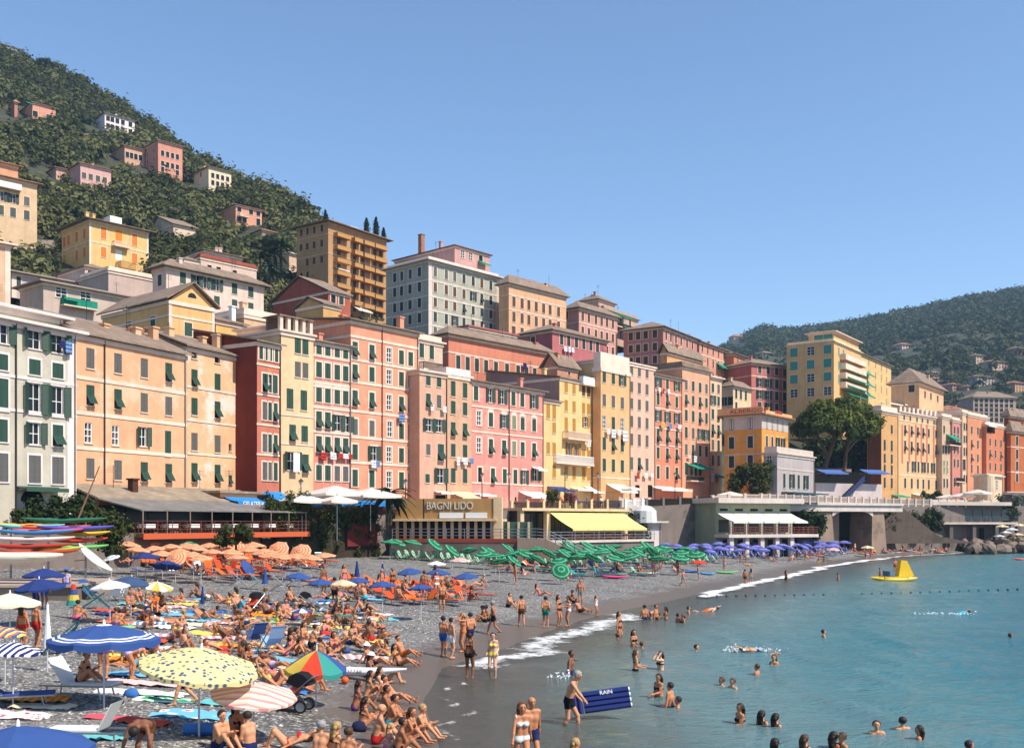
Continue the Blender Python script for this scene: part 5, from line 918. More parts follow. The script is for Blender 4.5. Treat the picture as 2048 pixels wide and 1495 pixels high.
# bath house with the big parapet sign
CRM = plaster('bath_cream', C(246, 222, 165, .76)); OCP = plaster('bath_ochre', C(205, 160, 85, .74), C(190, 140, 70, .7), .4)
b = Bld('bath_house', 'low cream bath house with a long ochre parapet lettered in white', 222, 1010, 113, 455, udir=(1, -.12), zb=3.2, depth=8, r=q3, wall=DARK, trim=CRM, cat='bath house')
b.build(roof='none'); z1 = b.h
ob('eave', MB().box(-.3, -.9, z1 - .02, b.W + .5, 8, z1 + .22), CRM, b.root); ob('parapet', MB().box(-.1, -.5, z1 + .225, b.W + .1, -.2, z1 + 2.4).box(-.1, -.198, z1 + .225, .2, 7, z1 + 2.4), OCP, b.root); ob('corner_pier', MB().box(b.W + .1, -.6, z1 - 4, b.W + 1.0, .4, z1 + 2.55), CRM, b.root)
ob('white_board', MB().box(b.t(578), -.62, z1 + .3, b.t(770), -.51, z1 + .9), WHITE, b.root); ob('white_board', MB().box(b.t(790), -.62, z1 + .3, b.t(965), -.51, z1 + .9), WHITE, b.root)
ob('parapet_joint', MB().box(b.t(445), -.53, z1 + .23, b.t(452), -.5, z1 + 2.38), DARK, b.root)
text(b.root, 'BAGNI LIDO', 1.15, plain('pale_letters', C(225, 215, 200), var=0), (b.t(470), -.58, z1 + 1.25), (R(90), 0, 0), sx=.80, ext=.05)
n = 12
for k in range(n + 1): x = .05 + k * (b.W - .2) / n; ob('column', MB().box(x - .16, -.2, .9, x + .16, -.02, z1 - .03), CRM, b.root)
ob('plinth', MB().box(-.3, -1.6, .5, b.W + 6, -.21, .9), plaster('red_tiles', C(165, 75, 55, .75)), b.root); ob('terrace_front', MB().box(-.3, -1.55, -2.6, b.W + 6, -.22, .495), STONE, b.root)
railing(b.root, [(-.2, -1.45, .9), (b.W + 3, -1.45, .9)], 1.05, METAL, 3, 1.8, .035)
ob('glass_door', MB().box(b.W + 1.05, .5, .9, b.W + 4.2, .6, z1 - .1), plain('green_glass', C(60, 95, 85), .2), b.root)
for k in range(3): ob('door_post', MB().box(b.W + 1.5 + k * 1.1, .3, .9, b.W + 1.72 + k * 1.1, .495, z1 - .1), CRM, b.root)
# ramp curving down from its terrace
t = empty('ramp', place(b, b.W + 3, -2.2, 0), b.rz); mb = MB(); pts = []
for k in range(9):
    a = k / 8; x = a * 8; zt_ = 1.0 - 2.4 * max(0, a - .35) / .65; pts.append((x, -1.2, zt_))
for p, q_ in zip(pts[:-1], pts[1:]): mb.add([(p[0], p[1], -1.6), (q_[0], q_[1], -1.6), (q_[0], q_[1], q_[2]), (p[0], p[1], p[2]), (p[0], 1, p[2]), (q_[0], 1, q_[2])], [(0, 1, 2, 3), (3, 2, 5, 4)])
ob('slope', mb, plaster('ramp_concrete', C(170, 150, 130, .75)), t); railing(t, pts, 1.0, METAL, 3, 1.4, .035); tag(t, 'concrete ramp with a metal handrail curving down beside the bath house', 'ramp')
# cafe with the yellow awning
b = Bld('beach_cafe', 'beach cafe under a slanting yellow awning with a railed terrace', 1175, 2035, 127, 372, vp=3300, zb=3.4, depth=6, r=q3, wall=plaster('cafe_dark', C(70, 60, 52, .8)), trim=CRM, cat='cafe')
b.build(roof='none'); ob('terrace_wall', MB().box(.05, -6.3, -2.4, b.W - .05, -.05, -.005), STONE, b.root); ob('floor', MB().box(0, -6.5, .0, b.W, -.02, .25), plaster('white_slab', C(235, 225, 210, .76)), b.root); ob('ceiling_slab', MB().box(-.2, -1.8, b.h, b.W + .2, 6, b.h + .35), CRM, b.root)
for x in (1180, 1395, 2030): ob('pillar', MB().box(b.t(x) - .3, -1.5, .25, b.t(x) + .3, -.9, b.h), CRM, b.root)
YAW = fabric('yellow_awning', C(254, 236, 150, .88), .3); t0, t1 = b.t(1400), b.t(2010); za = b.h - .2
aw = empty('awning', (0, 0, 0)); aw.parent = b.root
for k in range(5):
    a0, a1 = t0 + (t1 - t0) * k / 5, t0 + (t1 - t0) * (k + 1) / 5; mb = MB()
    for j in range(4): f0, f1 = j / 4, (j + 1) / 4; g = lambda x, f: (x + .4 * f, -1.6 - 3.6 * f, za - 2.0 * f - .12 * math.sin(math.pi * f)); mb.quad(g(a0 + .03, f0), g(a1 - .03, f0), g(a1 - .03, f1), g(a0 + .03, f1))
    mb.box(a0 + .43, -5.25, za - 2.25, a1 + .37, -5.2, za - 2.0); ob('awning_panel', mb, YAW, aw)
ob('awning_bar', MB().tube((t0 + .4, -5.1, za - 2.0), (t1 + .4, -5.1, za - 2.0), .05), METAL, aw)
for k in range(4): ob('post', MB().tube((t0 + 1 + k * (t1 - t0 - 1) / 3, -5.0, .25), (t0 + 1 + k * (t1 - t0 - 1) / 3, -5.0, za - 2.0), .05), METAL, b.root)
railing(b.root, [(0, -6.3, .25), (b.W, -6.3, .25)], 1.05, METAL, 3, 1.8, .03)
for k in range(9): ob('glass_panel', MB().box(b.t(1210) + k * 1.05, -.12, .3, b.t(1210) + k * 1.05 + .95, -.03, b.h - .3), GLASS, b.root)
for k in range(7): table(b, b.t(1480) + k * (t1 - t0) / 7.2, -4.2, .25, 'under the yellow awning', 1105 + k * 18, CH)
# promenade balustrade pieces follow the deck edge
def balustrade(p0, p1, m, pm, words, hgt=1.05, solid=False, step=3.2, extra=0.0):
    A = at(p0, 0, out_y(p0)); t = empty('balustrade', (A.x, A.y, deck_z(p0))); n = max(1, int((p1 - p0) / 30)); pts = []
    for k in range(n + 1): p = p0 + (p1 - p0) * k / n; Y = out_y(p) + .3 + extra; pts.append(Vector(((p - CX) / F * Y - A.x, Y - A.y, deck_z(p) - deck_z(p0))))
    for a, c in zip(pts[:-1], pts[1:]):
        L = (c - a).length; d = (c - a) / L; k = max(1, round(L / step)); ang = math.atan2(d.y, d.x)
        for i in range(k):
            q_ = a + d * (L * i / k); w = L / k; z = q_.z
            ob('pier', MC.setdefault(('pier', hgt, step), MB().box(-.22, -.22, -.4, .22, .22, hgt + .15).mesh('pier')), pm, t, q_, (0, 0, ang)); pn = MB()
            if solid: pn.box(.24, -.08, 0, w - .24, .08, hgt)
            else:
                pn.box(.24, -.06, hgt - .12, w - .24, .06, hgt).box(.24, -.06, 0, w - .24, .06, .1); nb = max(3, int(w / .28))
                for j in range(nb): xx = .3 + (w - .6) * j / (nb - 1); pn.box(xx - .04, -.04, .1, xx + .04, .04, hgt - .12)
            ob('panel', pn, m, t, q_, (0, 0, ang))
    tag(t, words, 'balustrade'); return t
balustrade(1022, 1245, IRON, CRM, 'balustrade with dark panels and cream piers above the yellow awning')
balustrade(1250, 1300, WHITE, WHITE, 'white balustrade beside the conical parasol', step=2.0)
balustrade(1292, 1425, plaster('hedge_box', C(45, 42, 38, .8)), STONE, 'dark planter parapet along the middle promenade', solid=True)
balustrade(1425, 1650, HGY, HGY, 'pale stone balustrade above the green bath house', step=2.4)
balustrade(1650, 1860, HGY, HGY, 'stone balustrade on the road viaduct', step=2.4)
balustrade(1860, 2000, HGY, HGY, 'stone parapet by the far terrace', solid=True)
balustrade(240, 520, WOOD, WOOD, 'low wooden parapet behind the restaurant', extra=14)
# green bath house on two storeys, its corner towards the sea
GW = plaster('bath_green', C(168, 184, 150, .74)); GS = plaster('bath_white', C(238, 232, 216, .74))
b = Bld('bath_house', 'pale green bath house wing with white awnings, red railing and ground floor pillars', 950, 1560, 152, 308, vp=5200, zb=.5, depth=8, r=q4, wall=GW, trim=GS, cat='bath house')
b.build(roof='none'); ob('roof_slab', MB().box(-.6, -1.4, b.h, b.W + 1.5, 9, b.h + .75), GS, b.root)
fl = b.zt(565, 950); ob('balcony_slab', MB().box(-.3, -3.4, fl - .45, b.W + 2.5, -.01, fl), GS, b.root)
for k in range(5):
    x0, x1 = b.W * k / 5, b.W * (k + 1) / 5; ob('vent', MB().box(x0 + .7, -.06, b.zt(372, 950), x1 - .7, -.005, b.zt(355, 950)), DARK, b.root); ob('window', MB().box(x0 + .5, -.08, fl + .3, x1 - .5, -.006, b.zt(445, 950)), GLASS, b.root)
    mb = MB(); za = b.zt(388, 950); g = lambda x, f: (x + .5 * f, -.05 - 3.3 * f, za - 1.3 * f - .1 * math.sin(3.14 * f))
    for j in range(3): mb.quad(g(x0 + .08, j / 3), g(x1 - .08, j / 3), g(x1 - .08, (j + 1) / 3), g(x0 + .08, (j + 1) / 3))
    mb.box(x0 + .58, -3.38, za - 1.55, x1 + .42, -3.34, za - 1.3); ob('awning', mb, AWW, b.root); ob('post', MB().box(x0 + .1, -3.3, fl, x0 + .25, -3.15, za - 1.3), GS, b.root); ob('pillar', MB().box(x0 + .2, -3.0, 0, x0 + .9, -2.4, fl - .46), GS, b.root); ob('doorway', MB().box(x0 + 1.2, -.07, 0, x1 - .3, -.005, fl - .8), DARK, b.root)
railing(b.root, [(0, -3.3, fl), (b.W + 2.4, -3.3, fl), (b.W + 2.4, -.1, fl)], 1.05, plain('red_rail', C(150, 75, 65)), 3, .9, .035)
b2 = Bld('bath_house', 'green bath house wing with a blue grey awning left of its corner', 440, 945, 163, 330, udir=(.95, -.31), zb=.5, depth=8, r=q4, wall=GW, trim=GS, cat='bath house')
b2.build(roof='none'); ob('roof_slab', MB().box(-1.5, -1.2, b2.h, b2.W + .5, 9, b2.h + .7), GS, b2.root); fl = b2.zt(585, 440) ; ob('balcony_slab', MB().box(-3, -3.0, fl - .45, b2.W + .3, -.01, fl), GS, b2.root)
b2.awning(610, 690, 405, 450, 2.6, plain('blue_awning2', C(95, 125, 185)), val=.2); b2.awning(700, 910, 400, 440, 2.6, fabric('grey_blue_awning', C(120, 135, 150, .8), .15)); b2.awning(440, 620, 430, 455, 2.8, AWW)
for k in range(5): ob('window', MB().box(1 + k * (b2.W - 1) / 5, -.07, fl + .2, (k + 1) * (b2.W - 1) / 5 + .7, -.005, b2.zt(460, 440)), GLASS, b2.root); ob('pillar', MB().box(.5 + k * (b2.W - 1) / 5, -2.8, 0, 1.1 + k * (b2.W - 1) / 5, -2.2, fl - .46), GS, b2.root); ob('doorway', MB().box(1.4 + k * (b2.W - 1) / 5, -.07, 0, (k + 1) * (b2.W - 1) / 5, -.005, fl - .8), DARK, b2.root)
for k in (2, 6): ob('vent', MB().box(2 + k * 2.2, -.05, b2.h - 2.2, 5 + k * 2.2, -.004, b2.h - 1.7), DARK, b2.root)
railing(b2.root, [(-2.5, -2.9, fl), (b2.W, -2.9, fl)], 1.05, plain('red_rail', C(150, 75, 65)), 3, .9, .035)
# white kiosk and stair left of it
b = Bld('beach_kiosk', 'small white beach kiosk with a pale flat canopy', 165, 500, 146, 470, vp=5000, zb=.8, depth=5, r=q4, wall=plaster('kiosk_white', C(235, 230, 220, .78)), trim=GS, cat='kiosk')
b.rows([235, 330], [(540, 'dd', 1.6, 2.6)]).build(roof='flat', rh=0, over=.8, roofm=GS); ob('drinks_fridge', MB().box(b.t(185), -.7, 2.2, b.t(285), -.1, 4.4), plain('turquoise_fridge', C(95, 190, 190), .4), b.root)
t = empty('white_stair', at(1236, 1040, 147), R(25)); mb = MB()
for k in range(9): mb.box(k * .7, 0, -1.5, k * .7 + .7, 2.2, 2.6 - k * .34)
ob('flight', mb, GS, t); ob('side_wall', MB().add([(0, -.3, -1.5), (6.3, -.3, -1.5), (6.3, -.3, .4), (0, -.3, 3.4), (0, 0, 3.4), (6.3, 0, .4)], [(0, 1, 2, 3), (3, 2, 5, 4)]), GS, t); tag(t, 'white stair with sloping side wall down from the promenade', 'stair')
p = at(1290, 1024, 146); t = empty('garden_parasol', (p.x, p.y, 5.6)); ob('canopy', MB().lathe([(0, 2.7), (.9, 2.5), (1.6, 1.9), (1.7, .2)], 12), fabric('white_canvas', C(240, 238, 235, .85), .2), t); ob('pole', MB().tube((0, 0, -1.5), (0, 0, 2.7), .05), METAL, t); tag(t, 'grey white dome tent parasol beside the green bath house', 'parasol')
# road viaduct with stone piers and dark vaults
t = empty('viaduct', at(1660, 1045, out_y(1660) - .2)); t.location.z = 2.0; u = Vector((2.0, 1.0)).normalized(); t.rotation_euler = (0, 0, math.atan2(u.y, u.x)); 
def vt(px): k = (px - CX) / F; X0, Y0 = t.location.x, t.location.y; return (k * Y0 - X0) / (u.x - k * u.y)
zz = 9.3 - 2.0; ob('deck_beam', MB().box(vt(1560), -.6, zz - 1.5, vt(1800), 9, zz - .05), GS, t); ob('deck_edge', MB().box(vt(1560), -.9, zz - .45, vt(1800), -.605, zz - .02), GS, t)
STP = plaster('pier_stone', C(175, 155, 130, .72), C(110, 98, 80, .7), .6)
for a_, c_ in ((1637, 1662), (1743, 1766)): ob('pier', MB().add([(vt(a_) - .5, -.5, -2), (vt(c_) + .5, -.5, -2), (vt(c_), -.2, zz - 1.52), (vt(a_), -.2, zz - 1.52), (vt(a_) - .5, 5, -2), (vt(c_) + .5, 5, -2), (vt(c_), 5, zz - 1.52), (vt(a_), 5, zz - 1.52)], [(0, 1, 2, 3), (4, 0, 3, 7), (1, 5, 6, 2), (3, 2, 6, 7)]), STP, t)
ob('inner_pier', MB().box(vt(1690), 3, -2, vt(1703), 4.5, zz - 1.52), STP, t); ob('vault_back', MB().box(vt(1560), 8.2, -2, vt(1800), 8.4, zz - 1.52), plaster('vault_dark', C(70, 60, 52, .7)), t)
ob('arch_spandrel', MB().add([(vt(1662) + (vt(1743) - vt(1662)) * k / 10, -.35, zz - 1.5 - .9 * (abs(k - 5) / 5) ** 4) for k in range(11)] + [(vt(1743), -.35, zz - 1.4), (vt(1662), -.35, zz - 1.4)], [tuple(range(13))]), GS, t)
tag(t, 'white road viaduct on rough stone piers with dark vaults below', 'viaduct')
# white garden terrace with blue stair below the pine
b = Bld('garden_terrace', 'white walled garden terrace with blue awnings under the umbrella pine', 1632, 1764, 196, 945, vp=5000, zb=9.2, depth=10, wall=plaster('terrace_white', C(222, 216, 208, .76)), trim=GS, cat='terrace')
b.h = b.zt(965, 1632); b.build(roof='none'); zt_ = b.h; NAVY = plain('navy_structure', C(38, 50, 92), .6)
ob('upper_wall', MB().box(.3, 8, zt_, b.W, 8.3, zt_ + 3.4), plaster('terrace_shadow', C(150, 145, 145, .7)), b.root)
for a_, c_ in ((1632, 1680), (1718, 1762)): b.awning(a_, c_, 938, 948, 2.2, plain('blue_terrace_awning', C(80, 110, 175)))
ob('terrace_room', MB().box(.4, 2.5, zt_, b.t(1760), 3, zt_ + 2.4), DARK, b.root)
st = MB()
for k in range(14): st.box(b.t(1665) + k * .45, -2.0, .2 + k * .33, b.t(1665) + k * .45 + .6, -.4, .5 + k * .33)
st.add([(b.t(1665), -2.05, 0), (b.t(1665) + 6.3, -2.05, 4.7), (b.t(1665) + 6.3, -2.05, 5.8), (b.t(1665), -2.05, 1.1)], [(0, 1, 2, 3)]); ob('blue_stair', st, NAVY, b.root)
# restaurant terrace at the far right
b = Bld('cliff_restaurant', 'grey two-storey terrace restaurant with dark glazing above the rocks', 960, 1520, 204, 1010, vp=6000, zb=1.5, depth=10, r=r7, wall=plaster('cliff_grey', C(120, 112, 104, .72)), trim=GS, cat='restaurant')
b.build(roof='none'); ob('roof_slab', MB().box(-3, -1.5, b.h, b.W + .8, 10, b.h + .7), HGY, b.root); fl = b.zt(1160, 960); ob('floor_slab', MB().box(-2, -2.6, fl - .4, b.W + 1.2, -.01, fl), HGY, b.root)
for k in range(7): ob('window', MB().box(b.t(1085) + k * 2.55, -.1, fl + .3, b.t(1085) + k * 2.55 + 2.2, -.006, b.h - .9), plain('teal_glass', C(40, 60, 70), .2), b.root)
for k in range(4): ob('pillar', MB().box(.5 + k * 6, -2.2, -.5, 1.4 + k * 6, -1.5, fl - .41), plaster('cliff_grey', C(120, 112, 104, .72)), b.root)
ob('orange_door', MB().box(b.t(1125), -.15, 0, b.t(1185), -.01, fl - 1.2), ORF, b.root); ob('doorway', MB().box(b.t(1310), -.15, 0, b.t(1350), -.01, fl - 1.2), DARK, b.root); railing(b.root, [(-1.8, -2.5, fl), (b.W + 1.1, -2.5, fl)], 1.0, IRON, 3, 2.0)
t = empty('stone_stair', at(1800, 1050, 191)); t.location.z = 1.8; t.rotation_euler = (0, 0, R(12))
ob('flight', MB().add([(0, 0, 7.2), (8, 0, 1.5), (16, 0, .2), (-7.5, 0, .2), (0, 1.2, 7.2), (8, 1.2, 1.5), (-7.5, 1.2, .2), (0, -.0, 6.2), (16, 1.2, .2)], [(3, 2, 1, 0), (0, 1, 5, 4), (3, 0, 4, 6), (1, 2, 8, 5)]), plaster('stair_stone', C(120, 108, 95, .7), C(80, 72, 60, .7), .5), t); tag(t, 'dark stone double stair beside the viaduct', 'stair')
b = Bld('beach_pavilion', 'flat roofed dark pavilion at the right edge', 1545, 1900, 238, 900, vp=5000, zb=2, depth=8, r=r7, wall=plaster('pav_dark', C(95, 85, 78, .72)), trim=GS, cat='pavilion')
b.rows([1640, 1700, 1800], [(1000, 'ddd', 4, 2.5)]).build(roof='flat', rh=0, over=1.5, roofm=HGY)
# street lamps along the promenade
def lamp(px, ptop, Y, words):
    z0 = deck_z(px); p = at(px, ptop, Y); hh = p.z - z0; t = empty('street_lamp', (p.x, p.y, z0)); ob('post', MB().tube((0, 0, 0), (0, 0, hh - .7), .09, .05, 8), IRON, t); ob('lantern', MB().lathe([(.05, hh - .7), (.24, hh - .2), (.1, hh - .08), (0, hh)], 6), plain('lamp_glass', C(210, 205, 190), .3), t); ob('lantern_cap', MB().lathe([(.3, hh - .2), (.12, hh - .02), (0, hh + .1)], 6), IRON, t)
    later(t, 'old iron lantern post ' + words, 'street lamp', 'lantern posts', px)
lamp(46, 968, 80, 'before the pale green house'); 
for p_ in (602, 811, 964, 1018, 1130, 1196, 1350): lamp(p_, 958 if p_ < 900 else 945, fac_y(p_) - 7, 'on the promenade before the painted houses')
# wooden flagpole leaning over the kayaks, and tall poles
A = at(145, 1065, 66); B2 = at(199, 932, 66); tag(ob('leaning_pole', MB().tube(A, B2, .07, .04), plain('pole_wood', C(150, 110, 80))), 'long bare wooden pole leaning over the kayak rack', 'pole')
# ------------------------------------------------------------------ trees and other vegetation
def cloud(centres, radii, n_each, size, seed, squash=0.8, inner=0.25):
    """leaf clumps: small quads spread through ellipsoids; returns verts, faces, tint"""
    rs = np.random.RandomState(seed); cs = np.asarray(centres, float); rr = np.asarray(radii, float); n_each = np.broadcast_to(n_each, len(cs)); idx = np.repeat(np.arange(len(cs)), n_each); n = len(idx)
    d = rs.randn(n, 3); d /= np.linalg.norm(d, axis=1)[:, None]; rad = inner + (1 - inner) * rs.rand(n) ** 0.45
    rad *= 0.82 + 0.36 * np.sin(d[:, 0] * 5 + idx) * np.sin(d[:, 1] * 6 + idx * 1.7) + 0.12 * rs.randn(n)
    P = cs[idx] + d * rad[:, None] * rr[idx][:, None] * np.array([1, 1, squash])
    nn = d * 1.0 + rs.randn(n, 3) * 0.30 + np.array([0, 0, 0.25]); nn /= np.linalg.norm(nn, axis=1)[:, None]
    a = np.cross(nn, rs.randn(n, 3)); a /= np.linalg.norm(a, axis=1)[:, None] + 1e-9; b = np.cross(nn, a); s = (np.asarray(size) * np.ones(len(cs)))[idx] * (0.6 + 0.8 * rs.rand(n))
    a *= s[:, None]; b *= s[:, None] * 0.7; bend = nn * s[:, None] * 0.25
    V = np.stack([P - a - bend, P - b * 0.9, P + a - bend, P + b * 0.9], 1).reshape(-1, 3); Fq = np.arange(4 * n).reshape(-1, 4)
    tint = np.clip(rs.rand(len(cs))[idx] * 0.7 + 0.3 * rs.rand(n), 0, 1); return V, Fq, np.repeat(tint, 4)
def crown(name, parent, m, *a, **k): V, Fq, t = cloud(*a, **k); return ob(name, npmesh(name, V, Fq, False, {'tint': t}), m, parent)
L_PINE = leafmat('umbrella_pine_needles', (0.030, 0.048, 0.010), (0.15, 0.17, 0.030)); L_DARK = leafmat('dark_evergreen_leaves', (0.012, 0.026, 0.010), (0.045, 0.065, 0.022)); L_OLIVE = leafmat('olive_leaves', (0.030, 0.040, 0.022), (0.105, 0.115, 0.070)); L_FAR = leafmat('woodland_leaves', (0.018, 0.030, 0.012), (0.085, 0.095, 0.040)); L_IVY = leafmat('ivy_leaves', (0.02, 0.034, 0.010), (0.075, 0.090, 0.022)); L_CYP = leafmat('cypress_leaves', (0.008, 0.018, 0.008), (0.022, 0.036, 0.014))
L_MIX = leafmat('hillside_leaves', (0.030, 0.040, 0.010), (0.185, 0.182, 0.068)); BARK = plain('bark', (0.075, 0.05, 0.035), 0.95, var=.4); PBARK = plain('pine_bark', (0.14, 0.075, 0.05), 0.95, var=.4); L_FLOW = leafmat('flower_hedge_leaves', (0.04, 0.05, 0.02), (0.36, 0.12, 0.13)); L_MAG = leafmat('magnolia_leaves', (0.020, 0.038, 0.012), (0.085, 0.085, 0.025))
# hillside wood: one mass nobody could count
rs = np.random.RandomState(21); cen = []; rad = []
hb = [(h_.pC, h_._t and h_.yc, h_.W, h_.D, h_.xc) for h_ in HOUSES]
pts = []
for k in range(7200):
    p = rs.uniform(-450, 760); a0, z0, a1, z1, a2, z2 = hill_prof(p); Y = rs.uniform(a1 - 45, a2 + 22); Y = min(Y, a2 + 22); x = (p - CX) / F * Y
    if Y < 150: continue
    z = float(hill_z(p, Y)); pts.append((p, Y, x, z))
occ = [(b_.pC, b_.W, b_.D, b_.xc, b_.yc, b_.z0, b_.h, b_.u, b_.v) for b_ in HOUSES]
for (p, Y, x, z) in pts:
    r_ = (1.5 + 3.2 * rs.rand() ** 1.6) * (1.0 if Y < 330 else 1.2); ok = True; py = HZ - (z + r_ * 1.2 - H) / Y * F
    for (pc, W_, D_, xc, yc, zb_, hh, u_, v_) in occ:
        q = Vector((x - xc, y_ := Y - yc)); lx, ly = q.dot(u_), q.dot(v_)
        if -r_ - .5 < lx < W_ + r_ + .5 and -r_ - .5 < ly < D_ + r_ + .5: ok = False; break
        wpx0, wpx1 = pc - F * D_ / yc * .9, pc + F * W_ / yc; base_py = HZ - (zb_ + 1.4 - H) / yc * F
        if Y < yc and wpx0 - 6 < p < wpx1 + 6 and py < base_py - F * hh / yc * .12 and yc - Y < 60: ok = False; break
    # keep the yellow villa, chalet and the long cream house free too
    if 100 < p < 300 and py < 545 and Y < 232: ok = False
    if ok: cen.append((x, Y, z + r_ * .55)); rad.append(r_)
cen = np.array(cen); rad = np.array(rad); V, Fq, t = cloud(cen, rad, 110, 0.15 * rad + .07, 5, .9, .5)
core = np.array([(1, 0, 0), (-.5, .87, 0), (-.5, -.87, 0), (0, 0, .9), (0, 0, -.9)]) * .72  # dark cores put inside the crowns, closing the view through the leaves
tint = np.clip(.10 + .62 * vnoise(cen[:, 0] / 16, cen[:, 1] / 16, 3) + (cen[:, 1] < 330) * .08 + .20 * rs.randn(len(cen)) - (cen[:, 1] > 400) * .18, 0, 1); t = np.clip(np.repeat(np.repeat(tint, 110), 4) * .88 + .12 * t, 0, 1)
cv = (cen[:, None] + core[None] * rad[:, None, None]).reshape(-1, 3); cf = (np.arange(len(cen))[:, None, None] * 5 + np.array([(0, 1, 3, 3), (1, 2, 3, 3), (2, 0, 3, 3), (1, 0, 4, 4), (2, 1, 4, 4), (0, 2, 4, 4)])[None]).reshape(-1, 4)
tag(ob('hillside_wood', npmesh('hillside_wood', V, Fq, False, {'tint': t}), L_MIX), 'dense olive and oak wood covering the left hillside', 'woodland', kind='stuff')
me = bpy.data.meshes.new('core'); me.from_pydata(cv.tolist(), [], [tuple(dict.fromkeys(f)) for f in cf.tolist()]); tag(ob('cores', me, leafmat('core_leaves', (0.012, 0.018, 0.008), (0.02, 0.028, 0.012))), 'dark undergrowth put inside the crowns of the hillside wood', 'cores', kind='stuff')
# headland wood
cen = []; rad = []
for k in range(9000):
    p = rs.uniform(1290, 2500); Y = 440 + 890 * rs.rand() ** .8; x = (p - CX) / F * Y; z = float(far_z(p, Y)); r_ = rs.uniform(4.0, 8.5) * (.5 + .5 * Y / 1300)
    py = HZ - (z + r_ - H) / Y * F
    if any(fp - 4 < p < fp + fw + 4 and fy - 1 < py < fy + fh + 3 for fp, fy, fw, fh, _ in FH): continue
    cen.append((x, Y, z + r_ * .4)); rad.append(r_)
cen = np.array(cen); rad = np.array(rad); V, Fq, t = cloud(cen, rad, 34, 0.26 * rad, 6, .8, .4); tag(ob('headland_wood', npmesh('headland_wood', V, Fq, False, {'tint': t}), L_FAR), 'dark wooded slope of the far headland', 'woodland', kind='stuff')
def tree(name, label, base, hgt, spread, m, n=900, leaf=.35, trunk=.3, lean=(0, 0), flat=.55, group=None, nb=14, seed=1, cat='tree', bark=None, low=.45):
    rs_ = random.Random(seed); t = empty(name, base); top = Vector((lean[0], lean[1], hgt * low)); tb = MB(); tb.path([(0, 0, -1), (lean[0] * .35, lean[1] * .35, hgt * low * .5), top], [trunk, trunk * .8, trunk * .6], 7); cs = []; rr = []
    for k in range(nb):
        a = k * 2.4; q = math.sqrt((k + .5) / nb) * spread * .72; c = top + Vector((q * math.cos(a), q * math.sin(a), (hgt - hgt * low) * (.62 - .45 * (q / spread) ** 1.6) * rs_.uniform(.8, 1.1))); cs.append(c); rr.append(spread * rs_.uniform(.24, .42))
        tb.path([top - Vector((0, 0, hgt * .04 * rs_.random())), top.lerp(c, .55) - Vector((0, 0, .3)), c], [trunk * .4, trunk * .22, trunk * .08], 5)
    ob('trunk', tb, bark or BARK, t); crown('crown', t, m, cs, rr, n // nb, leaf, seed, squash=flat, inner=.1); tag(t, label, cat, group); return t
# great umbrella pine by the hotel
p0 = at(1650, 1000, 206); t = empty('umbrella_pine', (p0.x, p0.y, 9.2)); tb = MB(); rs_ = random.Random(5)
def L(px, py, dy=0): q = at(px, py, 206 + dy); return Vector((q.x - p0.x, q.y - p0.y, q.z - 9.2))
for path, r0 in (([(1638, 990), (1645, 950), (1656, 915), (1668, 880), (1690, 850), (1720, 830)], .62), ([(1690, 985), (1688, 950), (1692, 905), (1700, 870), (1690, 835)], .5), ([(1656, 915), (1640, 880), (1620, 850), (1600, 830)], .34), ([(1692, 905), (1715, 875), (1740, 855)], .3), ([(1668, 880), (1665, 845), (1660, 815)], .3)):
    tb.path([L(*q) for q in path], [r0 * (1 - .16 * i) for i in range(len(path))], 8)
ob('trunk', tb, PBARK, t); cs = []; rr = []
for k in range(130):
    a = k * 2.399; q = math.sqrt((k + .5) / 130); px = 1674 + 84 * q * math.cos(a); dy = 8.0 * q * math.sin(a); top = 806 + 34 * q ** 2.6 + (12 if px < 1630 else 0); c = L(px, top + rs_.uniform(-2, 30 if px < 1690 else 46) * (1.0 - q * .35), dy); cs.append(c); rr.append(rs_.uniform(1.2, 2.3))
crown('crown', t, L_PINE, cs, rr, 520, .34, 4, squash=.75, inner=.1); tag(t, 'great umbrella pine with a flat dark green crown beside the hotel', 'tree')
# named trees on the skyline and between houses
def htree(name, label, px, py, hpx, wpx, m, seed, **k):
    Y = hit_hill(px, py); z = float(hill_z(px, Y)); s_ = Y / F; return tree(name, label, ((px - CX) / F * Y, Y, z), hpx * s_, wpx * s_ / 2, m, seed=seed, **k)
htree('round_pine', 'large round pine on the skyline right of the tall pink house', 378, 318, 52, 58, L_DARK, 3, n=2200, leaf=.42, nb=18, flat=.8, low=.3)
htree('round_pine', 'round pine on the skyline above the cream white hill house', 432, 345, 34, 64, L_DARK, 4, n=1800, leaf=.42, nb=18, flat=.7, low=.3)
htree('round_pine', 'tall tree on the skyline above the bright white house', 256, 222, 46, 50, L_DARK, 5, n=1600, leaf=.45, nb=16, flat=.8, low=.3)
htree('round_pine', 'bushy pine at the far left of the skyline', 92, 150, 38, 44, L_DARK, 6, n=1400, leaf=.45, nb=14, flat=.8, low=.3)
htree('round_pine', 'small round pine right of the white house on the skyline', 345, 285, 30, 46, L_DARK, 7, n=1400, leaf=.4, nb=14, flat=.8, low=.3)
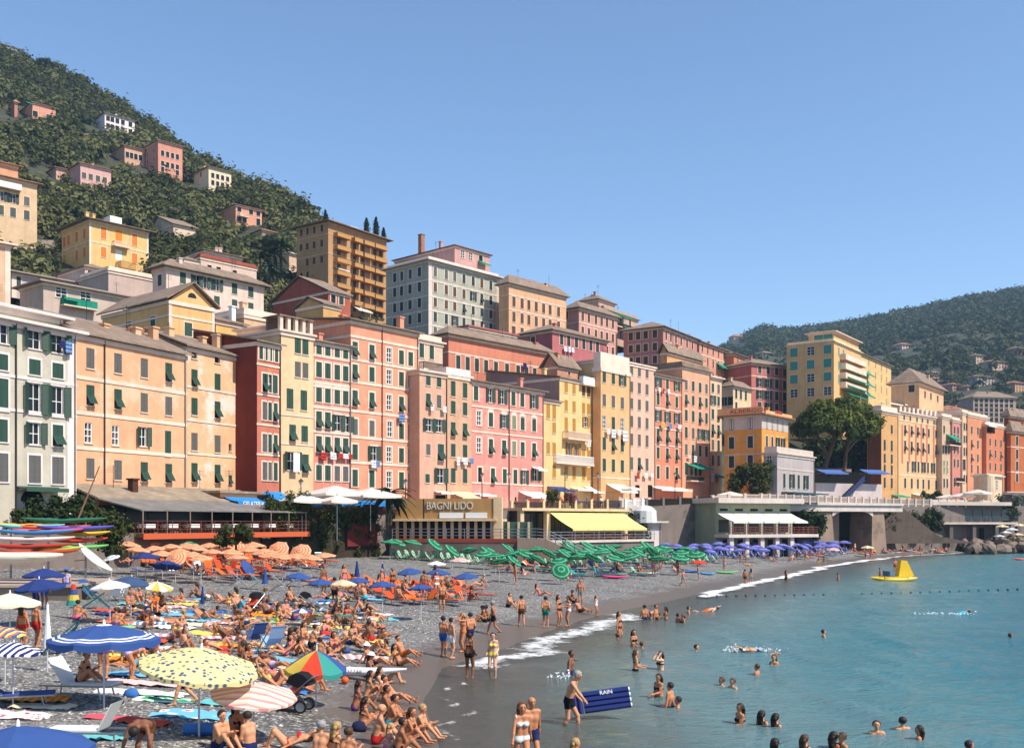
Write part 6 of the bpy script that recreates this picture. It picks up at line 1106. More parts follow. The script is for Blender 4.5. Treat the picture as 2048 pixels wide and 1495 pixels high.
for i, (px, py, hp, lab) in enumerate(((651, 470, 50, 'slim cypress at the left top of the balcony block'), (733, 468, 32, 'shorter cypress behind the balcony block'), (752, 472, 38, 'tallest cypress right behind the balcony block'), (767, 478, 22, 'smallest cypress right of the balcony block'), (487, 560, 50, 'dark cypress among the palms left of the balcony block'), (500, 575, 34, 'short cypress beside the dark one near the palms'))):
    Y = 262 if i < 4 else 215; b0 = at(px, py, Y); hh = hp * Y / F * 1.35; t = empty('cypress', (b0.x, b0.y, b0.z - hh * .25)); ob('trunk', MB().tube((0, 0, -3), (0, 0, hh * .8), .2, .05), BARK, t)
    crown('crown', t, L_CYP, [(0, 0, hh * (.15 + .1 * k)) for k in range(9)], [hh * .16 * math.sin(math.pi * (.28 + .68 * k / 8)) + .15 for k in range(9)], 130, .22, 30 + i, squash=1.3, inner=.1); tag(t, lab, 'tree', 'cypresses')
def palm(px, py, Y, hgt, label, nf=22, L_=2.6, seed=1, z=None):
    p = at(px, py, Y); t = empty('palm', (p.x, p.y, (p.z if z is None else z))); ob('trunk', MB().path([(0, 0, -1), (.1, 0, hgt * .5), (0, 0, hgt)], [.28, .2, .22], 8), BARK, t); rs_ = random.Random(seed)
    for k in range(nf):
        a = k * 2.4; el = rs_.uniform(-.2, 1.2); mb = MB(); prev = None; d = Vector((math.cos(a), math.sin(a), 0)); sd_ = Vector((-d.y, d.x, 0))
        for j in range(7):
            f = j / 6; c = d * (L_ * f * math.cos(el * (1 - f * .7))) + Vector((0, 0, hgt + L_ * (math.sin(el) * f - .75 * f * f))); w = .32 * math.sin(math.pi * (.12 + .86 * f)); cur = (c - sd_ * w + Vector((0, 0, -.12 * w)), c + Vector((0, 0, .05)), c + sd_ * w + Vector((0, 0, -.12 * w)))
            if prev: mb.quad(prev[0], prev[1], cur[1], cur[0]); mb.quad(prev[1], prev[2], cur[2], cur[1])
            prev = cur
        ob('frond', mb, L_DARK, t)
    tag(t, label, 'palm tree', 'palms'); return t
palm(778, 1030, 108, 2.0, 'stubby palm on the terrace beside the bath house sign', 26, 3.0, 2)
for i, (px, py, Y, lab) in enumerate(((520, 525, 235, 'tall palm left of the balcony block'), (548, 515, 238, 'bushy palm beside the balcony block'), (540, 545, 228, 'lower palm in front of the palm pair'), (562, 500, 240, 'highest palm under the pine by the balcony block'))): palm(px, py + 30, Y, 4.5, lab, 20, 4.0, i)
htree('round_pine', 'dark pine with a broad crown above the palms', 545, 520, 50, 76, L_DARK, 9, n=2600, leaf=.4, nb=18, flat=.6, low=.5)
# shrubs on the shore side
def shrub(name, label, px, py, Y, w, h_, m, n=900, leaf=.16, seed=1, nb=10, z0=None, d=None, cat='bush'):
    p = at(px, py, Y); t = empty(name, (p.x, p.y, p.z if z0 is None else z0)); rs_ = random.Random(seed); d = d or w * .6
    cs = [(rs_.uniform(-.5, .5) * w * .75, rs_.uniform(-.5, .5) * d * .7, h_ * rs_.uniform(.08, .82)) for _ in range(nb * 2)]; rr = [min(w, h_) * rs_.uniform(.2, .34) for _ in range(nb * 2)]
    ob('stems', MB().path([(0, 0, -.5), (0, 0, h_ * .5)], [.12, .06]).path([(.1, 0, 0), (w * .2, 0, h_ * .5)], [.08, .03]).path([(-.1, 0, 0), (-w * .2, .1, h_ * .5)], [.08, .03]), BARK, t); crown('foliage', t, m, cs, rr, n // nb, leaf, seed, squash=.95, inner=.05); tag(t, label, cat); return t
shrub('magnolia', 'dark magnolia tree with glossy leaves in front of the yellow hotel', 1502, 985, 172, 7.5, 5.2, L_MAG, 2600, .26, 3, 18, cat='tree'); shrub('bush', 'dense dark bush under the restaurant gable', 125, 1062, 79, 5.2, 3.0, L_DARK, 2400, .16, 4, 16); shrub('bush', 'reddish bush left of the dense one by the restaurant', 85, 1060, 78, 2.8, 2.0, L_IVY, 1000, .14, 5)
shrub('bush', 'trailing bush beside the kayak rack and veranda', 215, 1112, 73, 2.8, 3.6, L_IVY, 1800, .13, 6, 16); shrub('bush', 'green hedge plant at the end of the orange deck', 472, 1088, 82, 3.6, 1.7, L_IVY, 1300, .13, 7, 12); shrub('bush', 'dark shrub between the green bath house and the viaduct', 1622, 1076, 172, 4.6, 5.2, L_DARK, 1500, .24, 8, 14); shrub('bush', 'round clipped bush on the far right promenade', 1861, 1004, 214, 5.0, 2.6, L_DARK, 900, .22, 9, 12)
shrub('bush', 'olive green creeper on the cliff beside the stone stair', 1832, 1074, 198, 4.6, 5.6, L_IVY, 1300, .26, 10, 14); shrub('bush', 'dry creeper on the rock left of the stone stair', 1795, 1070, 197, 4.0, 6.0, L_OLIVE, 1000, .26, 11, 12); shrub('bush', 'bush on the cliff right of the grey restaurant', 2020, 1050, 212, 4.0, 7.0, L_OLIVE, 1200, .26, 12, 14)
shrub('bush', 'added dark thicket in place of shaded walls behind the umbrella pine', 1690, 962, 226, 22, 10, L_DARK, 3600, .5, 31, 24, d=6); shrub('bush', 'ivy tangle on the sea wall left of the green bath house', 1262, 1078, 146, 5.5, 4.6, L_DARK, 1300, .2, 32, 14); shrub('bush', 'creeper over the sea wall right of the viaduct', 1772, 1072, 192, 4.0, 5.6, L_IVY, 1200, .24, 33, 14); shrub('bush', 'climbing shrub on the sea wall below the far terrace', 1868, 1062, 200, 3.6, 5.0, L_DARK, 1000, .24, 34, 12); shrub('bush', 'potted oleander on the promenade near the navy awning', 1105, 1003, 134, 1.8, 1.6, L_MAG, 500, .14, 13); shrub('bush', 'red flowering pot plant on the promenade', 1140, 1003, 136, 1.8, 1.5, L_FLOW, 500, .13, 14); shrub('bush', 'small plant at the corner of the pale green house', 33, 1058, 77, 1.4, 1.6, L_IVY, 400, .12, 15)  # thicket behind the pine is added, its dark leaves replace shaded walls
# ivy over the retaining wall: drapes hang from the top
b = IVYB; rs_ = random.Random(9); cs = []; rr = []
for k in range(120):
    x = rs_.uniform(0, b.W); f = rs_.random() ** 1.7; cs.append((x, -.35, b.h + .4 - f * (2.2 + 2.6 * abs(math.sin(x * 1.1)))))
    rr.append(rs_.uniform(.35, .75))
for k in range(26): x = rs_.uniform(0, b.W * .35); cs.append((x, -.5, b.h + rs_.uniform(0, 1.6))); rr.append(.7)
t = empty('ivy', b.root.location.copy(), b.rz); crown('foliage', t, L_IVY, cs, rr, 60, .14, 8, squash=1.1, inner=.1); tag(t, 'hanging ivy curtains over the dark retaining wall', 'ivy')
cs = [(b.t(600) + k * .5, -.2, b.h + .35 + .3 * math.sin(k)) for k in range(int((b.W - b.t(600)) / .5) + 8)]; t = empty('flower_hedge', b.root.location.copy(), b.rz); crown('foliage', t, L_FLOW, cs, [.55] * len(cs), 60, .10, 12, inner=.1); tag(t, 'pink flowering hedge along the ivy terrace', 'hedge')
# ------------------------------------------------------------------ the air over the bay: even, thin haze
hz_ = ob('haze', MB().box(-1500, -80, -30, 4200, 2300, 420), bpy.data.materials.new('haze_air')); hm = hz_.data.materials[0]; hm.use_nodes = True; hm.node_tree.nodes.clear()
ho = hm.node_tree.nodes.new('ShaderNodeOutputMaterial'); pv = hm.node_tree.nodes.new('ShaderNodeVolumePrincipled'); pv.inputs['Density'].default_value = 0.00013; pv.inputs['Color'].default_value = (0.45, 0.72, 1.0, 1); pv.inputs['Anisotropy'].default_value = 0.0
hm.node_tree.links.new(pv.outputs[0], ho.inputs['Volume']); tag(hz_, 'thin blue haze in the summer air over the bay', 'haze', kind='stuff')
# ------------------------------------------------------------------ beach furniture: parasols, deck chairs, loungers, towels, boats
def gzn(x, y):
    X, Y_ = np.array([x]), np.array([y]); d = dshore(X, Y_)[0]; return float(ground(x, y)) + min(1, max(0, d / 4)) * float((vnoise(X * .5, Y_ * .5, 3)[0] - .5) * .12 + (vnoise(X * 1.7, Y_ * 1.7, 4)[0] - .5) * .05)
def canopy_mesh(key, rings, n=8, rise=.32, val=.10, seg=3, sector=None):
    """a stretched canopy of radius 1: cloth sags between n ribs; rings = colour slot of each band from the top"""
    if key in MC: return MC[key]
    mb = MB(); k = len(rings); m = n * seg
    def P(j, i):
        f = j / k; a = 2 * math.pi * i / m; u_ = (i % seg) / seg; sag = math.sin(math.pi * u_); r = f * (1 - .05 * sag * f); return (r * math.cos(a), r * math.sin(a), rise * (1 - f ** 1.25) - .035 * sag * f)
    for j in range(k):
        for i in range(m):
            s_ = sector[(i // seg) % len(sector)] if sector else rings[j]
            if j == 0: mb.add([P(0, 0), P(1, i), P(1, i + 1)], [(0, 1, 2)], s_)
            else: mb.quad(P(j, i), P(j + 1, i), P(j + 1, i + 1), P(j, i + 1), s_)
    for i in range(m):
        a_, b_ = P(k, i), P(k, i + 1); s_ = sector[(i // seg) % len(sector)] if sector else rings[-1]
        if val: mb.quad(a_, (a_[0] * 1.005, a_[1] * 1.005, a_[2] - val * (1 - .25 * (i % seg == 0))), (b_[0] * 1.005, b_[1] * 1.005, b_[2] - val * (1 - .25 * ((i + 1) % seg == 0))), b_, s_)
    MC[key] = mb.mesh('canopy'); return MC[key]
ORG = fabric('orange_canvas', C(238, 112, 62, .85), .3); ORP = fabric('pale_orange_canvas', C(254, 190, 148, .88), .3); GRC = fabric('green_canvas', C(34, 128, 92, .78), .25); GRL = fabric('mint_canvas', C(120, 195, 150, .8), .25); YLC = fabric('yellow_canvas', C(240, 205, 90, .85), .3); BLC = fabric('blue_canvas', C(62, 92, 155, .8), .15); NVC = fabric('navy_canvas', C(50, 68, 130, .8), .2); VIC = fabric('violet_canvas', C(105, 112, 190, .85), .3); VIL = fabric('lilac_canvas', C(165, 160, 225, .85), .3); WHC = fabric('white_canvas2', C(250, 248, 244, .85), .3); CRC = fabric('cream_canvas', C(252, 242, 210, .86), .3); SLC = fabric('slate_canvas', C(68, 92, 130, .8), .2); RDC = fabric('red_canvas', C(236, 80, 55, .85), .3); TLC = fabric('teal_canvas', C(70, 165, 155, .85), .3); BGC = fabric('beige_canvas', C(232, 215, 178, .85), .3); LBC = fabric('pale_blue_canvas', C(175, 205, 240, .85), .3)
UT = {  # type: (mesh key, rings, ribs, materials, sector)
 'orange': ([0, 1, 1, 0, 1, 1, 0, 1, 1, 0, 1, 1], 8, [ORG, ORP], None), 'green': ([0, 0, 1, 0, 0, 0, 1, 0], 8, [GRC, GRL, YLC], None), 'violet': ([0, 0, 1, 0, 0], 8, [VIC, VIL], None), 'blue': ([0, 0, 0], 8, [BLC], None), 'navy': ([0, 0, 0], 8, [NVC], None),
 'ring': ([0, 1, 1, 0] + [0] * 12 + [1, 0, 1, 0, 0], 10, [BLC, WHC], None), 'white': ([0, 0, 0], 8, [WHC], None), 'cream': ([0, 0, 0], 8, [CRC], None), 'slate': ([0, 0, 0], 8, [SLC], None), 'beige': ([0, 0, 0], 8, [BGC], None), 'red': ([0, 0, 0], 8, [RDC], None), 'sky': ([0, 1, 0, 1], 8, [LBC, WHC], None),
 'rainbow': ([0, 0, 0], 8, [TLC, BLC, YLC, RDC], [0, 3, 2, 1, 0, 3, 2, 1] if 0 else [3, 0, 1, 2, 3, 0, 1, 2]), 'lemon': ([0, 0, 0], 12, [YLC, WHC], [1, 0]), 'bluewhite': ([0, 0, 0], 8, [WHC, BLC], [0, 1]),
 'print': ([0, 0, 0, 0], 8, [blobs('yellow_print_cloth', C(250, 230, 160, .84), C(125, 138, 150, .8), 10.0, .36, C(85, 102, 135, .8))], None), 'pinkstripe': ([0, 0, 0, 0], 8, [stripes('pink_striped_cloth', C(252, 232, 218, .84), C(240, 160, 155, .84), 4.0, 'Y', c3=C(250, 206, 186, .84))], None), 'navystripe': ([0, 0, 0, 0], 8, [stripes('navy_striped_cloth', C(248, 248, 250, .86), C(50, 60, 125, .8), 4.6, 'Y')], None), 'multistripe': ([0, 0, 0, 0], 8, [stripes('multi_striped_cloth', C(245, 225, 120, .86), C(80, 110, 170, .8), 3.0, 'Y', c3=C(235, 120, 100, .85))], None), 'pinkwhite': ([0, 1, 0, 1, 0], 8, [fabric('rose_white_canvas', C(250, 222, 210, .86), .3), fabric('rose_canvas', C(235, 160, 150, .85), .3)], None)}
POLE = plain('pole_white', C(205, 205, 210), .4)
def parasol(px, py, wpx, typ, words, group, up=2.0, tilt=None, Y=None, D=None, ribs=False, flat=1.0, yaw=0.0, anchor=True):
    if Y is None: x, Y, z = hit(px, py, up)
    else: x = (px - CX) / F * Y
    zc = H + (HZ - py) / F * Y; g = gzn(x, Y); rad = (wpx * Y / F if D is None else D) / 2; rings, n, mats, sec = UT[typ]; t = empty('beach_parasol', (x, Y, g)); hc = zc - g
    cm = canopy_mesh(('canopy', typ), rings, n, .34, .09 if typ != 'ring' else .16, 3, sec); rot = tilt or (0, 0, 0); top = hc - .05
    c = ob('canopy', cm, mats, t, (0, 0, top - rad * .16), (rot[0], rot[1], yaw), (rad, rad, rad * flat)); ob('pole', MB().tube((0, 0, -.25), (0, 0, top + rad * .12), .022 if rad < 1.2 else .028, n=6), POLE if typ != 'navy' else METAL, t)
    if ribs:
        for k in range(n): a = 2 * math.pi * k / n; ob('rib', MC.setdefault(('rib', n, k), MB().tube((0, 0, .28), (.97 * math.cos(a), .97 * math.sin(a), -.045), .009, n=4).mesh('rib')), METAL, c)
        ob('finial', MC.setdefault('finial', MB().lathe([(.0, .32), (.03, .33), (.02, .42), (0, .45)], 8).mesh('finial')), WHITE, c)
    later(t, words, 'parasol', group, px); return t
def closed(px, ptop, pbot, mats, words, wid=.16, k=1.0):
    x, Y, z = hit(px, pbot); hh = (pbot - ptop) * Y / F; t = empty('closed_parasol', (x, Y, gzn(x, Y))); mb = MB(); n = len(mats); z0, z1 = hh * .36, hh * .97
    for j in range(4): mb.lathe([(wid * (1 - .2 * j) * (1.05 if j == 0 else 1), z0 + (z1 - z0) * j / 4), (wid * (.8 - .2 * j) + .015, z0 + (z1 - z0) * (j + 1) / 4)], 10, j % n)
    ob('folded_canopy', mb.mesh('folded'), mats, t); ob('pole', MB().tube((0, 0, -.2), (0, 0, hh), .022), POLE, t); later(t, words, 'parasol', 'folded parasols', px)
# the orange block
OG = 'orange striped parasols of the first bathing block'
for px, py in ((258, 1085), (299, 1081), (307, 1093), (341, 1090), (373, 1088), (387, 1105), (392, 1091), (402, 1111), (425, 1100), (419, 1088), (462, 1100), (474, 1111), (497, 1095), (505, 1086), (528, 1099), (565, 1108), (595, 1109), (622, 1111), (648, 1107), (445, 1090), (325, 1103), (360, 1099), (543, 1104), (275, 1095)): parasol(px, py, 50 + rnd.uniform(-3, 4), 'orange', 'orange and cream ringed parasol in the crowded orange block', OG, 1.95, (R(rnd.uniform(-7, 7)), R(rnd.uniform(-7, 7)), 0))
for px, py in ((351, 1112), (468, 1092), (556, 1094), (601, 1099)): parasol(px, py, 44, 'orange', 'orange ringed parasol tipped over to show its striped inside', OG, 1.8, (R(48), R(-12), 0))
parasol(378, 1084, 42, 'green', 'single green parasol behind the orange block', 'green parasols', 2.0)
# green block
GG = 'green parasols of the bathing establishment'
for row, (a, b_, y0, y1, st) in enumerate(((775, 1350, 1080, 1092, 36), (900, 1400, 1096, 1098, 37), (960, 1410, 1105, 1102, 39), (1000, 1390, 1116, 1108, 44))):
    k = a
    while k < b_:
        f = (k - a) / (b_ - a); py = y0 + (y1 - y0) * f + rnd.uniform(-3, 3); big = rnd.random() < .35
        parasol(k + rnd.uniform(-8, 8), py, 40 + rnd.uniform(-4, 5), 'green', 'green parasol with mint rings in the green bathing block', GG, 1.95, (R(rnd.uniform(-16, 16)), R(rnd.uniform(20, 40) if big else rnd.uniform(-16, 16)), 0)); k += st * rnd.uniform(.75, 1.15)
parasol(1122, 1136, 40, 'green', 'green and yellow ringed parasol tipped towards the sea at the edge of the block', GG, 1.3, (R(50), R(10), 0))
# violet block
for row, (a, b_, y0, y1, st) in enumerate(((1335, 1690, 1088, 1080, 25), (1360, 1680, 1093, 1086, 26), (1420, 1690, 1098, 1091, 27))):
    k = a
    while k < b_:
        f = (k - a) / (b_ - a); parasol(k + rnd.uniform(-5, 5), y0 + (y1 - y0) * f + rnd.uniform(-2, 2), 29, 'violet', 'violet blue parasol in the far block', 'violet parasols of the far block', 1.95, (R(rnd.uniform(-6, 6)), R(rnd.uniform(-10, 25)), 0)); k += st
# open beach
BGp = 'parasols on the open beach'
for px, py, w in ((598, 1147, 52), (642, 1159, 50), (717, 1156, 50), (765, 1164, 56), (842, 1170, 54), (819, 1138, 50), (877, 1140, 50), (932, 1147, 50)): parasol(px, py, w, 'blue', 'plain royal blue parasol in the middle of the beach', BGp, 1.9, (R(rnd.uniform(-6, 6)), R(rnd.uniform(-6, 6)), 0))
parasol(686, 1161, 56, 'beige', 'beige parasol between the blue ones', BGp, 1.9); parasol(873, 1123, 38, 'white', 'white parasol before the green block', BGp, 1.9); parasol(920, 1116, 42, 'pinkwhite', 'pale pink parasol before the green block', BGp, 1.9); parasol(603, 1216, 44, 'bluewhite', 'small blue and white panelled parasol standing low on the towels', BGp, 1.1, flat=.8)
parasol(1397, 1121, 34, 'red', 'orange red parasol on the dark shore strip', BGp, 1.2); parasol(1666, 1096, 27, 'pinkwhite', 'pale pink parasol near the viaduct', BGp, 1.8); parasol(1735, 1092, 26, 'lemon', 'yellow parasol under the viaduct', BGp, 1.8)
for k, (px, py, ty) in enumerate(((2004, 1050, 'lemon'), (2024, 1056, 'sky'), (2040, 1048, 'lemon'), (2034, 1066, 'lemon'), (2012, 1062, 'white'), (1998, 1069, 'sky'))): parasol(px, py, 24, ty, 'small %s parasol on the far right terrace beach' % {'lemon': 'yellow', 'sky': 'pale blue', 'white': 'white'}[ty], BGp, 1.8, Y=205)
parasol(223, 1111, 34, 'sky', 'small light blue patterned parasol by the boat ramp', BGp, 1.6, (R(12), R(-14), 0)); parasol(291, 1107, 58, 'navy', 'navy parasol at the left of the orange block', BGp, 1.9); parasol(334, 1124, 60, 'navy', 'navy parasol standing low in front of the orange block', BGp, 1.5, (R(-14), 0, 0)); parasol(497, 1132, 42, 'blue', 'blue parasol lying tipped on its side among orange loungers', BGp, .9, (R(10), R(58), 0))
parasol(88, 1141, 84, 'navy', 'navy parasol behind its twin near the stone ramp', BGp, 2.0, ribs=True); parasol(80, 1163, 100, 'navy', 'navy parasol in front of its twin near the stone ramp', BGp, 2.0, (R(4), R(-4), 0), ribs=True); parasol(262, 1156, 72, 'slate', 'slate blue parasol behind the white one', BGp, 1.9, (R(4), R(8), 0), ribs=True); parasol(220, 1164, 80, 'white', 'fringed white parasol in front of the slate blue one', BGp, 1.9, (0, R(-6), 0), ribs=True); parasol(314, 1166, 64, 'lemon', 'yellow and white panelled parasol shading a sitting couple', BGp, 1.6, (R(6), R(8), 0), ribs=True)
parasol(20, 1193, 120, 'cream', 'large cream parasol at the left edge', BGp, 2.1, ribs=True); parasol(10, 1257, 84, 'multistripe', 'faded multicoloured striped parasol at the left edge', BGp, 1.7, yaw=R(80)); parasol(26, 1286, 116, 'navystripe', 'navy and white striped parasol at the left edge', BGp, 1.7, (R(6), 0, 0), yaw=R(85), ribs=True, flat=.8)
parasol(208, 1255, 218, 'ring', 'big royal blue parasol with white rings and hanging valance', BGp, 2.2, ribs=True, flat=.8, yaw=R(10)); parasol(398, 1307, 238, 'print', 'yellow parasol printed with blue shapes', BGp, 2.05, (R(6), R(9), 0), ribs=True, flat=.9); parasol(632, 1322, 124, 'rainbow', 'rainbow panelled parasol beside the white kayak', BGp, 1.35, (R(-4), R(3), 0), ribs=True, flat=1.75, yaw=R(-112)); parasol(508, 1370, 172, 'pinkstripe', 'pink and cream striped parasol beside the pram', BGp, 1.35, (R(8), R(6), 0), ribs=True, flat=.7, yaw=R(4)); parasol(36, 1462, 292, 'blue', 'slate blue parasol nearest the camera in the lower left corner', BGp, Y=15.5, ribs=True, flat=.85, yaw=R(15))
closed(95, 1205, 1345, [WHC], 'folded white parasol leaning at the left edge', .14); closed(147, 1165, 1235, [TLC, YLC, BLC, RDC], 'folded rainbow striped parasol on the towels', .34); closed(405, 1168, 1226, [NVC], 'folded navy parasol standing alone on the pebbles', .11); closed(530, 1135, 1185, [BLC], 'folded blue parasol beside the orange loungers', .2); closed(714, 1120, 1172, [NVC], 'folded navy parasol in the middle of the beach, left one', .2); closed(765, 1126, 1176, [NVC], 'folded navy parasol in the middle of the beach, right one', .2)
# deck chairs and loungers
def sling_meshes():
    if 'sling' in MC: return MC['sling']
    fr = MB(); sl = MB()
    for s_ in (-1, 1): y = s_ * .29; fr.tube((-.55, y, .02), (.45, y, .95), .022, n=5).tube((.5, y * .9, .02), (-.35, y * .9, .62), .022, n=5)
    for x, z in ((-.55, .03), (.45, .94), (.5, .04), (-.35, .61)): fr.tube((x, -.29, z), (x, .29, z), .02, n=5)
    pr = [(.45, .93), (.22, .52), (-.02, .27), (-.2, .28), (-.36, .6)]
    for i in range(4): sl.quad((pr[i][0], -.26, pr[i][1]), (pr[i][0], .26, pr[i][1]), (pr[i + 1][0], .26, pr[i + 1][1]), (pr[i + 1][0], -.26, pr[i + 1][1]))
    fm, sm = fr.mesh('frame'), sl.mesh('sling'); MC['sling'] = (fm, sm); return MC['sling']
def lounger_meshes(back=35):
    key = ('lounger', back)
    if key in MC: return MC[key]
    fr = MB(); bed = MB(); a = R(back); c, s_ = math.cos(a), math.sin(a)
    for y in (-.32, .32):
        fr.box(-.62, y - .025, .29, 1.25, y + .025, .33)
        for x in (-.45, 1.0): fr.tube((x, y, 0), (x * .92, y, .29), .022, n=5)
    fr.box(1.2, -.295, .29, 1.25, .295, .33)
    bed.box(0, -.31, .335, 1.24, .31, .375); b2 = MB(); P0 = lambda l, h_: (-l * c - h_ * s_, l * s_ + h_ * c + .345)
    for q in ((0, .72),):
        p = [P0(q[0], 0), P0(q[1], 0), P0(q[1], .04), P0(q[0], .04)]; b2.add([(x, y, z) for y in (-.31, .31) for x, z in p], [(0, 1, 2, 3), (7, 6, 5, 4), (0, 4, 5, 1), (1, 5, 6, 2), (2, 6, 7, 3), (3, 7, 4, 0)])
    MC[key] = (fr.mesh('frame'), bed.mesh('bed'), b2.mesh('backrest')); return MC[key]
SL_G = stripes('green_white_sling', C(215, 235, 215, .85), C(60, 150, 110, .8), 6.0, 'Y', .15); SL_B = stripes('blue_sling', C(90, 115, 195, .85), C(170, 170, 225, .85), 5.0, 'Y', .15); FR_G = plain('green_frame', C(35, 110, 75)); FR_B = plain('blue_frame', C(45, 65, 130)); SL_T = fabric('teal_sling', C(55, 150, 140, .8), .15); SL_W = fabric('white_sling', C(240, 240, 238, .85), .15)
def deckchair(px, py, yaw, sm, fm, words, group, sc=1.0):
    x, Y, z = hit(px, py); t = empty('deck_chair', (x, Y, gzn(x, Y)), yaw, sc); a, b_ = sling_meshes(); ob('frame', a, fm, t); ob('sling', b_, sm, t); later(t, words, 'deck chair', group, px); return t
def lounger(px, py, yaw, sm, words, group='loungers on the beach', back=35, fm=None, sc=1.0, end=None):
    x, Y, z = hit(px, py); t = empty('sun_lounger', (x, Y, gzn(x, Y) + .01), yaw, sc); a, b_, c = lounger_meshes(back); ob('frame', a, fm or METAL, t); ob('bed', b_, sm, t); ob('backrest', c, sm, t); later(t, words, 'sun lounger', group, px); return t
for row, (a, b_, y0, y1, st) in enumerate(((765, 1130, 1108, 1128, 14), (790, 1180, 1118, 1138, 14), (1020, 1420, 1122, 1118, 13), (1180, 1440, 1130, 1126, 14), (1000, 1400, 1110, 1110, 17))):
    k = a
    while k < b_:
        f = (k - a) / (b_ - a); deckchair(k, y0 + (y1 - y0) * f + rnd.uniform(-2, 2), R(150 + rnd.uniform(-10, 10)), SL_G, FR_G, 'green and white striped deck chair in the green bathing block', 'green deck chairs', 1.1); k += st
for row, (a, b_, y0, y1, st) in enumerate(((1420, 1700, 1110, 1104, 12), (1400, 1690, 1118, 1108, 12))):
    k = a
    while k < b_: f = (k - a) / (b_ - a); deckchair(k, y0 + (y1 - y0) * f + rnd.uniform(-1, 1), R(150), SL_B, FR_B, 'violet blue deck chair in the far bathing block', 'violet deck chairs', 1.1); k += st
ORL = fabric('orange_lounger_cloth', C(246, 112, 48, .85), .15); ORL2 = fabric('deep_orange_cloth', C(228, 85, 45, .85), .15)
LG = 'orange loungers'
for row, (a, b_, y0, y1, st) in enumerate(((245, 660, 1120, 1128, 17), (270, 640, 1131, 1136, 19), (400, 560, 1143, 1152, 20), (420, 520, 1156, 1160, 24), (640, 900, 1172, 1176, 22), (700, 960, 1184, 1186, 24), (760, 960, 1196, 1198, 27), (790, 900, 1208, 1210, 34))):
    k = a
    while k < b_: f = (k - a) / (b_ - a); lounger(k + rnd.uniform(-5, 5), y0 + (y1 - y0) * f + rnd.uniform(-2, 2), R(rnd.choice((-25, -40, 150, -15, -60))), ORL if rnd.random() < .7 else ORL2, 'orange sun lounger in the rows on the beach', LG, rnd.choice((20, 35, 50, 65))); k += st
TEALD = plain('teal_frame', C(30, 90, 95)); DGC = stripes('teal_striped_sling', C(40, 130, 125, .8), C(25, 60, 95, .8), 7, 'Y', .1)
deckchair(190, 1218, R(200), SL_T, TEALD, 'teal slatted deck chair facing away on the left beach', 'deck chairs on the open beach', 1.3); deckchair(178, 1198, R(160), BLC, METAL, 'blue deck chair with its headrest raised on the left beach', 'deck chairs on the open beach', 1.2); deckchair(125, 1308, R(30), DGC, TEALD, 'teal striped deck chair under the big blue parasol', 'deck chairs on the open beach', 1.2); deckchair(545, 1308, R(-50), LBC, METAL, 'pale blue deck chair with towels behind the rainbow parasol', 'deck chairs on the open beach', 1.2); deckchair(512, 1292, R(-50), BLC, METAL, 'blue deck chair behind the printed parasol', 'deck chairs on the open beach', 1.1)
for k, (px, py, yw, m_) in enumerate(((262, 1110, 120, SL_T), (340, 1140, 130, SL_T), (398, 1148, 130, SL_W), (640, 1128, 120, SL_T), (600, 1130, 60, SL_T), (475, 1172, 200, LBC), (515, 1178, 190, SL_T), (560, 1182, 200, SL_W), (590, 1172, 210, LBC), (235, 1202, 90, SL_W))): deckchair(px, py, R(yw), m_, METAL, 'stray deck chair of %s cloth beside the orange rows' % {id(SL_T): 'teal', id(SL_W): 'white', id(LBC): 'pale blue'}[id(m_)], 'deck chairs on the open beach', 1.15)
lounger(140, 1395, R(-8), WHC, 'white sun lounger with a raised back under the big blue parasol', back=58, sc=1.15); lounger(10, 1410, R(20), BLC, 'blue sun lounger cut by the left edge'); lounger(205, 1488, R(176), SL_W, 'white backed lounger with blue mattress near the lower left corner', back=62); lounger(285, 1152, R(10), BLC, 'blue lounger beside the low navy parasol', back=15); lounger(655, 1245, R(12), TLC, 'teal lounger among the towels', back=20); lounger(610, 1262, R(150), plain('brown_sling', C(150, 115, 85)), 'brown slatted lounger among the towels', back=40)
for k in range(26):
    m_ = rnd.choice((WHC, TLC, BLC, ORL, SL_G)); lounger(rnd.uniform(985, 1330), rnd.uniform(1136, 1160), R(rnd.choice((-25, 150, -40, 170))), m_, 'lounger of %s cloth on the shingle before the green block' % {id(WHC): 'white', id(TLC): 'teal', id(BLC): 'blue', id(ORL): 'orange', id(SL_G): 'green striped'}[id(m_)], 'loungers before the green block', rnd.choice((15, 30, 50)))
# towels
TM = [fabric('towel_%d' % k, C(*c, .74), 0, .2) for k, c in enumerate(((248, 246, 242), (240, 205, 200), (120, 190, 220), (70, 130, 200), (250, 215, 110), (240, 130, 90), (235, 95, 110), (150, 205, 130), (245, 225, 190), (110, 200, 200), (215, 90, 60), (190, 170, 215)))] + [stripes('towel_blue_white', C(248, 248, 250, .85), C(90, 140, 200, .8), 3.5, 'X', 0), stripes('towel_pink_cream', C(250, 235, 220, .85), C(240, 150, 160, .85), 3.0, 'X', 0), stripes('towel_green_white', C(240, 248, 240, .85), C(60, 165, 110, .8), 2.2, 'Y', 0, .3), stripes('towel_orange', C(245, 165, 60, .85), C(225, 120, 40, .85), 5, 'X', 0), stripes('towel_rainbow', C(245, 220, 110, .85), C(90, 160, 215, .8), 2.6, 'X', 0, c3=C(235, 90, 90, .85)), blobs('towel_flowers', C(245, 240, 235, .85), C(220, 90, 110, .85), 5, .3), blobs('towel_sea', C(130, 205, 235, .85), C(245, 245, 240, .85), 2.2, .33, C(240, 130, 90, .85))]
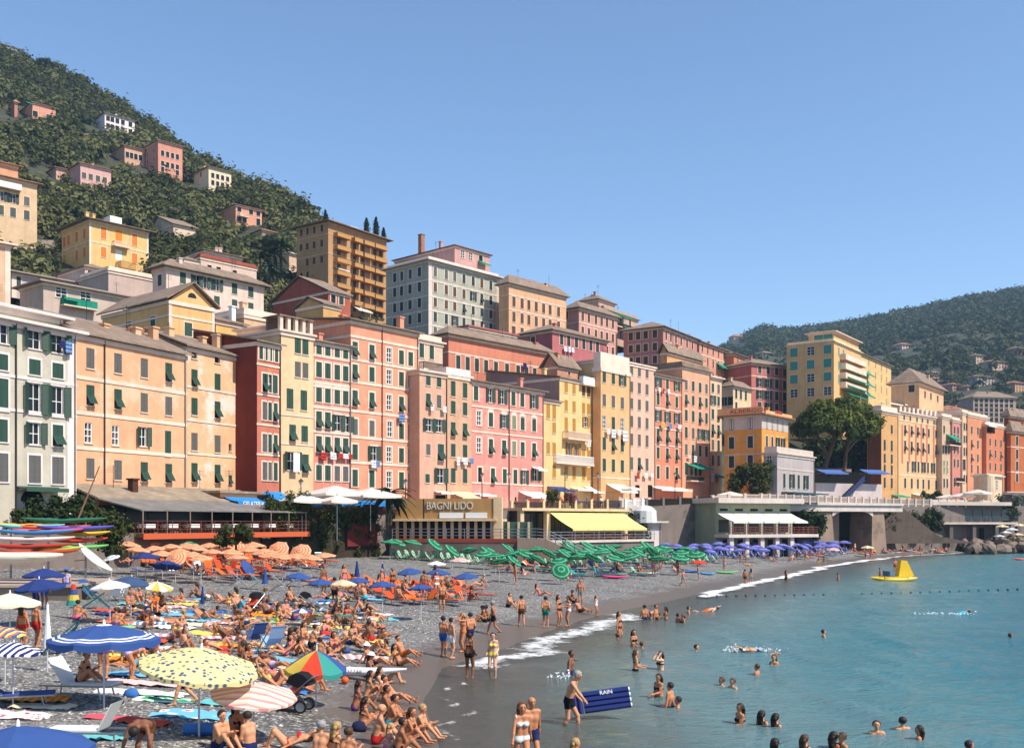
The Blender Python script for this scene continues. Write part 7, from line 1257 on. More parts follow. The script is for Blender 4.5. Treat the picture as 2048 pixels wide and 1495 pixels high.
TN = ['white', 'pale pink', 'light blue', 'blue', 'yellow', 'salmon', 'rose', 'light green', 'cream', 'turquoise', 'rust', 'lilac', 'blue and white striped', 'pink striped', 'green and white', 'orange striped', 'rainbow striped', 'flower printed', 'turquoise printed']
def towel_mesh(v):
    if ('towel', v) in MC: return MC[('towel', v)]
    rs_ = np.random.RandomState(v); nx, ny = 12, 7; X, Y_ = np.meshgrid(np.linspace(-.92, .92, nx), np.linspace(-.48, .48, ny)); X = X + .03 * rs_.randn(*X.shape); Y_ = Y_ + .025 * rs_.randn(*X.shape); Z = .02 + .065 * rs_.rand(*X.shape) ** 2; Z[0, :] -= .03; Z[-1, :] -= .03; Z[:, 0] -= .03; Z[:, -1] -= .03
    me = npmesh('towel', np.stack([X, Y_, Z], -1).reshape(-1, 3), gridfaces(ny, nx), True); MC[('towel', v)] = me; return me
TLIST = []
def towel(px, py, yaw, k, sx=1.0, sy=1.0, words=None):
    x, Y, z = hit(px, py); e = .4; g = gzn(x, Y); gx = (gz(x + e, Y) - gz(x - e, Y)) / (2 * e); gy = (gz(x, Y + e) - gz(x, Y - e)) / (2 * e); n = Vector((-gx, -gy, 1)).normalized(); q = n.to_track_quat('Z', 'Y').to_matrix() @ Matrix.Rotation(yaw, 3, 'Z') if 0 else (Vector((0, 0, 1)).rotation_difference(n).to_matrix() @ Matrix.Rotation(yaw, 3, 'Z'))
    o = ob('towel', towel_mesh(len(TLIST) % 5), TM[k], None, (x, Y, g + .03), q.to_euler(), (sx, sy, 1)); so = None; later(o, words or (TN[k] + ' towel spread on the pebbles'), 'towel', 'towels on the beach', px); TLIST.append((x, Y)); return x, Y, g + .06
for px, py, yw, k, sx, sy, wd in ((70, 1398, 8, 15, 1.0, 1.0, 'orange striped towel beside the white lounger'), (85, 1412, 6, 8, .9, .7, 'cream and rose towel in front of the orange one'), (250, 1442, -14, 6, 1.2, .5, 'red watermelon coloured towel near the bending man'), (285, 1448, -16, 10, .8, .5, 'rust towel beside the red one'), (395, 1432, -6, 18, 1.2, 1.2, 'turquoise printed towel right of the printed parasol pole'), (300, 1366, -4, 1, 1.6, .8, 'long pink towel by the man in shorts'), (290, 1352, -4, 2, 1.3, .8, 'light blue towel behind the pink one'), (280, 1384, -6, 0, 1.5, .8, 'long white towel in front of the pink one'), (330, 1398, -6, 14, 1.0, .7, 'green and white towel at the feet of the man in shorts'), (10, 1432, 0, 17, 1.2, 1.0, 'flower printed mat at the left edge'), (200, 1472, 0, 9, .8, .8, 'turquoise towel behind the nearest parasol'), (560, 1402, 0, 5, .8, .6, 'salmon towel beside the pram'), (455, 1412, -8, 9, .8, .8, 'turquoise cloth heap behind the pram'), (545, 1378, -4, 3, 1.3, .7, 'blue towel under the pink striped parasol'), (720, 1268, 0, 18, 1.0, 1.0, 'turquoise towel with a round print near the water'), (640, 1205, 0, 12, 1.3, .9, 'blue and white towel on the mid beach'), (700, 1235, 0, 12, 1.5, 1.0, 'wide blue striped towel near the water'), (520, 1345, 0, 0, 1.0, .6, 'white towel behind the kayak')): towel(px, py, R(yw), k, sx, sy, wd)
rt = random.Random(3)
for k in range(74):
    for _ in range(30):
        py = rt.uniform(1195, 1345); px = rt.uniform(215 if py < 1300 else 240, min(770, 1010 - (py - 1190) * 1.6)); x, Y, z = hit(px, py)
        if all((x - a) ** 2 + (Y - b_) ** 2 > 2.0 for a, b_ in TLIST) and dshore(x, Y) > 5.0: break
    towel(px, py, R(rt.uniform(-28, 24)), rt.randrange(len(TM)), rt.uniform(.85, 1.15), rt.uniform(.8, 1.1))
# kayaks on and around the rack
def kayak_mesh(L_=4.4, w=.62, h_=.34, key='k'):
    if ('kayak', key) in MC: return MC[('kayak', key)]
    mb = MB(); n = 14; m_ = 10
    for i in range(n + 1):
        f = -1 + 2 * i / n; b_ = (1 - abs(f) ** 2.4) ** .9 + .02; ro = .10 * f * f
        for j in range(m_): a = 2 * math.pi * j / m_; y, z = math.cos(a), math.sin(a); mb.v.append((f * L_ / 2, y * w / 2 * b_, (z * h_ / 2 * (b_ * .75 + .25) * (.75 if z > 0 else 1)) + ro * 1.6))
    for i in range(n):
        for j in range(m_): mb.f.append((i * m_ + j, i * m_ + (j + 1) % m_, (i + 1) * m_ + (j + 1) % m_, (i + 1) * m_ + j)); mb.m.append(0)
    MC[('kayak', key)] = mb.mesh('hull', True); return MC[('kayak', key)]
def kayak(px, py, Y, yaw, col, words, L_=4.4, w=.62, roll=0, pitch=0, seat=True, h_=.34):
    p = at(px, py, Y); t = empty('kayak', p, 0); t.rotation_euler = (roll, pitch, yaw); cn = '_'.join(words.split()[:2]); m_ = plain('hull_' + cn, C(*col, .85), .3, spec=.5); ob('hull', kayak_mesh(L_, w, h_, (L_, w, h_)), m_, t)
    if seat: ob('cockpit', MB().lathe([(.0, .135), (.2, .135), (.24, .15), (.26, .12)], 12, sx=1.6), DARK, t)
    ob('gunwale', MB().box(-L_ * .36, -w * .47, -.012, L_ * .36, -w * .40, .012).box(-L_ * .36, w * .40, -.012, L_ * .36, w * .47, .012), plain('gunwale_' + cn, tuple(v_ * .6 for v_ in C(*col, .85)), .4), t); tag(t, words, 'kayak', 'kayaks by the stone ramp'); return t
for a_ in ((128, 1040, 66, -2, (45, 115, 85), 'dark green kayak on top of the rack', 5.6), (45, 1050, 66, 3, (250, 180, 60), 'amber yellow kayak at the top left of the rack', 4.6), (62, 1053, 65.5, 3, (120, 205, 200), 'turquoise tipped kayak on the rack', 4.2), (105, 1055, 65.2, -4, (235, 100, 50), 'orange fading kayak on the rack', 5.0), (150, 1056, 64.8, -3, (105, 90, 190), 'purple kayak on the rack', 5.0), (95, 1062, 64.4, -5, (235, 90, 110), 'rose kayak behind the blue one', 4.6), (70, 1064, 62.5, -9, (70, 135, 190), 'steel blue kayak slanting in front of the rack', 5.4), (158, 1067, 65.5, -2, (245, 200, 60), 'yellow kayak low on the right of the rack', 4.0), (60, 1078, 61.5, -9, (245, 225, 220), 'white kayak with a red edge in front of the blue one', 5.8), (150, 1080, 65, 6, (225, 70, 40), 'red orange kayak at the right end of the rack', 4.0), (55, 1092, 61, -7, (190, 60, 40), 'brick red kayak under the white one', 5.6), (155, 1094, 64.6, 4, (120, 205, 110), 'lime green kayak at the bottom right of the rack', 3.8), (110, 1098, 61, -8, (200, 200, 80), 'yellow green kayak near the bottom of the rack', 3.6), (75, 1104, 60.6, -8, (205, 75, 45), 'rust red kayak at the bottom of the rack', 5.2)): kayak(a_[0], a_[1], a_[2], R(a_[3]), a_[4], a_[5], a_[6])
kayak(25, 1114, 58, R(-9), (235, 222, 200), 'large cream rowing hull lying beside the rack', 6.2, 1.1, seat=False, h_=.8); kayak(190, 1118, 60, R(-48), (250, 235, 225), 'white and yellow striped board leaning down the stone ramp', 5.4, .7, pitch=R(16), seat=False, h_=.2)
t = empty('kayak_rack', at(95, 1110, 65.8)); t.location.z = gzn(t.location.x, 65.8)
for sx in (-2.6, -.2, 2.2):
    ob('upright', MB().box(sx - .05, .5, -.3, sx + .05, .6, 4.2), METAL, t)
    for k in range(5): ob('arm', MB().box(sx - .04, -1.1, .75 + k * .72, sx + .04, .5, .81 + k * .72), METAL, t)
tag(t, 'metal rack stacked with colourful kayaks', 'rack')
# stone slipway under the boats
A = at(0, 1135, 55); t = empty('stone_ramp', (A.x - 6, 57, 0)); g0 = gz(A.x, 57); ob('block', MB().box(-4, 0, -.5, 9.0, 7, g0 + .6), plaster('ramp_stone', C(175, 160, 140, .72), C(110, 100, 90, .7), .7), t); ob('kerb', MB().box(-4, -.2, g0 + .604, 9.1, 7, g0 + .74), plaster('ramp_cap', C(195, 180, 160, .74)), t); tag(t, 'worn stone slipway block below the kayak rack', 'slipway')
# white surf ski on the beach beside the rainbow parasol
x, Y, z = hit(680, 1352); t = kayak(0, 0, 10, 0, (248, 246, 242), 'long white sea kayak lying on the beach behind the pram', 5.2, .62, seat=False, h_=.36); t.location = (x, Y, gzn(x, Y) + .22); t.rotation_euler = (0, 0, R(-17)); text(t, 'OZZAR', .2, plain('grey_letters', C(120, 130, 150)), (.35, -.315, -.03), (R(90), 0, 0), ext=.004); ob('marking', MB().box(.1, -.318, 0, .25, -.30, .1), plain('blue_mark', C(90, 150, 200)), t)
x, Y, z = hit(690, 1368); o = ob('beach_ball', MB().lathe([(.001, 0)] + [(.13 * math.sin(R(a_)), .13 - .13 * math.cos(R(a_))) for a_ in range(15, 181, 15)], 14).mesh('ball', True), plain('orange_ball', C(245, 95, 30), .4), None, (x, Y, gzn(x, Y))); tag(o, 'small orange beach ball next to the white sea kayak', 'ball')
# pram, push chairs
def wheel(parent, x, y, r, m1, m2):
    w = ob('wheel', MB().lathe([(r, -.03), (r, .03), (r * .72, .03), (r * .72, -.03), (r, -.03)], 16).mesh('tyre'), m1, parent, (x, y, r), (R(90), 0, 0)); ob('rim', MB().lathe([(0, -.012), (r * .45, -.012), (r * .68, -.02), (r * .7, .02), (r * .45, .012), (0, .012)], 12).mesh('rim'), m2, w)
BKF = fabric('black_pram_cloth', (.012, .012, .014), 0); RUB = plain('rubber', (.012, .012, .012), .8)
def pram(px, py, yaw, words, sc=1.0, cloth=None, hood=True):
    x, Y, z = hit(px, py); t = empty('pram', (x, Y, gzn(x, Y)), yaw, sc); cloth = cloth or BKF
    for sx, sy, r in ((-.38, -.28, .15), (-.38, .28, .15), (.40, -.3, .19), (.40, .3, .19)): wheel(t, sx, sy, r, RUB, METAL)
    ch = MB()
    for sy in (-.26, .26): ch.tube((-.38, sy, .16), (.40, sy, .2), .02).tube((-.3, sy, .2), (.25, sy, .62), .02).tube((.35, sy, .2), (-.05, sy, .55), .02).tube((.22, sy, .6), (.72, sy, 1.02), .016)
    ch.tube((.72, -.26, 1.02), (.72, .26, 1.02), .022); ob('chassis', ch, METAL, t); ob('seat', MB().add([(-.35, -.22, .45), (.1, -.22, .42), (.32, -.22, .85), (.22, -.22, .9), (-.02, -.22, .54), (-.35, -.22, .55), (-.35, .22, .45), (.1, .22, .42), (.32, .22, .85), (.22, .22, .9), (-.02, .22, .54), (-.35, .22, .55)], [(0, 1, 2, 3, 4, 5), (11, 10, 9, 8, 7, 6), (0, 6, 7, 1), (1, 7, 8, 2), (2, 8, 9, 3), (3, 9, 10, 4), (4, 10, 11, 5), (5, 11, 6, 0)]), plain('red_seat', C(215, 70, 50)) if cloth is BKF else cloth, t); ob('basket', MB().box(-.3, -.2, .14, .32, .2, .3), BKF, t)
    if hood:
        mb = MB(); 
        for k in range(5):
            a0, a1 = R(20 + 30 * k), R(20 + 30 * (k + 1)); r_ = .42; q = lambda a, y: (.18 - r_ * math.cos(a) * .9 + .1, y, .72 + r_ * math.sin(a)); mb.quad(q(a0, -.24), q(a0, .24), q(a1, .24), q(a1, -.24)); mb.add([q(a0, -.24), q(a1, -.24), (.26, -.24, .72)], [(0, 1, 2)]); mb.add([q(a0, .24), q(a1, .24), (.26, .24, .72)], [(0, 1, 2)])
        ob('hood', mb, BKF, t)
    later(t, words, 'pram', 'prams on the beach', px)
pram(583, 1425, R(-12), 'black three-quarter pram with folded hood and big wheels', 1.0); pram(505, 1222, R(60), 'dark folding pushchair on the mid beach', .95); pram(620, 1222, R(200), 'grey pushchair near the blue parasols', .95, fabric('grey_cloth', C(120, 130, 150, .8), 0))
# bags, rolled mat, bucket, boxes
def bag(px, py, w, h_, m_, words, yaw=0.3):
    x, Y, z = hit(px, py); o = ob('beach_bag', MB().lathe([(0, 0), (w * .5, 0), (w * .55, h_ * .4), (w * .42, h_ * .85), (w * .2, h_), (0, h_)], 9, sy=.7).mesh('bag', True), m_, None, (x, Y, gzn(x, Y)), (0, 0, yaw)); later(o, words, 'bag', 'bags on the beach', px)
bag(718, 1462, .4, .28, fabric('navy_bag', C(35, 40, 70, .8), 0), 'dark navy beach bag beside the sitting family'); bag(402, 1228, .5, .35, BKF, 'black bag at the foot of the folded navy parasol'); bag(1060, 1492, .01, .01, BKF, 'x') if 0 else None
for px, py, c, wd in ((262, 1392, (60, 110, 180), 'blue bag near the pink towel'), (355, 1345, (70, 60, 110), 'purple bag near the printed parasol'), (445, 1300, (200, 70, 60), 'red bag on the towels'), (560, 1262, (30, 30, 40), 'black bag on the towels'), (610, 1290, (235, 235, 230), 'white bag on the towels'), (650, 1270, (225, 60, 60), 'red bag near the teal lounger'), (690, 1305, (60, 90, 150), 'blue bag near the water')): bag(px, py, .42, .24, fabric('bag_%d' % px, C(*c, .8), 0), wd)
x, Y, z = hit(405, 1472); o = ob('rolled_mat', MB().tube((-.45, 0, .16), (.45, .1, .16), .16, n=12), plain('blue_mat', C(50, 120, 200), .4), None, (x, Y, gzn(x, Y))); tag(o, 'rolled blue air mat beside the sitting group', 'mat')
# flat printed bag hanging from the pink parasol
x, Y, z = hit(497, 1412); o = ob('hanging_bag', MB().box(-.18, -.04, .25, .18, .04, .8), NVC, None, (x, Y, gzn(x, Y) - .2)); tag(o, 'navy bag hung on the pole of the pink striped parasol', 'bag')
# life ring stand, inflatables at the shore
x, Y, z = hit(1135, 1165); t = empty('life_ring', (x, Y, gzn(x, Y))); mb = MB(); RW = plain('ring_red', C(220, 70, 50)); n = 20
for i in range(n):
    a0, a1 = 2 * math.pi * i / n, 2 * math.pi * (i + 1) / n; mb.tube((.3 * math.cos(a0), 0, .75 + .3 * math.sin(a0)), (.3 * math.cos(a1), 0, .75 + .3 * math.sin(a1)), .08, n=6, m=1 if i % 5 == 0 else 0)
ob('ring', mb.mesh('ring'), [RW, WHITE], t); ob('stand', MB().tube((0, .1, -.2), (0, .1, .5), .03), METAL, t); tag(t, 'red and white life ring on a stand before the green block', 'life ring')
for px, py, c, L_, wd in ((1230, 1157, (240, 60, 130), 2.0, 'pink air mattress on the dark shore strip'), (1248, 1150, (60, 190, 140), 1.8, 'green inflatable on the shore strip'), (1370, 1144, (80, 120, 200), 2.4, 'blue inflatable boat on the shore strip'), (1290, 1148, (225, 235, 220), 2.2, 'pale board on the shore strip'), (1452, 1146, (150, 215, 90), 2.0, 'lime green air mattress on the shore strip'), (1415, 1148, (60, 150, 215), 1.4, 'small sky blue float on the shore strip')):
    x, Y, z = hit(px, py); t = kayak(0, 0, 10, 0, c, wd, L_ * 1.3, .8, seat=False, h_=.25); t.name = 'inflatable'; t['category'] = 'inflatable'; t['group'] = 'inflatables on the shore'; t.location = (x, Y, gzn(x, Y) + .13); t.rotation_euler = (0, 0, R(-6))
# yellow pedal boat with slide
x, Y = hit_sea(1788, 1160); t = empty('pedal_boat', (x, Y, 0), R(4)); YP = plain('yellow_plastic', C(250, 200, 30, .85), .35, spec=.5)
for sy in (-.6, .6): ob('float', kayak_mesh(4.3, .62, .6, 'float'), YP, t, (0, sy, .12))
ob('deck', MB().box(-1.3, -.85, .28, 1.2, .85, .42), YP, t); ob('slide', MB().add([(.3, -.45, .42), (1.9, -.45, .45), (1.15, -.45, 2.0), (.55, -.45, 2.05), (.3, .45, .42), (1.9, .45, .45), (1.15, .45, 2.0), (.55, .45, 2.05)], [(0, 1, 2, 3), (7, 6, 5, 4), (1, 5, 6, 2), (3, 2, 6, 7), (0, 3, 7, 4)]), YP, t); ob('seat', MB().box(-.7, -.8, .42, -.2, .8, .55).box(-.82, -.8, .42, -.705, .8, .95), plain('blue_seat', C(70, 110, 160)), t); tag(t, 'yellow pedal boat with a slide on the water', 'pedal boat')
x, Y = hit_sea(2046, 1119); t = kayak(0, 0, 10, 0, (235, 90, 60), 'red canoe at the right edge of the water', 3.4, .7, seat=False); t['group'] = 'boats on the water'; t.location = (x, Y, .12)
# buoy line across the bathing area
for k in range(34):
    f = k / 33; px = 1395 + f * 640; py = 1192 + 3 * math.sin(f * 3.1) - f * 14; x, Y = hit_sea(px, py); o = ob('buoy', MC.setdefault('buoy', MB().lathe([(0, -.1), (.09, -.06), (.11, .02), (.07, .08), (0, .10)], 8).mesh('buoy', True)), plain('dark_buoy', C(55, 65, 85)), None, (x, Y, .02)); later(o, 'small dark buoy on the line across the bathing water', 'buoy', 'buoy line', px)
# breakwater rocks at the far right
rk = random.Random(8); RKM = plaster('breakwater_rock', C(165, 150, 130, .6), C(95, 85, 72, .6), .6)
def rock_mesh(v):
    if ('rock', v) in MC: return MC[('rock', v)]
    rs_ = np.random.RandomState(v); mb = MB(); nu, nv_ = 7, 5
    for j in range(nv_):
        for i in range(nu): a = 2 * math.pi * i / nu; b_ = math.pi * (j + .5) / nv_; r_ = .8 + .4 * rs_.rand(); mb.v.append((r_ * math.cos(a) * math.sin(b_) * 1.2, r_ * math.sin(a) * math.sin(b_), r_ * math.cos(b_) * .7))
    for j in range(nv_ - 1):
        for i in range(nu): mb.f.append((j * nu + i, (j + 1) * nu + i, (j + 1) * nu + (i + 1) % nu, j * nu + (i + 1) % nu)); mb.m.append(0)
    mb.f.append(tuple(range(nu))); mb.m.append(0); MC[('rock', v)] = mb.mesh('rock'); return MC[('rock', v)]
for k in range(58):
    px = rk.uniform(1928, 2075); py = rk.uniform(1078, 1101); Y = 215 - (py - 1078) * .9 + rk.uniform(-3, 3); p = at(px, py, Y); sc = rk.uniform(.7, 1.7); o = ob('rock', rock_mesh(k % 6), RKM, None, (p.x, p.y, max(-.2, p.z)), (rk.random(), rk.random(), rk.random() * 6), (sc, sc, sc)); later(o, 'grey boulder of the breakwater at the far right', 'rock', 'breakwater boulders', px)
ob_ = ob('breakwater_core', MB().add([((1925 - CX) / F * 210, 200, -1), ((2110 - CX) / F * 205, 205, -1), ((2110 - CX) / F * 215, 222, 2.2), ((1925 - CX) / F * 216, 222, 2.2)], [(0, 1, 2, 3)]), RKM); tag(ob_, kind='structure')
# ------------------------------------------------------------------ people: one continuous skin per pose, grown round a posed skeleton
def surface_nets(f, org, h_):
    nx, ny, nz = f.shape; s = f < 0; S = np.zeros((nx - 1, ny - 1, nz - 1, 3)); Cn = np.zeros((nx - 1, ny - 1, nz - 1))
    idx = [(i, j, k) for i in (0, 1) for j in (0, 1) for k in (0, 1)]; sl = lambda o: f[o[0]:nx - 1 + o[0], o[1]:ny - 1 + o[1], o[2]:nz - 1 + o[2]]
    for a in idx:
        for ax in range(3):
            if a[ax] == 0:
                b = list(a); b[ax] = 1; fa, fb = sl(a), sl(b); cr = (fa < 0) != (fb < 0); t = np.where(cr, fa / np.where(cr, fa - fb, 1), 0)
                for c in range(3): S[..., c] += np.where(cr, a[c] + (t if c == ax else 0), 0)
                Cn += cr
    act = Cn > 0; ids = -np.ones(act.shape, int); ids[act] = np.arange(act.sum()); cells = np.argwhere(act); V = org + (cells + S[act] / Cn[act][:, None]) * h_; Q = []
    for ax in range(3):
        o = [slice(1, -1)] * 3; A = [slice(1, n - 1) for n in f.shape]; A[ax] = slice(0, f.shape[ax] - 1); B_ = list(A); B_[ax] = slice(1, f.shape[ax]); sa, sb = s[tuple(A)], s[tuple(B_)]; cr = np.argwhere(sa != sb); flip = sa[tuple(cr.T)]
        base = cr + np.array([0 if c == ax else 1 for c in range(3)]); u_, v_ = [(1, 2), (2, 0), (0, 1)][ax]
        def off(du, dv): q = base.copy(); q[:, u_] -= du; q[:, v_] -= dv; return ids[tuple(q.T)]
        q = np.stack([off(1, 1), off(0, 1), off(0, 0), off(1, 0)], 1); q[~flip] = q[~flip][:, ::-1]; Q.append(q)
    return V, np.concatenate(Q)
def cone_d(P, a, b, ra, rb):
    ab = b - a; L2 = max(1e-9, ab @ ab); t = np.clip(((P - a) @ ab) / L2, 0, 1); return np.linalg.norm(P - a - t[:, None] * ab, axis=1) - (ra + (rb - ra) * t), t
def ik(a, t, l1, l2, pole):
    d = t - a; L_ = min(np.linalg.norm(d), (l1 + l2) * .999); dn = d / (np.linalg.norm(d) + 1e-9); x = (l1 * l1 - l2 * l2 + L_ * L_) / (2 * L_); hh = math.sqrt(max(0, l1 * l1 - x * x)); p = np.array(pole, float); p = p - dn * (p @ dn); p /= np.linalg.norm(p) + 1e-9; return a + dn * x + p * hh, a + dn * L_
V3 = lambda *a: np.array(a, float)
PZ = {  # pose: pelvis, spine lean, head lean, hands (left, right), feet (left, right), elbow pole, knee pole, toe direction
 'stand': (V3(0, 0, .93), 0, 0, (V3(.06, .30, .80), V3(.02, -.30, .80)), (V3(.03, .10, .07), V3(-.03, -.11, .07)), (-1, 0, 0), (1, 0, 0), (1, 0, 0)),
 'hips': (V3(0, .02, .93), -3, 4, (V3(.04, .20, .97), V3(.04, -.20, .97)), (V3(.05, .13, .07), V3(-.04, -.10, .07)), (-.3, 0, -.1), (1, 0, 0), (1, 0, 0)),
 'talk': (V3(0, 0, .93), 2, 3, (V3(.38, .12, 1.22), V3(.05, -.28, .82)), (V3(.06, .11, .07), V3(-.05, -.11, .07)), (-.3, .6, -1), (1, 0, 0), (1, 0, 0)),
 'walk': (V3(0, 0, .91), 5, 2, (V3(-.20, .28, .86), V3(.24, -.27, .88)), (V3(.30, .09, .08), V3(-.34, -.09, .14)), (-1, 0, -.2), (1, 0, 0), (1, 0, 0)),
 'wave': (V3(0, 0, .93), 6, 2, (V3(.05, .72, 1.30), V3(.10, -.42, .90)), (V3(.16, .12, .07), V3(-.14, -.11, .07)), (-.2, 0, -1), (1, 0, 0), (1, 0, 0)),
 'face': (V3(0, 0, .93), 0, 4, (V3(.12, .10, 1.62), V3(.12, -.10, 1.62)), (V3(.03, .10, .07), V3(-.03, -.11, .07)), (.6, 0, -.5), (1, 0, 0), (1, 0, 0)),
 'sit': (V3(0, 0, .12), 14, 6, (V3(.44, .10, .42), V3(.44, -.10, .42)), (V3(.60, .12, .07), V3(.62, -.12, .07)), (-.2, 0, -1), (0, 0, 1), (1, 0, .1)),
 'cross': (V3(0, 0, .12), 8, 12, (V3(.34, .20, .26), V3(.34, -.20, .26)), (V3(.34, -.08, .08), V3(.42, .10, .08)), (-.6, 0, -.5), (.5, 0, .35), (.3, 0, 0)),
 'back': (V3(0, 0, .12), -32, 8, (V3(-.46, .26, .06), V3(-.46, -.26, .06)), (V3(.82, .12, .08), V3(.74, -.12, .08)), (-1, 0, .3), (0, 0, 1), (.4, 0, 1)),
 'lie': (V3(0, 0, .13), -86, -70, (V3(.05, .34, .07), V3(.02, -.34, .07)), (V3(.86, .13, .08), V3(.84, -.12, .08)), (0, 0, 1), (0, 0, 1), (.5, 0, 1)),
 'knees': (V3(0, 0, .13), -80, -62, (V3(.1, .30, .07), V3(.1, -.30, .07)), (V3(.46, .13, .07), V3(.52, -.12, .07)), (0, 0, 1), (0, 0, 1), (1, 0, 0)),
 'prone': (V3(0, 0, .12), 78, 25, (V3(.62, .24, .05), V3(.62, -.24, .05)), (V3(-.86, .12, .06), V3(-.84, -.12, .06)), (0, 0, -1), (0, 0, -1), (-1, 0, 0)),
 'recline': (V3(0, 0, .14), -48, -25, (V3(.15, .30, .12), V3(.15, -.30, .12)), (V3(.84, .12, .10), V3(.60, -.12, .10)), (-.4, 0, -.2), (0, 0, 1), (.5, 0, 1)),
 'edge': (V3(0, 0, .14), 18, 12, (V3(.46, .08, .44), V3(.46, -.10, .44)), (V3(.72, .12, .0), V3(.60, -.12, .06)), (-.2, 0, -1), (0, 0, 1), (1, 0, 0)),
 'bend': (V3(-.10, 0, .88), 92, 115, (V3(.46, .34, .34), V3(.46, -.34, .34)), (V3(.02, .15, .07), V3(-.02, -.15, .07)), (0, 0, 1), (1, 0, 0), (1, 0, 0)),
 'carry': (V3(-.06, 0, .90), 20, 30, (V3(.16, .26, .90), V3(.58, -.40, .84)), (V3(.18, .12, .07), V3(-.26, -.12, .07)), (-.6, 0, -.5), (1, 0, 0), (1, 0, 0)),
 'crawl': (V3(0, 0, .0), 88, 78, (V3(1.02, .30, .28), V3(.0, -.36, -.2)), (V3(-.84, .10, .0), V3(-.82, -.10, -.1)), (0, 0, 1), (0, 0, -1), (-1, 0, 0)),
 'hold': (V3(0, 0, .93), 2, 2, (V3(.34, .05, 1.10), V3(.30, -.10, 1.05)), (V3(.03, .10, .07), V3(-.03, -.11, .07)), (-.5, 0, -1), (1, 0, 0), (1, 0, 0))}
BODY = {}
SKD = plain('swim_dark', (.015, .015, .02), .8)
def body(pose, fem):
    key = (pose, fem)
    if key in BODY: return BODY[key]
    P0, lean, hl, hands, feet, ep, kp, toe = PZ[pose]; dr = lambda a: V3(math.sin(R(a)), 0, math.cos(R(a))); d1, d2 = dr(lean * .85), dr(lean); sw = .15 if fem else .18; hw = .095 if fem else .085; Y1 = V3(0, 1, 0)
    waist = P0 + d1 * .16; chest = P0 + d1 * .32; neck = chest + d2 * .20; hd = dr(hl); fwd = V3(hd[2], 0, -hd[0]); head = neck + dr((lean + hl) / 2) * .07 + hd * .10; cf = V3(d2[2], 0, -d2[0]); B_ = []
    def add(a, b, ra, rb, lab): B_.append((np.array(a, float), np.array(b, float), ra, rb, lab))
    for s_ in (-1, 1):
        add(P0 + Y1 * s_ * hw * .75 - d1 * .02, waist + Y1 * s_ * .055, .112 if fem else .105, .088 if fem else .10, 0); add(waist + Y1 * s_ * .055, chest + Y1 * s_ * .07, .088 if fem else .10, .098 if fem else .112, 1); add(chest + Y1 * s_ * .07, neck - d2 * .05 + Y1 * s_ * (sw - .06), .098 if fem else .112, .062, 2)
        if fem: add(chest + Y1 * s_ * .075 + cf * .075 + d2 * .01, chest + Y1 * s_ * .075 + cf * .085 + d2 * .01, .062, .055, 9)
    add(neck - d2 * .05 - Y1 * (sw - .03), neck - d2 * .05 + Y1 * (sw - .03), .058, .058, 2); add(neck - d2 * .03, head - hd * .03, .052, .05, 3); add(head - fwd * .018 + hd * .02, head + fwd * .012 + hd * .022, .094, .088, 4); add(head + fwd * .03 - hd * .03, head + fwd * .045 - hd * .085, .068, .046, 4); add(head + fwd * .088 - hd * .005, head + fwd * .105 - hd * .035, .012, .016, 4)
    fing = []
    for i, s_ in enumerate((1, -1)):
        add(head + Y1 * s_ * .085 - fwd * .005, head + Y1 * s_ * .098 - hd * .02, .02, .016, 4)
        sh = neck - d2 * .05 + Y1 * s_ * sw; tg = hands[i]; pole = np.array(ep, float) * V3(1, s_, 1); el, wr = ik(sh, tg, .285, .25, pole); k = .88 if fem else 1; add(sh, el, .052 * k, .040 * k, 5); add(el, el + (wr - el) * .35, .040 * k, .041 * k, 6); add(el + (wr - el) * .35, wr, .041 * k, .027 * k, 6); hdv = (wr - el) / (np.linalg.norm(wr - el) + 1e-9); add(wr, wr + hdv * .075, .028, .033, 6); fing.append((wr + hdv * .075, hdv, s_))
        hp = P0 + Y1 * s_ * hw - d1 * .03; kn, an = ik(hp, feet[i], .44, .42, np.array(kp, float) + V3(0, s_ * .12, 0)); kk = 1.06 if fem else 1; add(hp, kn, .088 * kk, .056 * kk, 7); add(kn, kn + (an - kn) * .3, .055, .057, 8); add(kn + (an - kn) * .3, an, .057, .036, 8); td = np.array(toe, float); td /= np.linalg.norm(td); add(an - td * .04 - V3(0, 0, .02) * (td[2] < .5), an + td * .17 - V3(0, 0, .035) * (td[2] < .5), .040, .028, 8)
    h_ = .023; lo = np.min([np.minimum(b[0], b[1]) - max(b[2], b[3]) for b in B_], 0) - 2.5 * h_; hi = np.max([np.maximum(b[0], b[1]) + max(b[2], b[3]) for b in B_], 0) + 2.5 * h_; n = np.ceil((hi - lo) / h_).astype(int) + 1
    G = np.stack(np.meshgrid(*[lo[c] + h_ * np.arange(n[c]) for c in range(3)], indexing='ij'), -1).reshape(-1, 3); f = np.full(len(G), 9.0); K = .028
    for a, b, ra, rb, lab in B_:
        m0 = np.minimum(a, b) - max(ra, rb) - .09; m1 = np.maximum(a, b) + max(ra, rb) + .09; sel = np.all((G > m0) & (G < m1), 1); d, _ = cone_d(G[sel], a, b, ra, rb); g = f[sel]; e = np.maximum(K - np.abs(g - d), 0) / K; f[sel] = np.minimum(g, d) - e * e * K * .25
    V, Q = surface_nets(f.reshape(n), lo, h_); dist = np.stack([cone_d(V, a, b, ra, rb)[0] for a, b, ra, rb, l in B_]); best = dist.argmin(0); lab = np.array([b[4] for b in B_])[best]; tt = np.array([cone_d(V[i:i + 1], *B_[best[i]][:4])[1][0] for i in range(len(V))])
    # fingers and thumb, rooted in the palm
    mb = MB()
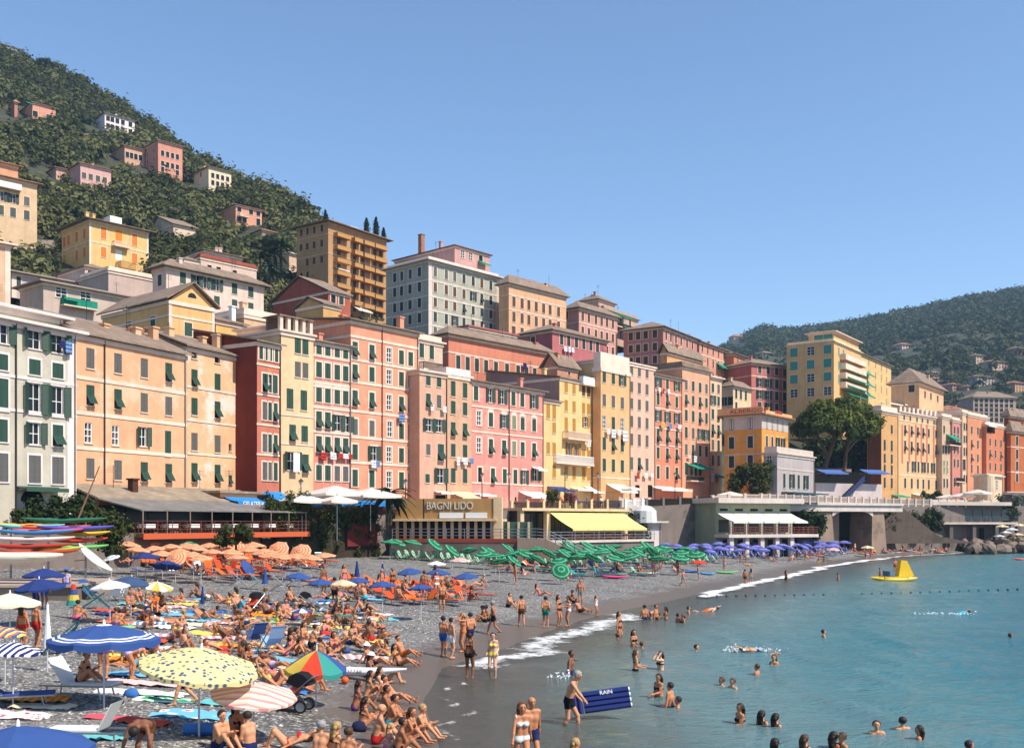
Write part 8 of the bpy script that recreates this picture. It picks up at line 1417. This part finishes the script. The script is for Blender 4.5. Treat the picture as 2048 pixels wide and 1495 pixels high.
    for p, dv, s_ in fing:
        side = np.cross(dv, V3(0, 0, 1)); side = V3(0, 1, 0) if np.linalg.norm(side) < .2 else side / np.linalg.norm(side); dn = np.cross(side, dv); curl = -dn if dn[2] > 0 else dn
        for q, L_ in ((-.024, .062), (-.008, .074), (.008, .07), (.023, .055)): a = p + side * q; b = a + dv * L_ * .55; mb.tube(a - dv * .02, b, .0095, .009, 5).tube(b, b + (dv * .8 + curl * .6) * L_ * .5, .009, .007, 5)
        a = p - dv * .045 + side * .03 * -s_; mb.tube(a, a + side * -s_ * .03 + dv * .045, .011, .009, 5)
    nV = len(V); fv = np.array([tuple(v) for v in mb.v]); faces = [tuple(q) for q in Q.tolist()] + [tuple(i + nV for i in q) for q in mb.f]
    me = bpy.data.meshes.new('body'); me.from_pydata(np.concatenate([V, fv]).tolist(), [], faces); me.polygons.foreach_set('use_smooth', [True] * len(faces))
    eyes = [head + fwd * .088 + hd * .018 + Y1 * s_ * .034 for s_ in (-1, 1)] + [head + fwd * .082 - hd * .062]; em = np.zeros(len(faces), int)
    for e in eyes[:2]: dd_ = np.linalg.norm(V[Q].mean(1) - e, axis=1); em[:len(Q)][dd_ < .019] = 1
    dd_ = np.linalg.norm(V[Q].mean(1) - eyes[2], axis=1); em[:len(Q)][dd_ < .020] = 2
    me.polygons.foreach_set('material_index', em); me.update()
    no = np.zeros((len(me.vertices), 3)); me.vertices.foreach_get('normal', no.ravel() if 0 else (nb_ := np.zeros(len(me.vertices) * 3))); no = nb_.reshape(-1, 3)[:nV]
    def shell(mask, offs, name):
        keep = mask[Q].all(1); q = Q[keep]; used, inv = np.unique(q, return_inverse=True); vv = V[used] + no[used] * (offs[used][:, None] if hasattr(offs, 'shape') else offs)
        if len(q) == 0: return None
        return npmesh(name, vv, inv.reshape(q.shape), True)
    x_f = ((V - head) @ fwd); x_h = ((V - head) @ hd); hm = (lab == 4) & (x_h > -.055 + .16 * np.clip((x_f + .01) / .08, 0, 1)) & (x_h + .0 > -.10)
    sm = {'brief': shell((lab == 0) & (tt < .55) | ((lab == 7) & (tt < .10)), .008, 'brief'), 'trunks': shell((lab == 0) & (tt < .62) | ((lab == 7) & (tt < .48)), .014, 'trunks'), 'top': shell((lab == 9) | ((lab == 2) & (tt < .12)) | ((lab == 1) & (tt > .9)), .008, 'top') if fem else shell(((lab == 1) | (lab == 2) | (lab == 5) & (tt < .5) | (lab == 0) & (tt > .3)), .012, 'shirt'), 'suit': shell((lab == 0) | (lab == 1) | (lab == 9) | ((lab == 2) & (tt < .35)) | ((lab == 7) & (tt < .08)), .008, 'suit'), 'hair': shell(hm, np.where(x_h > .03, .022, .014), 'hair')}
    # long hair falls down the back
    lb = MB(); q0 = head - fwd * .07; 
    for s_ in (-1, 0, 1): a = q0 + Y1 * s_ * .055 + hd * .03; b = neck - cf * .09 + Y1 * s_ * .06 - d2 * .02; lb.path([a, (a + b) / 2 - cf * .02, b, b - d2 * .12], [.05, .052, .045, .015], 7)
    sm['long'] = lb.mesh('long_hair', True); BODY[key] = (me, sm, head, hd); return BODY[key]
SKIN = [plain('skin_%d' % k, c, .55, var=.10, spec=.35) for k, c in enumerate(((.52, .24, .125), (.44, .18, .085), (.32, .125, .058), (.60, .34, .22), (.19, .075, .036), (.50, .215, .12)))]; LIP = plain('lips', (.30, .09, .07), .6)
HAIR = {'dark': plain('dark_hair', (.018, .012, .009), .6), 'brown': plain('brown_hair', (.06, .03, .016), .6), 'blond': plain('blond_hair', (.34, .22, .09), .6), 'grey': plain('grey_hair', (.26, .25, .235), .7), 'red': plain('red_hair', (.16, .05, .02), .6)}
CLO = {n: fabric('cloth_' + n, C(*c, .8), 0) for n, c in dict(black=(25, 25, 30), navy=(35, 45, 90), blue=(50, 100, 180), white=(245, 245, 245), red=(205, 45, 45), green=(20, 130, 110), yellow=(240, 215, 90), pink=(240, 110, 150), orange=(240, 120, 40), turquoise=(60, 180, 200), grey=(130, 135, 140), lilac=(200, 180, 215), purple=(110, 60, 130), brown=(90, 55, 35)).items()}
PW = dict(stand='standing', hips='standing hands on hips', talk='standing and gesturing', walk='walking', wave='wading', face='shading the face', sit='sitting knees up', cross='sitting cross-legged', back='leaning back', lie='lying down', knees='lying knees bent', prone='lying face down', recline='reclining', edge='sitting hunched', bend='bending forward', carry='leaning forward to hold an air mattress', crawl='swimming the crawl', hold='standing with arms folded in front')
def person(loc, yaw, pose, fem=False, skin=1, hair='dark', wear='navy', style=None, sc=1.0, label=None, px=0, where='', hat=None, long=None, dress=None, shirt=None):
    me, sm, head, hd = body(pose, fem); t = empty('person', loc, yaw, sc); ob('body', me, [SKIN[skin % 6], SKD, LIP], t); style = style or ('brief' if fem else 'trunks'); what = {'brief': 'bikini', 'trunks': 'trunks', 'suit': 'swimsuit'}[style]
    if style == 'suit' and fem: ob('swimsuit', sm['suit'], CLO[wear], t)
    else:
        ob('bikini_bottom' if fem else 'swim_trunks', sm[style], CLO[wear], t)
        if fem: ob('bikini_top', sm['top'], CLO[wear], t)
    if shirt: ob('shirt', sm['top'], CLO[shirt], t)
    if hair != 'bald' and sm['hair']: ob('hair', sm['hair'], HAIR[hair], t)
    if (long if long is not None else fem and hair != 'grey'): ob('long_hair', sm['long'], HAIR.get(hair, HAIR['dark']), t)
    if hat: ob('sun_hat', MB().lathe([(.17, .05), (.12, .06), (.115, .12), (.06, .155), (0, .16)], 12).mesh('hat', True), CLO[hat], t, tuple(head), (0, math.atan2(hd[0], hd[2]), 0))
    if label: tag(t, label, 'person', 'bathers')
    else: later(t, '%s bather in %s %s %s %s' % (hair + '-haired' if hair != 'bald' else 'bald', wear, what, PW[pose], where), 'person', 'bathers', px)
    return t
def pb(px, py, yaw, pose, label=None, raise_=0.0, **k):
    x, Y, z = hit(px, py); return person((x, Y, gzn(x, Y) + raise_), R(yaw), pose, label=label, px=px, **k)
def psea(px, py, depth, yaw, pose, label=None, **k):
    """somebody in the sea: the water line crosses the body depth metres above the feet"""
    x, Y = hit_sea(px, py); return person((x, Y, -depth * k.get('sc', 1)), R(yaw), pose, label=label, px=px, **k)
# at the water's edge, one by one
psea(940, 1354, .06, 80, 'hips', 'deeply tanned woman with back turned and black hair knot standing in the shallows', fem=True, skin=4, wear='black', long=False); psea(985, 1352, .08, -105, 'hips', 'woman in a lime bikini facing the shore beside the tanned woman', fem=True, skin=3, wear='yellow', hair='brown', long=False)
pb(886, 1312, 60, 'talk', 'tanned man in blue shorts in the group of four on the wet sand', wear='blue', skin=1); pb(902, 1316, 30, 'talk', 'man in white shorts reaching out in the group of four', wear='white', skin=0); pb(926, 1304, -150, 'face', 'woman shading her eyes in the group of four', fem=True, wear='orange', hair='blond', skin=1); pb(941, 1302, 120, 'hips', 'man with back turned in the group of four', wear='navy', skin=1)
pb(987, 1268, 170, 'walk', 'older man in dark trunks walking on the wet sand', wear='black', skin=2, hair='grey'); pb(970, 1243, 200, 'sit', 'dark person sitting left of the walking older man', wear='black', skin=2, hat='black'); pb(977, 1241, 190, 'sit', 'second dark person sitting behind the walking older man', wear='black', skin=2)
pb(1043, 1252, 100, 'walk', 'slim man in brown trunks stepping towards the sea', wear='brown', skin=1); pb(1092, 1255, 85, 'hips', 'man in green trunks seen from behind', wear='green', skin=1); pb(1117, 1251, -30, 'stand', 'woman in a black bikini beside the green trunks man', fem=True, wear='black', skin=1); pb(1137, 1251, 200, 'hold', 'woman in a white bikini talking at the water edge', fem=True, wear='white', skin=1)
pb(1161, 1212, -100, 'stand', 'grey haired man standing above a sitting group', wear='grey', skin=1, hair='grey', sc=1.05); pb(1148, 1206, 200, 'sit', 'person sitting at the feet of the grey haired man', wear='navy', skin=2); pb(1160, 1224, -40, 'back', 'sunbather stretched out below the grey haired man', wear='brown', skin=1); pb(1192, 1230, -20, 'stand', 'child in a white swimsuit at the water edge', fem=True, wear='white', style='suit', skin=1, sc=.72); pb(1016, 1214, -30, 'sit', 'man sitting alone on the pebbles in black trunks', wear='black', skin=0); pb(1080, 1190, -10, 'back', 'woman leaning back near a pink towel', fem=True, wear='pink', skin=1); pb(1030, 1168, 20, 'stand', 'woman standing before the green block railings', fem=True, wear='orange', skin=1); pb(884, 1224, -80, 'stand', 'tanned man standing at the end of the orange loungers', wear='brown', skin=1)
x_, Y_ = hit_sea(1063, 1541); person((x_, Y_ + .55, -.12), R(-70), 'walk', False, 1, 'bald', 'navy', label='bald man in navy trunks wading behind the woman in the white bikini', sc=1.03); x_, Y_ = hit_sea(1043, 1545); person((x_, Y_, -.10), R(-75), 'walk', True, 1, 'red', 'white', label='woman in a white bikini wading out in the foreground', sc=1.02)
M_ = psea(1142, 1448, .25, -18, 'carry', 'man leaning over a navy air mattress in the shallows', wear='black', skin=0, hair='grey', sc=1.1); psea(1140, 1352, .75, -20, 'wave', 'dark boy wading fast with arms swung out behind the mattress man', wear='navy', skin=4)
# navy air mattress with tubes
t = empty('air_mattress', (0, 0, 0)); x_, Y_ = hit_sea(1207, 1440); t.location = (x_, Y_ - .1, .28); t.rotation_euler = (R(72), R(-7), R(4)); NM = plain('navy_vinyl', C(25, 38, 105), .3, spec=.5)
for k in range(4): ob('tube', MB().tube((-.55, .1 + k * .155, 0), (.82, .1 + k * .155, 0), .085, n=10), NM, t)
for k in range(2): ob('pillow_tube', MB().tube((-.66 - k * .15, .03, 0), (-.66 - k * .15, .64, 0), .075, n=10), NM, t)
for k in range(4): ob('end_cap', MB().tube((.80, .1 + k * .155, .0), (.86, .1 + k * .155, .0), .07, .05, n=8), WHITE, t)
text(t, 'RAIN', .17, MAT_SIGNW, (-.05, .49, .085), (0, 0, 0), ext=.004); tag(t, 'navy blue ribbed air mattress with white letters held above the water', 'air mattress')
# bathers in the sea
W1 = 'bather in the bay'
for px, py, dp, yaw, pose, fem, hair, sk, wear, lab in ((1238, 1268, .55, -30, 'stand', True, 'dark', 1, 'brown', 'long-haired woman standing thigh deep at the first bathers'), (1235, 1277, 1.45, 100, 'stand', False, 'brown', 1, 'navy', 'head of a swimmer just below the standing woman'), (1267, 1291, .98, -60, 'hold', True, 'dark', 1, 'black', 'woman waist deep with folded arms'), (1284, 1296, 1.42, 30, 'stand', False, 'brown', 1, 'navy', 'small head beside the waist deep woman'), (1271, 1340, .92, 0, 'hold', True, 'brown', 0, 'black', 'woman in profile waist deep in the shallows'), (1321, 1338, 1.02, -150, 'face', True, 'dark', 3, 'black', 'girl wringing out her hair in the water'), (1318, 1392, .98, -140, 'hold', True, 'dark', 1, 'black', 'woman waist deep left of the tall man'), (1340, 1410, 1.0, 150, 'stand', False, 'dark', 1, 'navy', 'tall man standing waist deep with a child beside him'), (1356, 1412, 1.42, 170, 'stand', False, 'dark', 1, 'navy', 'child up to the neck beside the tall man'), (1289, 1238, .85, 90, 'stand', False, 'dark', 1, 'navy', 'child wading in the far group of four'), (1300, 1236, .6, 20, 'bend', False, 'brown', 0, 'navy', 'bather stooping to the water in the far group'), (1312, 1238, .85, -30, 'stand', False, 'dark', 1, 'black', 'man in the middle of the far group'), (1332, 1237, 1.0, 180, 'hold', True, 'dark', 1, 'black', 'woman at the right of the far group'), (1377, 1224, 1.35, 0, 'stand', False, 'dark', 0, 'navy', 'lone head and shoulders beyond the far group'), (1356, 1244, 1.2, 20, 'stand', False, 'dark', 2, 'navy', 'left one of two close bathers'), (1366, 1245, 1.2, 200, 'stand', True, 'red', 1, 'black', 'right one of two close bathers'), (1393, 1305, 1.36, -20, 'stand', False, 'dark', 0, 'navy', 'bather with wet shoulders left of the crawl swimmer'), (1548, 1326, 1.38, -120, 'stand', True, 'brown', 0, 'black', 'bather facing shore below the crawl swimmer'), (1514, 1343, 1.42, 150, 'stand', False, 'brown', 1, 'navy', 'bather left below the crawl swimmer'), (1443, 1371, 1.42, -160, 'stand', False, 'brown', 0, 'navy', 'left head of two neighbours in mid water'), (1465, 1375, 1.40, -150, 'stand', False, 'brown', 0, 'navy', 'right head of two neighbours in mid water'), (1481, 1441, 1.22, -160, 'hold', True, 'dark', 1, 'black', 'woman to her chest left of two girls'), (1524, 1446, 1.36, 40, 'stand', True, 'dark', 0, 'black', 'left girl with long hair beside the chest deep woman'), (1552, 1452, 1.36, 30, 'stand', True, 'dark', 0, 'black', 'right girl with long hair beside the chest deep woman'), (1647, 1272, 1.38, 0, 'stand', False, 'dark', 0, 'navy', 'dark head far out in the bay'), (2021, 1278, 1.42, 0, 'stand', False, 'brown', 1, 'navy', 'head near the right edge of the bay'), (1753, 1466, 1.38, -100, 'stand', False, 'brown', 0, 'navy', 'smiling man up to the shoulders, left of three at lower right'), (1805, 1458, 1.38, 90, 'stand', False, 'dark', 0, 'navy', 'man with back turned, middle of three at lower right'), (1838, 1476, 1.38, 160, 'stand', True, 'dark', 1, 'black', 'girl with long dark hair, right of three at lower right'), (1550, 1500, 1.42, 60, 'stand', True, 'dark', 1, 'black', 'dark head at the bottom edge left of the pair'), (1610, 1494, 1.40, 30, 'stand', True, 'brown', 0, 'black', 'brown head at the bottom edge'), (1667, 1496, 1.30, 20, 'hold', True, 'dark', 1, 'black', 'dark-haired one of an embracing pair at the bottom edge'), (1686, 1498, 1.30, 190, 'hold', False, 'brown', 1, 'navy', 'brown-haired one of an embracing pair at the bottom edge'), (1939, 1502, 1.46, 0, 'stand', False, 'dark', 1, 'navy', 'dark head cut by the bottom right edge'), (1152, 1510, 1.30, 10, 'stand', True, 'blond', 0, 'white', 'blond head at the bottom edge right of the wading couple'), (1676, 1160, 1.0, 0, 'stand', False, 'dark', 1, 'navy', 'bather near the far foam line'), (1572, 1158, .8, 20, 'stand', True, 'dark', 1, 'black', 'woman standing in the far foam'), (1760, 1150, .9, 0, 'stand', False, 'dark', 1, 'red', 'bather left of the pedal boat'), (1790, 1142, .2, -90, 'hold', False, 'brown', 1, 'red', 'person standing on the pedal boat')): psea(px, py, dp, yaw, pose, lab, fem=fem, hair=hair, skin=sk, wear=wear, long=fem)
psea(1515, 1303, 0, 170, 'crawl', 'swimmer doing the crawl with splashing arms', wear='navy', skin=0); psea(1918, 1228, -.02, 10, 'crawl', 'swimmer in a pale shirt far out at right', wear='turquoise', skin=2, shirt='turquoise'); psea(1415, 1221, -.02, 10, 'crawl', 'pale floating swimmer near the far group', wear='orange', skin=3)
SPL = plain('splash_water', (.78, .82, .84), .3, var=0)
def splash(px, py, n, w, hh, lab):
    x, Y = hit_sea(px, py); rs_ = np.random.RandomState(n); P = np.stack([rs_.randn(n) * w, rs_.randn(n) * .25, .02 + np.abs(rs_.randn(n)) * hh], -1); V, Fq, _ = cloud(P, np.full(n, .05), 3, .045, n, 1.0, .1); tag(ob('splash', npmesh('splash', V, Fq), SPL, None, (x, Y, 0)), lab, 'splash', kind='stuff')
splash(1505, 1301, 130, .5, .07, 'white splash around the crawl swimmer'); splash(1465, 1302, 60, .15, .12, 'small splash at the feet of the crawl swimmer'); splash(1890, 1229, 160, .9, .06, 'thin wake behind the far swimmer'); splash(1125, 1357, 60, .2, .12, 'splash at the legs of the wading boy')
# sitting along the waterline on the pebbles
for px, py, yaw, pose, kw, lab in ((436, 1496, -30, 'sit', dict(skin=0, wear='navy'), 'young man sitting in profile with a hand to his face at the bottom left group'), (470, 1476, -60, 'sit', dict(fem=True, skin=2, wear='black', hair='dark'), 'dark-haired woman sitting behind the two young men'), (500, 1502, 150, 'cross', dict(skin=0, wear='navy'), 'young man with bare back sitting in the bottom left group'), (575, 1494, 185, 'knees', dict(fem=True, skin=0, wear='red'), 'woman lying with raised knees beside the bottom left group'), (637, 1520, 70, 'sit', dict(skin=0, wear='navy', hair='grey'), 'white-haired man sitting with his back turned at the bottom edge'), (664, 1522, 40, 'sit', dict(fem=True, skin=0, wear='brown', hair='blond'), 'woman with glasses beside the white-haired man'), (690, 1535, 60, 'sit', dict(skin=1, wear='navy', hair='brown'), 'brown-haired head at the bottom edge'), (722, 1460, 20, 'sit', dict(fem=True, skin=1, wear='black'), 'woman sitting left of the big bald man'), (752, 1486, 10, 'sit', dict(skin=0, wear='red', hair='bald', sc=1.12), 'big bald man with a broad bare back'), (778, 1452, -10, 'edge', dict(skin=1, wear='turquoise'), 'man in turquoise trunks resting his arms on his knees'), (774, 1500, 20, 'sit', dict(fem=True, skin=3, wear='pink', hair='blond', sc=.75), 'fair-haired child in front of the big bald man'), (815, 1482, -20, 'sit', dict(fem=True, skin=1, wear='brown', hair='brown'), 'woman sitting right of the child by the water'), (836, 1474, -15, 'sit', dict(skin=0, wear='navy', hair='blond'), 'curly blond man hugging his knees nearest the water'), (795, 1508, 10, 'sit', dict(skin=2, wear='black'), 'dark-haired sitter at the bottom of the waterline row'), (733, 1396, 10, 'sit', dict(fem=True, skin=1, wear='green'), 'woman in a green bikini in the waterline row'), (752, 1388, 0, 'sit', dict(fem=True, skin=0, wear='white'), 'woman in a white bikini in the waterline row'), (783, 1404, -20, 'back', dict(skin=1, wear='navy'), 'young man leaning back with legs to the water'), (735, 1352, -10, 'sit', dict(fem=True, skin=2, wear='black', hat='white'), 'woman with a white sun hat in the waterline row'), (775, 1364, -8, 'knees', dict(fem=True, skin=0, wear='blue'), 'woman lying in blue with her feet at the kayak tip'), (745, 1330, -14, 'back', dict(skin=1, wear='navy', hat='white'), 'man in a white cap stretching his legs to the sea'), (800, 1330, -20, 'back', dict(fem=True, skin=1, wear='brown'), 'woman leaning back with long legs near the wet sand'), (776, 1312, 200, 'sit', dict(fem=True, skin=1, wear='yellow', sc=.8), 'child in yellow sitting near the wet sand'), (806, 1312, -25, 'back', dict(skin=1, wear='orange'), 'man leaning back next to the child in yellow'), (700, 1288, -20, 'back', dict(skin=0, wear='navy'), 'man stretched out by the round printed towel'), (710, 1420, 10, 'sit', dict(fem=True, skin=2, wear='purple'), 'woman in purple half hidden in the waterline row'), (765, 1430, -5, 'sit', dict(skin=2, wear='black'), 'dark man in the middle of the waterline row')): pb(px, py, yaw, pose, lab, **kw)
# left foreground
pb(162, 1395, -10, 'edge', 'woman in a black bikini sitting on the white lounger', .40, fem=True, skin=1, wear='black', hair='red', long=False); pb(206, 1356, 100, 'stand', 'girl in a patterned bikini standing under the big blue parasol', fem=True, skin=1, wear='purple'); pb(262, 1357, 40, 'bend', 'person bending down behind the big blue parasol', fem=True, skin=1, wear='lilac'); pb(370, 1408, -160, 'walk', 'man in blue patterned shorts walking behind the printed parasol', skin=0, wear='blue', shirt='white'); pb(290, 1530, -92, 'bend', 'deeply tanned man bending over towards the camera in the lower left', skin=4, wear='brown', sc=1.0); pb(133, 1200, 80, 'stand', 'man in a lilac shirt and cap standing by the stone ramp', skin=1, wear='blue', shirt='lilac', hat='blue'); pb(72, 1232, 60, 'stand', 'dark figure under the navy parasols', skin=4, wear='navy', shirt='navy'); pb(88, 1215, 100, 'stand', 'second figure in the shade of the navy parasols', skin=2, wear='blue', shirt='blue'); pb(45, 1300, 80, 'stand', 'sunburnt woman standing under the cream parasol', fem=True, skin=1, wear='red', hair='brown'); pb(72, 1296, 60, 'stand', 'person in red and white behind the folded white parasol', skin=1, wear='red'); pb(152, 1238, 70, 'sit', 'person sitting before the folded rainbow parasol', skin=1, wear='pink')
pb(309, 1232, -70, 'edge', 'person in orange sitting under the yellow and white parasol', .3, skin=1, wear='orange', shirt='orange'); pb(326, 1225, -120, 'edge', 'tanned neighbour under the yellow and white parasol', .3, skin=4, wear='black'); pb(458, 1224, 150, 'stand', 'toddler in a yellow swimsuit standing on the mid beach', fem=True, skin=1, wear='yellow', sc=.62); pb(482, 1224, 0, 'sit', 'person in a turquoise shirt sitting by the toddler', skin=1, wear='turquoise', shirt='turquoise'); pb(670, 1215, 90, 'hips', 'man standing with his back turned among the blue parasols', skin=2, wear='black'); pb(250, 1330, 80, 'bend', 'person with a blue cap bending behind the big blue parasol', skin=0, wear='white', hat='blue')
pb(590, 1298, -20, 'cross', 'man sitting behind the rainbow parasol', skin=1, wear='orange'); pb(572, 1312, 200, 'recline', 'woman in pink sitting beside the pale blue deck chair', fem=True, skin=1, wear='pink')
# the wider crowd: sunbathers on towels and loungers, promenaders far off
rp = random.Random(17); WN = list(CLO); PT = []
def crowd(n, gen, poses, where, sc=1.0, gap=1.0, raise_=0.05, md=3.5):
    for _ in range(n):
        for _t in range(25):
            px, py = gen(); x, Y, z = hit(px, py)
            if all((x - a) ** 2 + (Y - b_) ** 2 > gap ** 2 for a, b_ in PT) and dshore(x, Y) > md: break
        else: continue
        PT.append((x, Y)); fem = rp.random() < .5; pose = rp.choice(poses); person((x, Y, gzn(x, Y) + raise_), R(rp.choice((-20, -35, 160, 10, -60, 190, 60)) + rp.uniform(-20, 20)), pose, fem, rp.choice((0, 1, 1, 2, 5, 5, 4)), rp.choice(('dark', 'dark', 'brown', 'brown', 'blond', 'grey')), rp.choice(WN), px=px, where=where, sc=sc * rp.uniform(.93, 1.04))
LY = ['lie', 'knees', 'sit', 'back', 'prone', 'recline', 'cross', 'knees', 'sit', 'edge']
crowd(64, lambda: (lambda y: (rp.uniform(400, min(770, 1000 - (y - 1190) * 1.6)), y))(rp.uniform(1200, 1345)), LY, 'on the middle beach', gap=.95)
crowd(26, lambda: (rp.uniform(225, 430), rp.uniform(1195, 1340)), LY, 'on the left beach', gap=1.1)
crowd(12, lambda: (rp.uniform(540, 700), rp.uniform(1345, 1385)), LY, 'near the kayak', gap=1.2)
crowd(38, lambda: (rp.uniform(640, 965), rp.uniform(1172, 1212)), ['recline', 'sit', 'recline', 'edge', 'back', 'stand', 'knees'], 'by the blue parasols', raise_=.36, gap=1.0)
crowd(24, lambda: (rp.uniform(250, 660), rp.uniform(1120, 1160)), ['recline', 'edge', 'sit', 'recline', 'stand'], 'among the orange parasols', raise_=.36, gap=1.1)
crowd(20, lambda: (rp.uniform(980, 1330), rp.uniform(1128, 1152)), ['sit', 'recline', 'stand', 'back', 'edge'], 'before the green parasols', gap=1.3)
crowd(20, lambda: (lambda x: (x, rp.uniform(1112, 1150 - (x - 1330) * .09)))(rp.uniform(1330, 1690)), ['sit', 'stand', 'recline', 'back', 'lie', 'walk'], 'on the far shore strip', sc=.9, gap=1.4)
import bmesh
bm = bmesh.new(); fm_ = SKIN[:3] + [CLO[n_] for n_ in ('navy', 'red', 'white', 'blue')] + [HAIR['dark'], ORL, BLC, TM[0]]
for k in range(70):
    px, py = (rp.uniform(1560, 1690), rp.uniform(1100, 1112)) if k < 20 else (rp.uniform(1690, 1900), rp.uniform(1096, 1108)); x, Y, z = hit(px, py); fem = k % 2 == 0; me, sm, _, _ = body(rp.choice(('sit', 'stand', 'recline', 'back', 'lie', 'knees')), fem); T = Matrix.Translation((x, Y, gzn(x, Y) + .08)) @ Matrix.Rotation(rp.uniform(0, 6.3), 4, 'Z')
    for m_, mi in ((me, k % 3), (sm['brief' if fem else 'trunks'], 3 + k % 4), (sm['hair'], 7), (towel_mesh(k % 5), 8 + k % 3)): c_ = m_.copy(); c_.transform(T); c_.polygons.foreach_set('material_index', [mi] * len(c_.polygons)); bm.from_mesh(c_); bpy.data.meshes.remove(c_)
me = bpy.data.meshes.new('far_crowd'); bm.to_mesh(me); bm.free(); tag(ob('crowd', me, fm_), 'distant crowd of sunbathers packed below the viaduct', 'crowd', kind='stuff')
for px, py, yaw, pose in ((1490, 1170, 60, 'stand'), (1502, 1168, 90, 'stand'), (1366, 1172, -40, 'walk'), (1396, 1160, 0, 'stand'), (1637, 1134, 0, 'walk'), (1648, 1133, 0, 'walk'), (1731, 1120, 20, 'stand'), (1742, 1120, 200, 'stand'), (1840, 1112, 0, 'stand'), (1355, 1150, 30, 'stand'), (1448, 1140, 60, 'hold')): pb(px, py, yaw, pose, None, where='near the far waterline', skin=1, wear=rp.choice(WN), fem=rp.random() < .4, sc=.88)
for k in range(14):
    px = 1035 + k * 15 + rp.uniform(-4, 4) if k < 12 else 640 + (k - 12) * 40; Y = fac_y(px) - 9; p = at(px, 0, Y); person((p.x, p.y, deck_z(px) + .02), R(rp.uniform(0, 360)), rp.choice(('stand', 'walk', 'talk')), rp.random() < .5, 1, rp.choice(('dark', 'brown', 'grey')), rp.choice(('blue', 'white', 'navy', 'brown')), shirt=rp.choice(('white', 'red', 'blue', 'lilac')), px=px, where='strolling on the promenade')
finish_labels()
